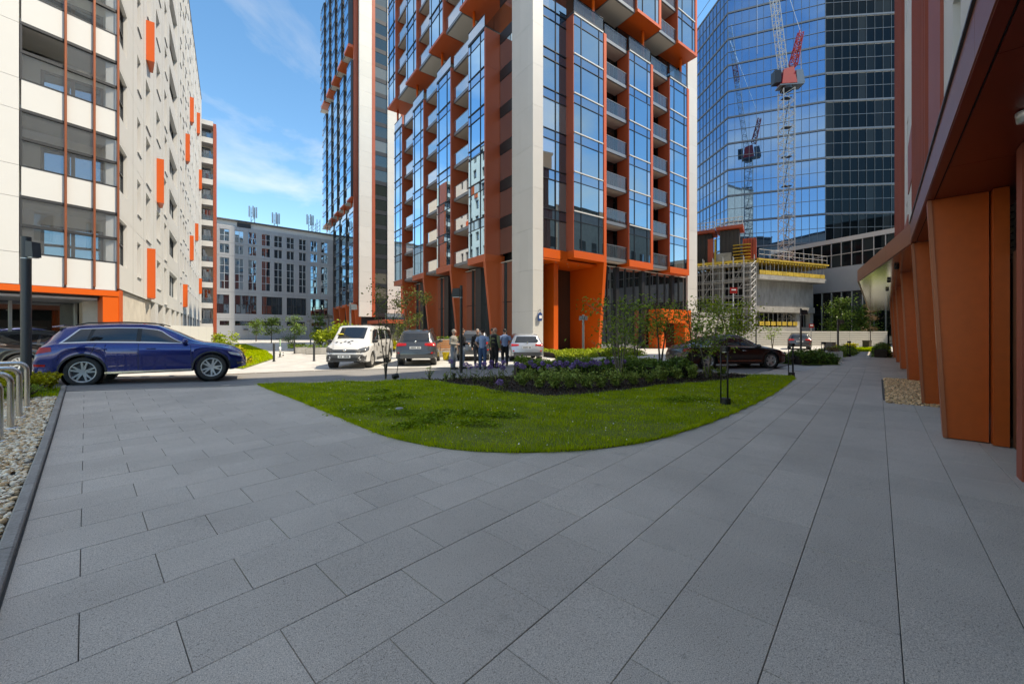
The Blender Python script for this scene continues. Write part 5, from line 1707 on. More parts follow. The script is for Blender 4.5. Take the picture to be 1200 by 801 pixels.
for sg_ in (1, -1):
    for (b0, b1, t0, t1) in ((.35, 1.5, .35, 1.02), (-.9, .2, -.9, .2), (-2.2, -1.0, -2.15, -1.0)): van.patch_gh('side_window', b0, b1, t0, t1, .1, .86, 'car_glass', sg_)
    van.patch_side('headlamp', [(2.05, .78), (2.38, .66), (2.36, .78), (1.94, .96)], 'lamp_dark', sg_, .01)
    van.strip_side('lower_cladding', [(-1.3+i*.12, .30) for i in range(20)], .12, 'plastic_grey', sg_, .012)
    van.vseam(.25, .42, 1.1, sg_); van.vseam(1.32, .5, 1.05, sg_)
    van.patch_side('tail_lamp', [(-2.46, .95), (-2.36, .95), (-2.36, 1.35), (-2.44, 1.35)], 'tail_red', sg_)
    for (x, z, dx, dz) in ((.5, .9, .25, .2), (.9, .7, .12, .3), (-.3, .8, .3, .12), (-.6, .6, .16, .3), (-1.1, .95, .3, .1), (0.1, .55, .3, .1)):
        van.patch_side('doodle_graphic', [(x, z), (x+dx, z+.04), (x+dx*.8, z+dz), (x+.05, z+dz*.8)], 'plate_text', sg_, .004, 4, 3)
van.screen('windscreen', 1.06, 1.66, .95, .98)
van.patch_end('bumper_lower', [(-.83, .30), (.83, .30), (.86, .60), (-.86, .60)], 'plastic_grey', True, .012, 24, 6)
van.patch_end('air_intake', [(-.62, .34), (.62, .34), (.55, .46), (-.55, .46)], 'car_trim', True, .02, 16)
van.patch_end('grille', [(-.60, .69), (.60, .69), (.70, .81), (-.70, .81)], 'car_trim', True, .013, 20)
van.patch_end('grille_bar', [(-.62, .743), (.62, .743), (.64, .758), (-.64, .758)], 'grey_metal', True, .020, 20)
for sg_ in (1, -1):
    van.patch_end('headlamp_front', [(sg_*.46, .70), (sg_*.80, .76), (sg_*.82, .92), (sg_*.54, .84)], 'lamp_dark', True, .014, 8)
    van.patch_end('fog_surround', [(sg_*.62, .42), (sg_*.78, .44), (sg_*.76, .56), (sg_*.66, .54)], 'car_trim', True, .02, 6)
m_ = MB(); e_ = van.end(0, .76, True, .03); m_.lathe([(0, .0), (.075, .0), (.08, -.02)], 'z', 18); em = m_.build('emblem', 'chrome', van.root, True); em.location = e_; em.rotation_euler = (0, math.pi/2, 0); em.scale = (.7, 1, 1)
van.plate(.52, True, 'WB 6204M')
for i, (x, y, a, b) in enumerate(((1.92, .02, .13, .10), (1.86, -.16, .10, .07), (2.0, -.30, .07, .06), (1.90, -.52, .10, .07), (2.08, .12, .06, .06), (1.80, .1, .05, .1))):
    m_ = MB(); n_ = 7
    pts = [(x+a*math.cos(6.283*k/n_)*RN.uniform(.5, 1), y+b*math.sin(6.283*k/n_)*RN.uniform(.5, 1)) for k in range(n_)]
    m_.poly([(p[0], p[1], van.topz(p[0], p[1])+.005) for p in pts]); m_.build('doodle_graphic', 'plate_text', van.root)
m_ = MB(); m_.ball((1.45, -.5, van.topz(1.45, .5)+.02), .09, .14, .03, 8, 5); m_.build('yellow_vest', 'petal_yellow', van.root, True)
van.mirrors(1.38, 1.13, 'car_trim')
m_ = MB()
for y in (-.5, .0, .5): m_.tube((.6, y, 1.895), (.6, y, 1.95), .03, n=6)
m_.build('roof_mounts', 'car_trim', van.root)

# --- dark SUV seen from behind
def rear_dress(c, L2, plate_txt, lampz, lampy, winz, winy, bump, light='tail_red', diff='plastic_grey'):
    for sg_ in (1, -1):
        c.patch_end('tail_lamp', [(sg_*lampy[0], lampz[0]+.03), (sg_*lampy[1], lampz[0]), (sg_*lampy[1], lampz[1]), (sg_*lampy[0], lampz[1]-.02)], light, False, .012, 8)
        c.patch_end('rear_reflector', [(sg_*(lampy[1]-.16), bump[0]+.06), (sg_*(lampy[1]-.01), bump[0]+.06), (sg_*(lampy[1]-.01), bump[0]+.13), (sg_*(lampy[1]-.16), bump[0]+.12)], light, False, .014, 4)
    c.patch_end('rear_window', [(-winy[0], winz[0]), (winy[0], winz[0]), (winy[1], winz[1]), (-winy[1], winz[1])], 'car_glass', False, .010, 14, 6)
    c.patch_end('bumper_lower', [(-.78, bump[0]-.16), (.78, bump[0]-.16), (.80, bump[0]+.02), (-.80, bump[0]+.02)], diff, False, .012, 20)
    c.plate(lampz[0]-.06, False, plate_txt)
    m_ = MB(); e_ = c.end(0, lampz[1]+.04, False, .02); m_.ball(e_, .012, .06, .045, 10, 6); m_.build('emblem', 'chrome', c.root, True)
KIA = dict(L=4.68, sill=.30, R=.36, AR=.42, axles=(-1.38, 1.36), paint='paint_graphite',
  top=[(-2.34, .60), (-2.32, .74), (-2.27, .92), (-2.20, 1.06), (-2.12, 1.22), (-1.98, 1.42), (-1.86, 1.60), (-1.6, 1.66), (-.7, 1.72), (0, 1.71), (.3, 1.66), (1.05, 1.16), (1.3, 1.09), (2.0, .98), (2.25, .84), (2.34, .6)],
  belt=[(-2.34, .55), (-2.2, .98), (-1.9, 1.06), (0, 1.06), (.9, 1.02), (1.9, .92), (2.34, .5)],
  wid=[(-2.34, .74), (-2.30, .83), (-2.15, .91), (-1.8, .94), (1.6, .94), (2.05, .88), (2.34, .6)],
  roofw=[(-2.34, .60), (-2.0, .64), (-1.6, .66), (.2, .65), (1.0, .72), (2.34, .5)])
kl = Vector(pd(493, 20.6)); KH = azang(-7)
kia = Car('parked_car', 'dark grey SUV with roof rails parked beside the white van', dict(KIA), kl, KH)
dress(kia, [(-1.8, -1.3, -1.5, -1.25), (-1.2, -.2, -1.15, -.2), (-.1, .95, -.1, .32)], 0, 0, '', '', False)
rear_dress(kia, 0, 'WU 5930', (.90, 1.06), (.42, .87), (1.12, 1.50), (.66, .56), (.50,))
for sg_ in (1, -1):
    rl = MB(); rl.path([(-1.7, sg_*.62, 1.64), (-1.4, sg_*.64, 1.73), (0, sg_*.64, 1.76), (.3, sg_*.62, 1.66)], .02, 6); rl.build('roof_rail', 'dark_metal', kia.root, True)
    kia.patch_side('tail_lamp', [(-2.24, .92), (-2.0, .93), (-1.98, 1.02), (-2.2, 1.04)], 'tail_red', sg_)
kia.mirrors(.9, 1.06, 'paint_graphite')
# --- silver estate and dark hatchback behind the group of people
HAT = dict(KIA, paint='paint_silver', sill=.22, R=.32, AR=.36,
  top=[(x, z*(.88 if z > .9 else .95)) for x, z in KIA['top']], belt=[(x, z*.9) for x, z in KIA['belt']])
sil = Car('parked_car', 'silver estate car parked by the white corner pier', dict(HAT, L=4.68), Vector(pd(613, 23.6)), azang(-4))
dress(sil, [(-1.8, -1.3, -1.5, -1.25), (-1.2, -.2, -1.15, -.2), (-.1, .95, -.1, .32)], 0, 0, '', '', False)
rear_dress(sil, 0, 'WI 8821', (.80, .93), (.45, .86), (1.0, 1.33), (.66, .54), (.46,))
dk_ = Car('parked_car', 'dark grey car standing behind the talking people', dict(KIA, paint='paint_grey'), Vector(pd(553, 24.0)), azang(-9))
dress(dk_, [(-1.8, -1.3, -1.5, -1.25), (-1.2, -.2, -1.15, -.2), (-.1, .95, -.1, .32)], 0, 0, '', '', False)
rear_dress(dk_, 0, 'WF 3075', (.90, 1.03), (.42, .87), (1.12, 1.46), (.66, .56), (.50,))
# --- black saloon behind the saplings
SAL = dict(L=4.9, sill=.22, R=.335, AR=.385, axles=(-1.42, 1.50), paint='paint_black',
  top=[(-2.45, .62), (-2.42, .86), (-2.30, .98), (-1.9, 1.05), (-1.65, 1.10), (-.95, 1.38), (-.5, 1.44), (0, 1.455), (.3, 1.42), (.75, 1.2), (1.12, 1.0), (1.3, .97), (1.9, .88), (2.25, .76), (2.42, .6), (2.45, .5)],
  belt=[(-2.45, .55), (-2.25, .88), (-1.6, .95), (0, .93), (1.0, .90), (1.9, .80), (2.3, .66), (2.45, .45)],
  wid=[(-2.45, .70), (-2.38, .82), (-2.1, .90), (-1, .93), (1.4, .93), (2.0, .88), (2.3, .76), (2.45, .56)],
  roofw=[(-2.45, .6), (-1.6, .64), (-.6, .58), (.2, .57), (1.0, .70), (2.45, .5)])
blk = Car('parked_car', 'black saloon car with bright alloy wheels half hidden by the saplings', SAL, Vector(pd(850, 17.6)), azang(82))
dress(blk, [(-1.45, -.9, -1.0, -.75), (-.8, .05, -.65, .05), (.13, .98, .13, .36)], 0, 0, '', '', True)
blk.screen('windscreen', .36, 1.06, .93, .92); blk.screen('rear_window', -1.6, -1.0, .86, .9)
for sg_ in (1, -1):
    blk.patch_side('headlamp', [(2.05, .62), (2.34, .56), (2.33, .63), (2.0, .71)], 'lamp_clear', sg_, .01)
    blk.patch_side('tail_lamp', [(-2.40, .74), (-2.1, .78), (-2.1, .88), (-2.36, .86)], 'tail_red', sg_)
    blk.vseam(.09, .3, .9, sg_); blk.vseam(1.0, .3, .86, sg_)
    blk.strip_side('sill_trim', [(-1.0+i*.1, .34) for i in range(21)], .025, 'chrome', sg_, .012)
blk.mirrors(.86, .93, 'paint_black'); blk.handles((-.75, .2), .78, 'chrome')
# --- far car with red lamps, parked cars under the apartment block
far_c = Car('parked_car', 'distant dark car with glowing red tail lamps before the hoarding', dict(HAT, paint='paint_grey'), Vector(pd(936, 38.5)), azang(34))
dress(far_c, [(-1.8, -1.3, -1.5, -1.25), (-1.2, -.2, -1.15, -.2), (-.1, .95, -.1, .32)], 0, 0, '', '', False)
rear_dress(far_c, 0, 'WE 1148', (.80, .98), (.42, .86), (1.02, 1.33), (.66, .54), (.46,))
dk2 = Car('parked_car', 'dark car standing behind the left lamp post under the apartment block', dict(SAL, paint='paint_grey'), Vector(pd(52, 15.2)), azang(56))
dress(dk2, [(-1.45, -.9, -1.0, -.75), (-.8, .05, -.65, .05), (.13, .98, .13, .36)], 0, 0, '', '', False)
dk2.screen('windscreen', .36, 1.06, .93, .92)
dk3 = Car('parked_car', 'dark car nosing into view beside the bicycle stands', dict(SAL, paint='paint_black'), Vector(pd(-42, 12.6)), azang(58))
dress(dk3, [(-1.45, -.9, -1.0, -.75), (-.8, .05, -.65, .05), (.13, .98, .13, .36)], 0, 0, '', '', True)
dk3.screen('windscreen', .36, 1.06, .93, .92)
for sg_ in (1, -1): dk3.patch_side('headlamp', [(2.05, .62), (2.34, .56), (2.33, .63), (2.0, .71)], 'lamp_clear', sg_, .01)
# ------------------------------------------------------------------ planting
Mleaf('grass_blade', (.26, .38, .006), (.62, .70, .020), .6, .45, 2.2)
Mleaf('clover', (.17, .27, .008), (.32, .44, .018), .6, .35, 1.4)
Mleaf('leaf_bright', (.20, .28, .015), (.44, .52, .045), .5, .35, 2.)
Mleaf('leaf_yellow', (.30, .28, .012), (.62, .56, .03), .5, .35, 3.)
Mleaf('leaf_mid', (.11, .185, .02), (.30, .41, .06), .5, .3, 2.)
Mleaf('leaf_dark', (.06, .115, .018), (.18, .29, .05), .45, .2, 2.)
Mleaf('leaf_clump', (.18, .26, .045), (.42, .52, .13), .55, .3, 4.)
Mleaf('leaf_olive', (.06, .08, .018), (.19, .22, .05), .5, .3, 3.)
Mleaf('leaf_brown', (.12, .07, .035), (.28, .18, .10), .6, .2, 3.)

def leaves(name, P, size, mat, parent=None, asp=.55, up=.35, sizevar=.4):
    n = len(P)
    nrm = NP.normal(0, 1, (n, 3)); nrm[:, 2] = np.abs(nrm[:, 2])+up
    nrm /= np.linalg.norm(nrm, axis=1, keepdims=True)
    t = NP.normal(0, 1, (n, 3)); t -= nrm*(t*nrm).sum(1, keepdims=True); t /= np.linalg.norm(t, axis=1, keepdims=True)
    b = np.cross(nrm, t)
    s = size*NP.uniform(1-sizevar, 1+sizevar, (n, 1))
    fold = nrm*s*.12
    V = np.stack([P-t*s*.5, P+b*s*asp*.5+fold, P+t*s*.5-fold*1.2, P-b*s*asp*.5+fold], 1).reshape(-1, 3)
    Fc = np.arange(n*4).reshape(n, 4)
    me = fast_mesh(name, V, Fc, mat, 4)
    return obj(name, me, parent)

def blob_pts(n, c, rx, ry, rz, shell=.55):
    d = NP.normal(0, 1, (n, 3)); d /= np.linalg.norm(d, axis=1, keepdims=True)
    r = NP.uniform(shell, 1, (n, 1))
    return np.array(c)+d*r*np.array([rx, ry, rz])

# lawn blades
def grass(poly, excl, n, hgt, wid, mat, name, patch=None):
    x0, x1 = min(p[0] for p in poly), max(p[0] for p in poly); y0, y1 = min(p[1] for p in poly), max(p[1] for p in poly)
    X = NP.uniform(x0, x1, n*3); Y = NP.uniform(y0, y1, n*3)
    k = ptsin(poly, X, Y)
    if excl: k &= ~ptsin(excl, X, Y)
    if patch is not None: k &= patch(X, Y)
    X, Y = X[k][:n], Y[k][:n]; m = len(X)
    d = C54*X+S54*Y
    # taller and shorter drifts
    dr = .75+.35*np.sin(X*2.1+np.sin(Y*1.7)*1.3)*np.sin(Y*1.9+1)+.25*np.sin(X*6.3+Y*5.1)
    h = hgt*NP.uniform(.5, 1.35, m)*np.clip(dr, .4, 1.5)
    w = wid*NP.uniform(.7, 1.3, m)*np.clip(d/8, .75, 1.9)
    a = NP.uniform(0, 6.283, m); ln = NP.uniform(.1, .8, m)*h; la = NP.uniform(0, 6.283, m)
    z = .02+zg(X, Y)
    b0 = np.stack([X-np.cos(a)*w, Y-np.sin(a)*w, z], 1); b1 = np.stack([X+np.cos(a)*w, Y+np.sin(a)*w, z], 1)
    mx, my = X+np.cos(la)*ln*.4, Y+np.sin(la)*ln*.4
    m0 = np.stack([mx-np.cos(a)*w*.7, my-np.sin(a)*w*.7, z+h*.6], 1); m1 = np.stack([mx+np.cos(a)*w*.7, my+np.sin(a)*w*.7, z+h*.6], 1)
    tp = np.stack([X+np.cos(la)*ln, Y+np.sin(la)*ln, z+h], 1)
    V = np.stack([b0, b1, m1, m0, tp], 1).reshape(-1, 3)
    i = np.arange(m)[:, None]*5
    T = np.concatenate([i+np.array([[0, 1, 2]]), i+np.array([[0, 2, 3]]), i+np.array([[3, 2, 4]])], 0)
    me = fast_mesh(name, V, T, mat, 3)
    return stuff(obj(name, me))
o = grass(lawn, mul, 150000, .052, .0045, 'grass_blade', 'lawn_grass'); o['label'] = 'short mown grass of the curved lawn'; o['category'] = 'grass'
def edge_grass():
    n = 14000; L = lawn+[lawn[0]]; seg = [(Vector(L[i]), Vector(L[i+1])) for i in range(0, 25)]
    ls = np.array([(b-a).length for a, b in seg]); pk = NP.choice(len(seg), n, p=ls/ls.sum()); f = NP.uniform(0, 1, n)
    A = np.array([tuple(s_[0]) for s_ in seg])[pk]; B = np.array([tuple(s_[1]) for s_ in seg])[pk]
    P = A+(B-A)*f[:, None]; t = (B-A)/np.linalg.norm(B-A, axis=1, keepdims=True); nn = np.stack([t[:, 1], -t[:, 0]], 1)
    w = .5+.5*np.sin(P[:, 0]*9+np.sin(P[:, 1]*7)*2)
    P = P+nn*(NP.normal(-.012, .022, n)*(.5+w))[:, None]
    h = NP.uniform(.02, .075, n)*(.6+.6*w); wd_ = .005; out = NP.uniform(0, .05, n)*(.4+w); a = NP.uniform(0, 6.283, n)
    z = .012+zg(P[:, 0], P[:, 1])
    V = np.stack([np.stack([P[:, 0]-np.cos(a)*wd_, P[:, 1]-np.sin(a)*wd_, z], 1), np.stack([P[:, 0]+np.cos(a)*wd_, P[:, 1]+np.sin(a)*wd_, z], 1), np.stack([P[:, 0]+nn[:, 0]*out, P[:, 1]+nn[:, 1]*out, z+h], 1)], 1).reshape(-1, 3)
    o = stuff(obj('lawn_edge_grass', fast_mesh('lawn_edge_grass', V, np.arange(n*3).reshape(n, 3), 'grass_blade', 3)))
    o['label'] = 'ragged grass fringe hanging over the paving edge'; o['category'] = 'grass'
edge_grass()
o = grass(lawn, mul, 7000, .13, .003, 'leaf_clump', 'lawn_tall_grass'); o['label'] = 'longer pale grass stalks standing out of the lawn'; o['category'] = 'grass'
# clover clumps: flat darker leaves in drifts
def clover():
    cs = [gp(*p) for p in ((475, 488), (505, 492), (520, 487), (545, 488), (500, 497), (560, 489), (470, 467), (452, 478), (590, 490), (800, 470), (785, 472), (820, 471), (480, 503), (555, 500), (420, 484), (440, 470), (445, 461))]
    P = []
    for (x, y) in cs:
        m = 340; rx, ry = RN.uniform(.25, .6), RN.uniform(.16, .30)
        a = NP.uniform(0, 6.283, m); r = NP.uniform(0, 1, m)**.62*(1+.35*np.sin(a*3+x))
        lx, ly = rx*r*np.cos(a), ry*r*np.sin(a)
        X = x+S54*lx+C54*ly; Y = y-C54*lx+S54*ly
        P.append(np.stack([X, Y, .045+.075*(1-r*r)*NP.uniform(.4, 1.1, m)+zg(X, Y)], 1))
    o = leaves('clover', np.concatenate(P), .045, 'clover', None, .85, 1.2); stuff(o)
    o['label'] = 'dark clover drifts in the lawn'; o['category'] = 'clover'
clover()
def specks(poly, excl, n, size, mat, name, z):
    x0, x1 = min(p[0] for p in poly), max(p[0] for p in poly); y0, y1 = min(p[1] for p in poly), max(p[1] for p in poly)
    X = NP.uniform(x0, x1, n*3); Y = NP.uniform(y0, y1, n*3); k = ptsin(poly, X, Y) & ~ptsin(excl, X, Y)
    X, Y = X[k][:n], Y[k][:n]
    o = leaves(name, np.stack([X, Y, z+NP.uniform(0, .05, len(X))], 1), size, mat, None, .9, 1.5); return stuff(o)
o = specks(lawn, mul, 520, .022, 'petal_white', 'daisies', .07); o['label'] = 'tiny white daisies dotted over the lawn'; o['category'] = 'flowers'
o = specks(lawn, mul, 150, .026, 'petal_yellow', 'dandelions', .07); o['label'] = 'tiny yellow flowers dotted over the lawn'; o['category'] = 'flowers'
# bark mulch
def mulch():
    n = 9000
    x0, x1 = min(p[0] for p in mul), max(p[0] for p in mul); y0, y1 = min(p[1] for p in mul), max(p[1] for p in mul)
    X = NP.uniform(x0, x1, n*2); Y = NP.uniform(y0, y1, n*2); k = ptsin(mul, X, Y); X, Y = X[k], Y[k]
    o = leaves('bark_mulch', np.stack([X, Y, .045+NP.uniform(0, .04, len(X))], 1), .055, 'mulch', None, .5, .5); stuff(o)
    o['label'] = 'dark bark mulch of the flower bed'; o['category'] = 'mulch'
mulch()

def hedge(label, path, width, hgt, mat, n, size, group='clipped hedges of the flower bed', z0=.0, lumps=.12):
    pts = [Vector(p) for p in path]
    L = sum((pts[i+1]-pts[i]).length for i in range(len(pts)-1))
    t = thing('hedge', label, 'hedge', (pts[0].x, pts[0].y, z0), 0, group)
    seg = NP.uniform(0, L, n); P = np.zeros((n, 3))
    acc = 0
    for i in range(len(pts)-1):
        a, b = pts[i], pts[i+1]; l = (b-a).length
        k = (seg >= acc) & (seg < acc+l+1e-6)
        f = (seg[k]-acc)/l; m = k.sum()
        tx, ty = (b.x-a.x)/l, (b.y-a.y)/l
        ang = NP.uniform(-.25, math.pi+.25, m); rad = NP.uniform(.72, 1.0, m)
        s_ = seg[k]
        bump = 1+lumps*(np.sin(s_*3.1+1)+.6*np.sin(s_*7.7)+.4*NP.normal(0, 1, m))
        lat = np.cos(ang)*width/2*rad*bump; zz = np.maximum(.03, (np.sin(ang)**.7 if False else np.clip(np.sin(ang), 0, 1)**.6)*hgt*rad*bump)
        P[k] = np.stack([a.x+(b.x-a.x)*f-ty*lat-pts[0].x, a.y+(b.y-a.y)*f+tx*lat-pts[0].y, zz], 1)
        acc += l
    leaves('foliage', P, size, mat, t)
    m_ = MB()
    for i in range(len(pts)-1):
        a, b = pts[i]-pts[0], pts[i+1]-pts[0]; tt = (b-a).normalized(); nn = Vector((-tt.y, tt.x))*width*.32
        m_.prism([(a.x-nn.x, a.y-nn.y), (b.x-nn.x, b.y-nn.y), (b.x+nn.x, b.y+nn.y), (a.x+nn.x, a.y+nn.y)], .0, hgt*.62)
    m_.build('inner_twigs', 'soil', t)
    return t
hedge('bright yellow green hedge in front of the orange tower entrance', [pd(640, 25.5), pd(690, 26.5), pd(735, 28.5)], 3.4, .42, 'leaf_bright', 11000, .11)
hedge('dark green leafy hedge behind the purple alliums', [pd(650, 13.6), pd(700, 13.5), pd(808, 13.6)], 1.2, .60, 'leaf_dark', 8000, .085)
hedge('mid green low shrub row between alliums and saplings', [pd(604, 14.0), pd(645, 14.2), pd(770, 14.9)], 1.0, .62, 'leaf_mid', 8000, .085)
hedge('juniper hedge before the hoarding beside the concrete planter', [pd(885, 20.8), pd(930, 19.6), pd(974, 19.4)], 1.5, .62, 'leaf_dark', 7000, .09)
hedge('low green hedge behind the planter along the far path', [pd(962, 24), pd(985, 27), pd(992, 31)], 1.4, .55, 'leaf_mid', 4200, .10)
hedge('dark shrub row at the foot of the far copper fins', [pd(1032, 24.5), pd(1034, 31)], .9, .75, 'leaf_dark', 3000, .09)
def clump(label, x, y, r, hgt, mat, n, size, name='leafy_plant', group='leafy perennials in the flower bed', z=.04):
    t = thing(name, label, 'plant', (x, y, z+float(zg(x, y))), 0, group)
    m_ = MB(); tips = []
    for i in range(9):
        a = RN.uniform(0, 6.283); rr = r*RN.uniform(.3, 1)
        p = (rr*math.cos(a), rr*math.sin(a), hgt*RN.uniform(.6, 1)); tips.append(p)
        m_.path([(0, 0, -.02), (p[0]*.4, p[1]*.4, p[2]*.55), p], [.008, .006, .003], 5)
    m_.build('stems', 'bark', t)
    P = []
    for i in range(n):
        p = RN.choice(tips); f = RN.uniform(.2, 1.05)
        P.append((p[0]*f*(.5+.5*f)+RN.gauss(0, r*.16), p[1]*f*(.5+.5*f)+RN.gauss(0, r*.16), p[2]*f+RN.gauss(0, .02)))
    leaves('foliage', np.array(P), size, mat, t, .5, .5)
    return t
CL = 'light green leafy perennial growing in the dark mulch'
for px, py, sc in ((612, 456, .9), (632, 458, 1), (650, 460, 1.1), (668, 459, 1.1), (688, 459, 1.15), (704, 458, 1), (722, 457, 1.1), (742, 455, 1), (760, 452, .9), (778, 450.5, 1), (795, 448, .9), (812, 447, .95), (830, 445.5, .8), (846, 444, .8), (620, 449, .8), (640, 450, .9), (660, 450, .9)):
    x, y = gp(px, py-1.5); clump(CL, x, y, .30*sc, .47*sc, 'leaf_clump', int(420*sc), .075)
BL = 'wispy dry plant at the lawn tip of the flower bed'
for px, py, sc in ((503, 446, 1.0), (523, 448.5, .7), (540, 450, .8), (556, 452, .7), (575, 455, .8), (594, 457, .8), (532, 446.5, .7)):
    x, y = gp(px, py); clump(BL, x, y, .16*sc, .42*sc, 'leaf_clump' if px < 530 else 'leaf_olive', int(90*sc), .06, group='wispy plants at the bed tip')
# alliums
AL = 'purple ball headed allium on a thin stem'
for px, py in [(528, 424), (546, 427.5), (551, 430), (558.5, 429), (567.5, 427), (574.5, 430.5), (576, 425), (584, 428), (589, 431), (590, 425.5), (606, 427), (611, 429), (614, 430.5), (622, 425), (626, 429), (632, 433), (636, 426), (643, 430), (651, 427), (656, 426), (660, 428.5), (664, 426), (672, 428), (676, 424.5), (681, 427), (686, 428), (693, 426), (697, 424.5), (702, 426.5), (711, 424.5), (720, 424), (731, 424), (585.5, 448.5), (648, 433), (669, 431)]:
    low = py > 440
    d_ = 9.8 if low else RN.uniform(12.0, 13.0)
    x, y = pd(px, d_)
    z = H-(py-HZ)*d_/F_PX
    t = thing('allium', AL if not low else 'lone purple allium drooping low over the mulch', 'flower', (x, y, 0.03), 0, 'purple alliums in the flower bed')
    hz = max(.1, z-.03)
    m_ = MB(); m_.path([(0, 0, -.02), (RN.uniform(-.03, .03), RN.uniform(-.03, .03), hz*.5), (0, 0, hz)], .007, 5); m_.build('stem', 'leaf_mid', t)
    leaves('flower_head', blob_pts(110, (0, 0, hz+.02), .088, .088, .08, .7), .045, 'flower_purple', t, .6, .0)
    leaves('foliage', np.array([(RN.gauss(0, .09), RN.gauss(0, .09), abs(RN.gauss(0, .12))) for _ in range(26)]), .16, 'leaf_olive', t, .16, .2)

# trees
def tree(label, x, y, hgt, trunk_r, crown, n, size, mat, stems=1, bark='bark', group='young trees of the street', name='young_tree', limbs=9, spread=.9, seed=1, lean=.05, clusters=16, stake=False):
    """crown: (z0, z1, rx)"""
    rg = random.Random(seed)
    t = thing(name, label, 'tree', (x, y, float(zg(x, y))), 0, group)
    m_ = MB(); tips = []
    z0, z1, rx = crown
    for s_ in range(stems):
        a = 6.283*s_/max(1, stems)+rg.uniform(-.4, .4)
        off = rx*(.55 if stems > 1 else lean)
        top = Vector((math.cos(a)*off, math.sin(a)*off, z1*rg.uniform(.86, .98)))
        pts = []
        for i in range(7):
            f = i/6
            pts.append((top.x*f**1.3+rg.gauss(0, .012)*f, top.y*f**1.3+rg.gauss(0, .012)*f, -.05+top.z*f))
        m_.path(pts, [trunk_r*(1-.8*i/6) for i in range(7)], 7)
        for l_ in range(limbs):
            f = rg.uniform(max(.15, z0/z1), .95); i = min(5, int(f*6))
            base = Vector(pts[i]).lerp(Vector(pts[i+1]), f*6-i)
            aa = rg.uniform(0, 6.283); ll = rx*spread*rg.uniform(.5, 1.05)*(1.15-.5*f)
            tip = base+Vector((math.cos(aa)*ll, math.sin(aa)*ll, ll*rg.uniform(.25, .8)))
            mid = base.lerp(tip, .5)+Vector((0, 0, -.04*ll))
            m_.path([tuple(base), tuple(mid), tuple(tip)], [trunk_r*.34, trunk_r*.22, trunk_r*.1], 5)
            tips += [tip, base.lerp(tip, .7), base.lerp(tip, .45)]
        tips.append(Vector(pts[-1]))
    m_.build('trunk', bark, t, True)
    P = []
    per = max(1, n//len(tips))
    for p in tips:
        cs = rx*rg.uniform(.12, .26)
        w = rg.uniform(.3, 1.7)
        for _ in range(int(per*w)):
            P.append((p.x+rg.gauss(0, cs), p.y+rg.gauss(0, cs), min(z1*1.03, max(z0*.92, p.z+rg.gauss(0, cs*.7)))))
    leaves('crown', np.array(P), size, mat, t, .55, .3)
    return t
x, y = gp(452, 444); tree('thin multi stemmed sapling on the lawn before the white van', x, y, 3.3, .022, (1.5, 3.3, .75), 420, .085, 'leaf_olive', 3, seed=3, limbs=6)
tree('slender leafy sapling behind the dark grey SUV', *pd(484, 24), 4.4, .035, (1.2, 4.6, 1.0), 620, .13, 'leaf_olive', 2, seed=4, limbs=7)
tree('slim sapling between the white van and the SUV', *pd(466, 25), 4.0, .03, (1.2, 4.2, .9), 420, .13, 'leaf_olive', 1, seed=5, limbs=8)
x, y = gp(725.5, 452); tree('multi stemmed sapling rising from the mulch before shop glazing', x, y, 2.4, .028, (.95, 2.5, .95), 800, .095, 'leaf_mid', 5, bark='bark_pale', seed=6, limbs=6)
tree('dark stemmed sapling before the orange entrance box', *pd(774, 15.4), 3.0, .045, (1.4, 3.0, 1.0), 900, .10, 'leaf_mid', 2, seed=7, limbs=8)
x, y = gp(829, 444.5); tree('sapling with spreading branches beside the light bollard', x, y, 2.3, .03, (.8, 2.4, 1.1), 1050, .09, 'leaf_mid', 3, bark='bark_pale', seed=8, limbs=7)
tree('sunlit yellow green sapling behind the black saloon', *pd(860, 19.6), 3.2, .05, (1.2, 3.3, 1.6), 1900, .12, 'leaf_bright', 2, seed=9, limbs=12)
tree('leafy sapling at the left of the orange entrance box', *pd(745, 16.2), 2.9, .035, (1.0, 3.0, .9), 800, .10, 'leaf_mid', 2, seed=10, limbs=8)
tree('sapling overlapping the white pier of tower', *pd(812, 16.5), 2.7, .04, (.9, 3.0, 1.1), 900, .10, 'leaf_mid', 2, seed=12, limbs=9)
tree('tiny shrub tree standing in a pot by the hoarding', *pd(905, 33), 2.0, .04, (1.0, 2.0, .7), 260, .13, 'leaf_mid', 2, seed=13, limbs=6, group='trees by the building site')
for px, d, h_, sd, lab in ((984, 50, 6.2, 20, 'dark tree before the glazed wing left of pole'), (1012, 50, 5.0, 21, 'dark round tree before the glazed wing right of pole'), (1036, 52, 4.4, 22, 'dark tree half hidden behind the copper canopy')):
    tree(lab, *pd(px, d), h_, .12, (1.2, h_, 2.0), 2600, .24, 'leaf_dark', 1, seed=sd, limbs=22, group='trees by the building site', name='tree')
tree('brown leaved young tree on the lit grass at path end', *pd(1020, 43), 4.6, .05, (1.6, 4.8, .7), 420, .13, 'leaf_brown', 1, seed=23, limbs=14, group='trees by the building site')
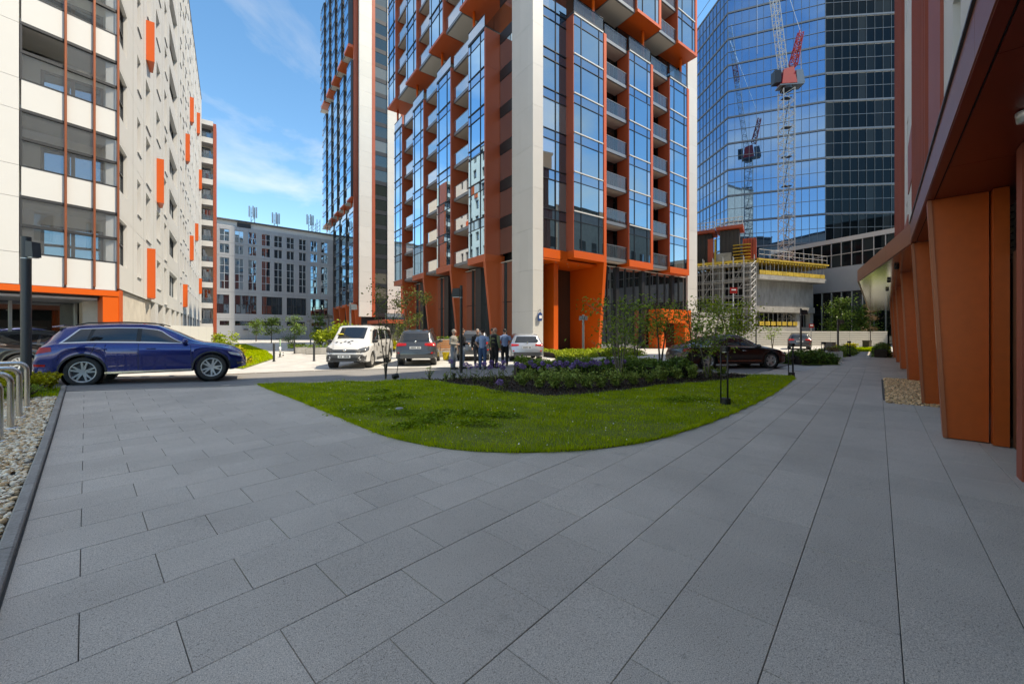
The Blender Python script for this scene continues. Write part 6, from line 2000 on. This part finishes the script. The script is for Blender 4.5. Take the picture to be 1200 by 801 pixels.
# bushes
def bush(label, px, d, w, hgt, mat, n, size, group='bushes round the lane'):
    x, y = pd(px, d)
    t = thing('bush', label, 'bush', (x, y, float(zg(x, y))), 0, group)
    m_ = MB()
    for i in range(7):
        a = RN.uniform(0, 6.283); m_.path([(0, 0, 0), (math.cos(a)*w*.2, math.sin(a)*w*.2, hgt*.4), (math.cos(a)*w*.4, math.sin(a)*w*.4, hgt*.8)], [.03, .02, .008], 5)
    m_.build('stems', 'bark', t)
    P = [blob_pts(n//9, (RN.uniform(-.3, .3)*w, RN.uniform(-.3, .3)*w, hgt*RN.uniform(.35, .72)), w*RN.uniform(.2, .3), w*RN.uniform(.2, .3), hgt*RN.uniform(.2, .3), .3) for _ in range(9)]
    leaves('foliage', np.concatenate(P), size, mat, t, .6, .4)
bush('large yellow green bush behind the white van', 398, 31, 3.6, 2.6, 'leaf_bright', 1500, .2)
bush('bright bush beside the lane left of the white van', 378, 36, 2.6, 2.1, 'leaf_bright', 1000, .2)
bush('round bright green bush above the blue SUV bonnet', 262, 24, 1.5, 1.75, 'leaf_bright', 900, .14)
bush('lime shrub on the sunlit lawn wedge', 272, 19.5, 1.3, .95, 'leaf_yellow', 700, .11)
bush('low golden shrub at the street side of lawn wedge', 283, 17.8, 1.0, .6, 'leaf_yellow', 600, .09)
bush('golden shrub at the foot of the left lamp post', 33, 9.2, 1.0, .5, 'leaf_yellow', 1700, .075, 'golden shrubs by the bicycle stands')
bush('golden shrub in front of the dark parked car', 12, 9.0, 1.5, .62, 'leaf_yellow', 2000, .075, 'golden shrubs by the bicycle stands')
bush('small golden shrub trailing towards the blue SUV', 50, 9.6, .55, .3, 'leaf_yellow', 800, .07, 'golden shrubs by the bicycle stands')
bush('green shrub low behind the bicycle stands', 24, 8.4, 1.0, .34, 'leaf_mid', 900, .06, 'golden shrubs by the bicycle stands')
for px, d, w, h_, lab in ((440, 30, 1.4, .9, 'yellow green shrub low between van and SUV'), (462, 31, 1.0, 1.1, 'yellow leaved shrub seen through the van gap'), (350, 34, 1.6, .8, 'pale shrub in the planting strip of lane'), (410, 40, 2.2, 1.3, 'bush at the lane planters'), (340, 48, 2.4, 1.6, 'dark bush before the grey office'), (975, 33, 1.2, .7, 'yellow shrub by the far path lamp'), (997, 36, 1.3, .7, 'lime shrub by the lit grass')):
    bush(lab, px, d, w, h_, 'leaf_yellow' if 'yellow' in lab or 'lime' in lab else ('leaf_dark' if 'dark' in lab else 'leaf_mid'), 520, .13)
for i, (px, d, h_, sd) in enumerate(((318, 62, 4.2, 31), (345, 66, 4.6, 32), (375, 60, 4.4, 33), (300, 70, 4.0, 34))):
    tree(['small dark tree left of the scooter before grey office', 'small dark tree at mid width of grey office', 'leafy tree at the right corner of grey office', 'tiny tree near the office door'][i], *pd(px, d), h_, .08, (1.3, h_, 1.8), 800, .26, 'leaf_dark', 1, seed=sd, limbs=12, group='trees of the lane', name='tree')
# climbing greenery in front of the garden wall
for i, px in enumerate((206, 214, 222, 231, 240)):
    bush('slim climbing shrub against the white garden wall', px, 24+i*1.2, .55, 1.15+.2*(i % 2), 'leaf_dark', 260, .09, 'climbers on the garden wall')
# bright lawns in the sun
struct(sheet('lane_lawn', [pd(268, 17.6), pd(285, 17.0), gp(322, 419.5), gp(312, 411), gp(288, 403.5), gp(276, 403.5), pd(262, 22)], -.02, 'lawn_base', .03))
wl_ = [pd(268, 17.6), pd(285, 17.0), gp(322, 419.5), gp(312, 411), gp(288, 403.5), gp(276, 403.5), pd(262, 22)]
o = grass(wl_, None, 16000, .10, .011, 'grass_blade', 'lane_grass'); o['label'] = 'sunlit grass wedge beside the lane behind the blue car'; o['category'] = 'grass'
fl2 = [gp(1001, 411.5), gp(1036, 411.5), gp(1044, 407.5), gp(975, 407.5)]
struct(sheet('far_lawn', fl2, -.02, 'lawn_base', .03))
o = grass(fl2, None, 9000, .14, .02, 'grass_blade', 'far_grass'); o['label'] = 'sunlit grass strip at the end of the path'; o['category'] = 'grass'
st_ = [uv(-6.5, 13.5), uv(-.42, 13.4), uv(-.42, 14.9), uv(-6.5, 16.2)]
struct(sheet('verge', st_, -.02, 'lawn_base', .03))
o = grass(st_, None, 9000, .11, .006, 'grass_blade', 'verge_grass'); o['label'] = 'rough grass verge between pebbles and road'; o['category'] = 'grass'
# ------------------------------------------------------------------ street furniture
def hoop(u, v, lab):
    x, y = uv(u, v)
    t = thing('bicycle_stand', lab, 'bicycle stand', (x, y, float(zg(x, y))), A_PV, 'steel bicycle stands in the pebbles')
    m_ = MB(); pts = []; W, Hh, r = 1.15, .87, .14
    pts.append((0, 0, -.05)); pts.append((0, 0, Hh-r))
    for i in range(1, 7): a = math.pi/2*i/6; pts.append((-r+r*math.cos(a), 0, Hh-r+r*math.sin(a)))
    for i in range(0, 7): a = math.pi/2*i/6; pts.append((-W+r-r*math.sin(a), 0, Hh-r+r*math.cos(a)))
    pts.append((-W, 0, -.05))
    m_.path(pts, .038, 14); m_.build('hoop', 'steel', t, True, 60)
    m_ = MB()
    for xx in (0, -W): m_.lathe([(.038, .03), (.075, .03), (.08, .012), (.08, 0)], 'z', 16, (xx, 0, 0))
    m_.build('floor_collar', 'steel', t, True)
for i, (px, py) in enumerate(((-1, 518), (12.5, 502.5), (22.5, 489.5), (31.5, 477.5))):
    x, y = gp(px, py); u, v = to_uv(x, y)
    hoop(u, v, ['brushed steel bicycle hoop furthest along the stands from the lamp post', 'brushed steel bicycle hoop, third from the lamp post', 'brushed steel bicycle hoop, second from the lamp post', 'brushed steel bicycle hoop closest to the lamp post'][i])

def lamp(px, d, ztop, label, dia=.16, mat='anthracite', double=False, rot=None, head=.38):
    x, y = pd(px, d)
    t = thing('street_lamp', label, 'lamp', (x, y, float(zg(x, y))), azang(90) if rot is None else rot, 'column street lamps')
    m_ = MB(); m_.tube((0, 0, -.02), (0, 0, ztop*.86), dia/2, n=18); m_.build('column', mat, t, True, 40)
    m_ = MB(); m_.tube((0, 0, ztop*.865), (0, 0, ztop), dia/2*.98, n=18); m_.build('column_cap', mat, t, True, 40)
    m_ = MB(); m_.tube((0, 0, ztop*.86), (0, 0, ztop*.865), dia/2*1.01, n=18); m_.build('lamp_ring', 'light_metal', t, True, 40)
    for sx in ((1, -1) if double else (1,)):
        m_ = MB(); m_.slab([(sx*dia*.55, -dia*.55, ztop*.87), (sx*(dia*.55+head), -dia*.5, ztop*.87), (sx*(dia*.55+head), dia*.5, ztop*.87), (sx*dia*.55, dia*.55, ztop*.87)],
                           [(sx*dia*.55, -dia*.55, ztop*.97), (sx*(dia*.5+head*.9), -dia*.5, ztop*.965), (sx*(dia*.5+head*.9), dia*.5, ztop*.965), (sx*dia*.55, dia*.55, ztop*.97)])
        h_ = m_.build('lamp_head', mat, t)
        m_ = MB(); m_.box(min(sx*dia*.7, sx*(dia*.5+head*.85)), max(sx*dia*.7, sx*(dia*.5+head*.85)), -dia*.4, dia*.4, ztop*.865, ztop*.869); m_.build('lamp_lens', 'light_metal', h_)
    return t
lamp(30.5, 9.0, 3.58, 'thick grey lamp column standing among golden shrubs', .17, head=.16)
lamp(540.5, 15.0, 3.32, 'black lamp column standing in front of the group of people', .11, 'black_metal', False, azang(-90), .30)
lamp(683.5, 26.5, 2.75, 'pale lamp column before the orange entrance wall', .15, 'grey_metal', True, None, .20)
lamp(364, 42, 3.0, 'pale twin lamp column in the lane before the office', .14, 'grey_metal', True, None, .3)
lamp(385, 33, 3.1, 'dark twin lamp column behind the yellow bush', .13, 'anthracite', True, None, .3)
lamp(410.5, 27, 3.6, 'grey lamp column rising over the van roof', .14, 'grey_metal', False)
lamp(938.5, 27, 3.2, 'dark lamp column beside the distant red lamped car', .12, 'anthracite', False)
lamp(982, 30, 2.6, 'dark lamp column at the end of juniper hedge', .13, 'anthracite', False)
lamp(886, 34, 3.0, 'thin lamp column before the hoarding near potted tree', .10, 'anthracite', False)

def light_bollard(px, py, hgt, w, lab):
    x, y = gp(px, py)
    t = thing('light_bollard', lab, 'bollard light', (x, y, float(zg(x, y))), azang(78), 'open frame light bollards along the path')
    m_ = MB(); m_.tube((0, 0, -.03), (0, 0, .15), w/2, n=20); m_.build('base', 'black_metal', t, True, 40)
    m_ = MB(); m_.tube((0, 0, hgt-.11), (0, 0, hgt), w/2, n=20); m_.build('lamp_head', 'black_metal', t, True, 40)
    for i in range(3):
        a = 2*math.pi*i/3+.4; p = (w*.42*math.cos(a), w*.42*math.sin(a))
        m_ = MB(); m_.tube((p[0], p[1], .14), (p[0], p[1], hgt-.10), .014, n=8); m_.build('rod', 'black_metal', t, True)
    m_ = MB(); m_.tube((0, 0, hgt-.125), (0, 0, hgt-.111), w*.36, n=18); m_.build('lens', 'light_metal', t, True, 40)
    m_ = MB(); m_.lathe([(w*.42, .62), (w*.45, .62), (w*.45, .66), (w*.42, .66)], 'z', 20); m_.build('ring', 'black_metal', t)
light_bollard(850, 474.5, 1.24, .20, 'black open frame light bollard at the lawn edge')
light_bollard(927.5, 441, 1.16, .20, 'black open frame light bollard at the lawn tip')
light_bollard(965, 424, 1.05, .2, 'black open frame light bollard behind the juniper hedge')
light_bollard(995, 417.5, 1.0, .2, 'black open frame light bollard beside the far path')

def bollard(px, py, lab):
    x, y = gp(px, py)
    t = thing('bollard', lab, 'bollard', (x, y, float(zg(x, y))), 0, 'dark bollards closing the lane')
    m_ = MB(); m_.tube((0, 0, -.02), (0, 0, .93), .055, n=16); m_.build('post', 'anthracite', t, True, 40)
    m_ = MB(); m_.lathe([(.056, .93), (.05, .955), (0, .96)], 'z', 16); m_.build('cap', 'anthracite', t, True)
    m_ = MB(); m_.lathe([(.056, .02), (.09, .018), (.092, 0)], 'z', 16); m_.build('collar', 'anthracite', t, True)
bollard(321, 423, 'dark steel bollard at the tip of the sunlit lawn wedge'); bollard(368, 422.5, 'dark steel bollard close to the white van'); bollard(345, 414, 'dark bollard standing back in the lane')

# scooter
x, y = gp(330, 417.5)
sc = thing('electric_scooter', 'white and green electric scooter parked in the lane', 'scooter', (x, y, float(zg(x, y))), azang(160), None)
m_ = MB(); m_.box(-.45, .35, -.08, .08, .12, .18); m_.build('deck', 'sign_white', sc)
m_ = MB(); m_.path([(.36, 0, .16), (.48, 0, .42), (.42, 0, 1.12)], .03, 8); m_.build('stem', 'tile_green', sc, True)
m_ = MB(); m_.path([(.42, 0, .3), (.5, 0, .5), (.46, 0, .62)], .06, 8); m_.build('front_shell', 'sign_white', sc, True)
m_ = MB(); m_.tube((.42, -.26, 1.14), (.42, .26, 1.14), .02, n=8); m_.build('handlebar', 'black_metal', sc, True)
for wx in (-.5, .52):
    m_ = MB(); m_.lathe([(.04, -.03), (.10, -.03), (.12, 0), (.10, .03), (.04, .03)], 'y', 20, (wx, 0, .12)); m_.build('wheel', 'tyre', sc, True)
m_ = MB(); m_.slab([(-.6, -.05, .22), (-.4, -.05, .26), (-.4, .05, .26), (-.6, .05, .22)], [(-.6, -.05, .24), (-.4, -.05, .28), (-.4, .05, .28), (-.6, .05, .24)]); m_.build('rear_mudguard', 'sign_white', sc)

# planters, benches, bucket
def planter(x, y, rot, w, d, h_, lab, mat='concrete', flowers=None):
    t = thing('planter', lab, 'planter', (x, y, float(zg(x, y))), rot, 'concrete planters')
    m_ = MB(); m_.box(-w/2, w/2, -d/2, -d/2+.08, 0, h_); m_.box(-w/2, w/2, d/2-.08, d/2, 0, h_); m_.box(-w/2, -w/2+.08, -d/2+.08, d/2-.08, 0, h_); m_.box(w/2-.08, w/2, -d/2+.08, d/2-.08, 0, h_)
    m_.build('planter_walls', mat, t)
    m_ = MB(); m_.box(-w/2+.081, w/2-.081, -d/2+.081, d/2-.081, .05, h_-.06); m_.build('planter_soil', 'soil', t)
    P = NP.uniform(-1, 1, (260, 3))*np.array([w*.42, d*.42, .12])+np.array([0, 0, h_+.06]); leaves('planting', P, .09, flowers or 'leaf_mid', t)
planter(*pd(886, 20.4), azang(88), 1.9, .8, .55, 'pale concrete planter beside the black saloon bonnet')
planter(*pd(976, 22.6), azang(35), 2.2, .7, .5, 'pale concrete planter with orange flowers by the path', flowers='leaf_brown')
planter(*pd(357, 30), azang(60), 1.3, .6, .45, 'small white planter left of the white van')
planter(*pd(372, 29), azang(60), 1.5, .6, .45, 'white planter box at the left side of the white van')
planter(*pd(523, 27), azang(54), 2.2, .8, 1.1, 'pale planter wall behind the yellow bucket')
b_ = thing('timber_bench', 'orange timber bench beside the pale planter wall', 'bench', (*pd(524, 25.6), 0), azang(54))
m_ = MB()
for k in range(4): m_.box(-.9, .9, -.2+k*.11, -.11+k*.11, .42, .46)
m_.build('seat', 'timber', b_)
m_ = MB()
for k in range(4): m_.box(-.9, .9, .26, .30, .52+k*.14, .64+k*.14)
m_.build('backrest', 'timber', b_)
for sx in (-.75, .75):
    m_ = MB(); m_.box(sx-.04, sx+.04, -.18, .32, 0, .41); m_.build('leg', 'concrete', b_)
bk = thing('bucket', 'bright yellow bucket standing on the parking place', 'bucket', (*gp(522.5, 421.5), 0))
m_ = MB(); m_.lathe([(0, .01), (.15, .01), (.20, .40), (.215, .40), (.215, .43), (.195, .43), (.15, .03)], 'z', 20); m_.build('bucket_body', 'bucket_yellow', bk, True, 40)
m_ = MB(); m_.path([(.2*math.cos(a), 0, .42+.2*math.sin(a)) for a in [math.pi*i/10 for i in range(11)]], .008, 5); m_.build('handle', 'steel', bk)
# garden wall by the apartment block
gw = thing('garden_wall', 'white rendered garden wall in front of the apartment block', 'wall', (0, 0, 0))
a, b = Vector(pd(176, 20.5)), Vector(pd(250, 27.5)); n_ = 7; t_ = (b-a)/n_; nn = Vector((-t_.y, t_.x)).normalized()*.25
for i in range(n_):
    p, q = a+t_*i, a+t_*(i+.985)
    m_ = MB(); m_.prism([(p.x, p.y), (q.x, q.y), (q.x+nn.x, q.y+nn.y), (p.x+nn.x, p.y+nn.y)], .0, 1.95); m_.build('wall_panel', 'white_panel', gw)
# stop stone / small black light in the lawn
gl_ = thing('lawn_spotlight', 'small black spotlight sitting on the lawn edge by the sapling', 'spotlight', (*gp(463, 447), .03))
m_ = MB(); m_.tube((0, 0, 0), (0, 0, .08), .02, n=8); m_.build('spike', 'black_metal', gl_)
m_ = MB(); m_.tube((-.08, 0, .12), (.09, 0, .16), .075, .085, 14); m_.build('lamp_body', 'black_metal', gl_, True, 40)
x, y = gp(468, 432)
# thin support cane of the sapling
cn_ = thing('support_cane', 'thin cane leaning from lawn towards the dark SUV', 'cane', (*gp(464, 445.5), .02))
m_ = MB(); m_.tube((0, 0, 0), (.25, .35, .85), .012, n=6); m_.build('cane', 'bark', cn_)
# inspection cover in the lawn
iv = thing('inspection_cover', 'small pale round cover lying in the lawn', 'cover', (*gp(468, 481), .06))
m_ = MB(); m_.lathe([(0, .0), (.06, .0), (.075, -.01), (.075, -.04)], 'z', 18); m_.build('cover', 'concrete', iv, True, 40)
# litter basket / meter posts by the path end
for i, (px, d, lab) in enumerate(((973, 31, 'dark square bin beside the far path lamp'), (1016, 38, 'brown timber crate on the lit grass'))):
    t = thing('bin' if i == 0 else 'crate', lab, 'bin' if i == 0 else 'crate', (*pd(px, d), 0), azang(60))
    m_ = MB(); m_.box(-.3, .3, -.25, .25, 0, .75); m_.box(-.33, .33, -.28, .28, .75, .8); m_.build('bin_body', 'anthracite' if i == 0 else 'bark', t)

# ------------------------------------------------------------------ people
M('skin', (.48, .27, .19), .55); M('hair_dark', (.03, .02, .015), .7); M('hair_grey', (.25, .23, .21), .7)
M('cloth_blue', (.22, .30, .46), .85, noise=(30, .3)); M('cloth_black', (.012, .012, .014), .85); M('cloth_grey', (.24, .23, .21), .9, noise=(20, .4))
M('cloth_olive', (.17, .19, .09), .9); M('jeans', (.04, .085, .17), .9, noise=(40, .4)); M('jeans_pale', (.19, .22, .26), .9, noise=(40, .4)); M('cloth_dark', (.03, .032, .04), .9)
M('shoe_dark', (.03, .025, .02), .6); M('shoe_white', (.6, .6, .58), .6)
DG = bpy.context.evaluated_depsgraph_get
def remesh(mb, name, mat, parent, vox=.014, sm=4):
    me = mb.mesh(name)
    o = bpy.data.objects.new('tmp', me); COL.objects.link(o)
    m1 = o.modifiers.new('r', 'REMESH'); m1.mode = 'VOXEL'; m1.voxel_size = vox
    m2 = o.modifiers.new('s', 'SMOOTH'); m2.factor = .5; m2.iterations = sm
    dg = bpy.context.evaluated_depsgraph_get()
    m_ = bpy.data.meshes.new_from_object(o.evaluated_get(dg))
    bpy.data.objects.remove(o)
    m_.name = name; m_.materials.clear(); m_.materials.append(MT[mat]); m_.shade_smooth()
    return obj(name, m_, parent)
def person(label, px, d, heading, hgt, top, legs, hair, arms='hang', z=0., vest=None, shoes='shoe_dark', vox=.014, group='people talking beside the parked cars', sleeves=True, step=.0, helmet=None):
    x, y = pd(px, d)
    t = thing('person', label, 'person', (x, y, z+(float(zg(x, y)) if z == 0 else 0)), heading, group)
    k = hgt/1.75
    V3 = lambda *p: tuple(c*k for c in p)
    def limbs(e, part_):
        m = MB()
        def chain(pts, rad): m.path([V3(*p) for p in pts], [(r+e)*k for r in rad], 12)
        if part_ in ('body', 'legs'):
            for s in (1, -1):
                st = step*s
                chain([(0, s*.07, .98), (.0+st*.2, s*.095, .84), (.015+st*.6, s*.10, .50), (-.02+st, s*.10, .30), (-.03+st, s*.105, .085)], [.088, .092, .066, .058, .045])
                if part_ == 'body':
                    chain([(-.06+st, s*.105, .05), (.05+st, s*.11, .045), (.16+st, s*.115, .035)], [.038, .042, .03])
            m.ball(V3(0, 0, .97), (.115+e)*k, (.165+e)*k, (.12+e)*k, 14, 9)
        if part_ in ('body', 'top'):
            chain([(0, 0, .93), (0, 0, 1.05), (.01, 0, 1.2), (.01, 0, 1.34), (0, 0, 1.44)], [.13, .128, .135, .14, .085])
            for (cy_, cz, ry, rz, rx) in ((0, 1.36, .185, .13, .105), (0, 1.2, .16, .14, .11), (0, 1.02, .155, .12, .112)):
                m.ball(V3(.0, cy_, cz), (rx+e)*k, (ry+e)*k, (rz+e)*k, 14, 9)
            for s in (1, -1):
                A = {'hang': [(0, s*.19, 1.41), (-.02, s*.245, 1.12), (.05, s*.25, .88)],
                     'front': [(0, s*.19, 1.41), (-.03, s*.25, 1.13), (.20, s*.12, 1.10)],
                     'back': [(0, s*.19, 1.41), (-.08, s*.25, 1.13), (-.14, s*.06, 1.0)],
                     'hip': [(0, s*.19, 1.41), (-.06, s*.30, 1.16), (.03, s*.17, .98)]}[arms]
                if part_ == 'top' and not sleeves: A = [A[0], tuple(A[0][i]+(A[1][i]-A[0][i])*.5 for i in range(3)), tuple(A[0][i]+(A[1][i]-A[0][i])*.75 for i in range(3))]
                chain(A, [.062, .046, .036] if sleeves or part_ == 'body' else [.064, .056, .054])
                if part_ == 'body':
                    w = Vector(A[2]); dr = (Vector(A[2])-Vector(A[1])).normalized()
                    chain([tuple(w), tuple(w+dr*.05), tuple(w+dr*.10)], [.03, .037, .03])
                    sd = dr.cross(Vector((0, s, 0))).normalized()
                    for fi in range(4):
                        o_ = sd*((fi-1.5)*.021)
                        ln = (.07, .08, .075, .06)[fi]
                        chain([tuple(w+dr*.09+o_), tuple(w+dr*(.09+ln*.55)+o_+Vector((.012, 0, 0))), tuple(w+dr*(.09+ln)+o_+Vector((.028, 0, 0)))], [.0105, .010, .0085])
                    th = sd*(.035)
                    chain([tuple(w+dr*.03+th*.7), tuple(w+dr*.07+th*1.5), tuple(w+dr*.10+th*1.7)], [.013, .012, .010])
        if part_ == 'body':
            chain([(0, 0, 1.40), (.01, 0, 1.48), (.02, 0, 1.56)], [.065, .056, .055])
            m.ball(V3(.03, 0, 1.645), .098*k, .076*k, .115*k, 16, 12)
            m.ball(V3(.055, 0, 1.585), .06*k, .055*k, .055*k, 12, 8)
            m.ball(V3(.13, 0, 1.635), .018*k, .014*k, .024*k, 8, 6)
            for s in (1, -1): m.ball(V3(.02, s*.078, 1.64), .022*k, .012*k, .032*k, 8, 6)
        return m
    remesh(limbs(0, 'body'), 'body', 'skin', t, vox, 3)
    remesh(limbs(.014, 'legs'), 'trousers', legs, t, vox, 4)
    remesh(limbs(.018, 'top'), 'jacket', top, t, vox, 4)
    if vest:
        m = MB(); 
        for (cz, ry, rz, rx) in ((1.36, .215, .135, .15), (1.2, .19, .15, .15), (1.02, .185, .13, .15)): m.ball(V3(0, 0, cz), rx*k, ry*k, rz*k, 14, 9)
        m.path([V3(0, 0, .95), V3(0, 0, 1.46)], [.165*k, .10*k], 12)
        remesh(m, 'vest', vest, t, vox, 4)
    if hair:
        m = MB(); m.ball(V3(.015, 0, 1.675), .104*k, .085*k, .10*k, 14, 10)
        h_ = remesh(m, 'hair' if not helmet else 'helmet', hair, t, vox, 2)
        cut = [v for v in h_.data.vertices if v.co.x > .085*k and v.co.z < 1.70*k]
        for v in cut: v.co.x = .06*k
    for s in (1, -1):
        m = MB(); m.ball(V3(.118, s*.03, 1.65), .008*k, .012*k, .008*k, 8, 6); m.build('eye', 'hair_dark', t, True)
        st = step*s
        m = MB(); m.path([V3(-.085+st, s*.105, .045), V3(0+st, s*.105, .055), V3(.09+st, s*.11, .045), V3(.185+st, s*.115, .03)], [.042*k, .05*k, .046*k, .028*k], 12); m.build('shoe', shoes, t, True)
    m = MB(); m.box(.108*k, .127*k, -.022*k, .022*k, 1.592*k, 1.600*k); m.build('mouth', 'tail_red', t)
    return t
person('person in grey jacket and pale jeans left of the black lamp column', 531.5, 16.6, azang(110), 1.66, 'cloth_grey', 'jeans_pale', 'hair_grey', 'front')
person('person in black jacket and pale jeans behind the black lamp column', 541.5, 16.9, azang(60), 1.70, 'cloth_black', 'jeans_pale', 'hair_dark', 'front')
person('person in dark clothes facing out between the others', 559.5, 18.3, azang(170), 1.70, 'cloth_black', 'cloth_dark', 'hair_grey', 'hang')
person('person in blue shirt and blue jeans with hands in front', 565.5, 16.6, azang(10), 1.66, 'cloth_blue', 'jeans', 'hair_dark', 'hip', sleeves=False)
person('bald person in black quilted vest over olive sleeves', 580, 17.2, azang(40), 1.74, 'cloth_olive', 'cloth_black', None, 'hang', vest='cloth_black')
person('person in pale blue shirt and black trousers by the silver car', 591.5, 18.2, azang(-10), 1.70, 'cloth_blue', 'cloth_black', 'hair_dark', 'hip', sleeves=False)
person('dark haired person mostly hidden behind the vest wearer', 577, 18.4, azang(120), 1.73, 'cloth_dark', 'cloth_black', 'hair_dark', 'hang')
for i, (px, d, h_, c) in enumerate(((831.5, 56, 160, 'hiviz'), (837.5, 55.5, 60, 'hiviz'), (845, 55, 200, 'hiviz_orange'), (859, 54, 120, 'hiviz'), (853, 54.5, -40, 'hiviz_orange'), (883.5, 52.5, 90, 'hiviz'))):
    person(['site worker in yellow vest beside the formwork, turned to the viewer', 'site worker in yellow vest beside a workmate on the deck', 'site worker in orange jacket on the yellow deck', 'site worker in yellow vest before the stacked beams', 'site worker in orange jacket bent to the deck beams', 'site worker in yellow vest at the deck corner'][i], px, d, azang(h_), 1.75, c, 'cloth_dark', 'hiviz' if c == 'hiviz' else 'sign_white', 'front' if i % 2 else 'hang', z=10.9, vox=.03, group='site workers on the deck', helmet=True)

# small repeated bars too fine to pick apart stay joined
FINE = {'mullions', 'floor_trim', 'transoms', 'floor_bands', 'panel_joints', 'soffit_slats', 'plinth_ribs', 'deck_beams', 'props', 'shoring_props', 'edge_barrier', 'barrier_panels', 'stair_frame', 'formwork_ribs', 'platform_rail', 'stacked_beams', 'ladder_platforms', 'shop_mullions', 'strip_mullion', 'downlights', 'floor_plates', 'louvre', 'ropes', 'railing_frame', 'rail_frame', 'window_frame', 'loggia_frame', 'loggia_side_frame'}
for o in bpy.data.objects:
    if o.parent and o.type == 'MESH' and o.name.split('.')[0] in FINE: o['kind'] = 'stuff'
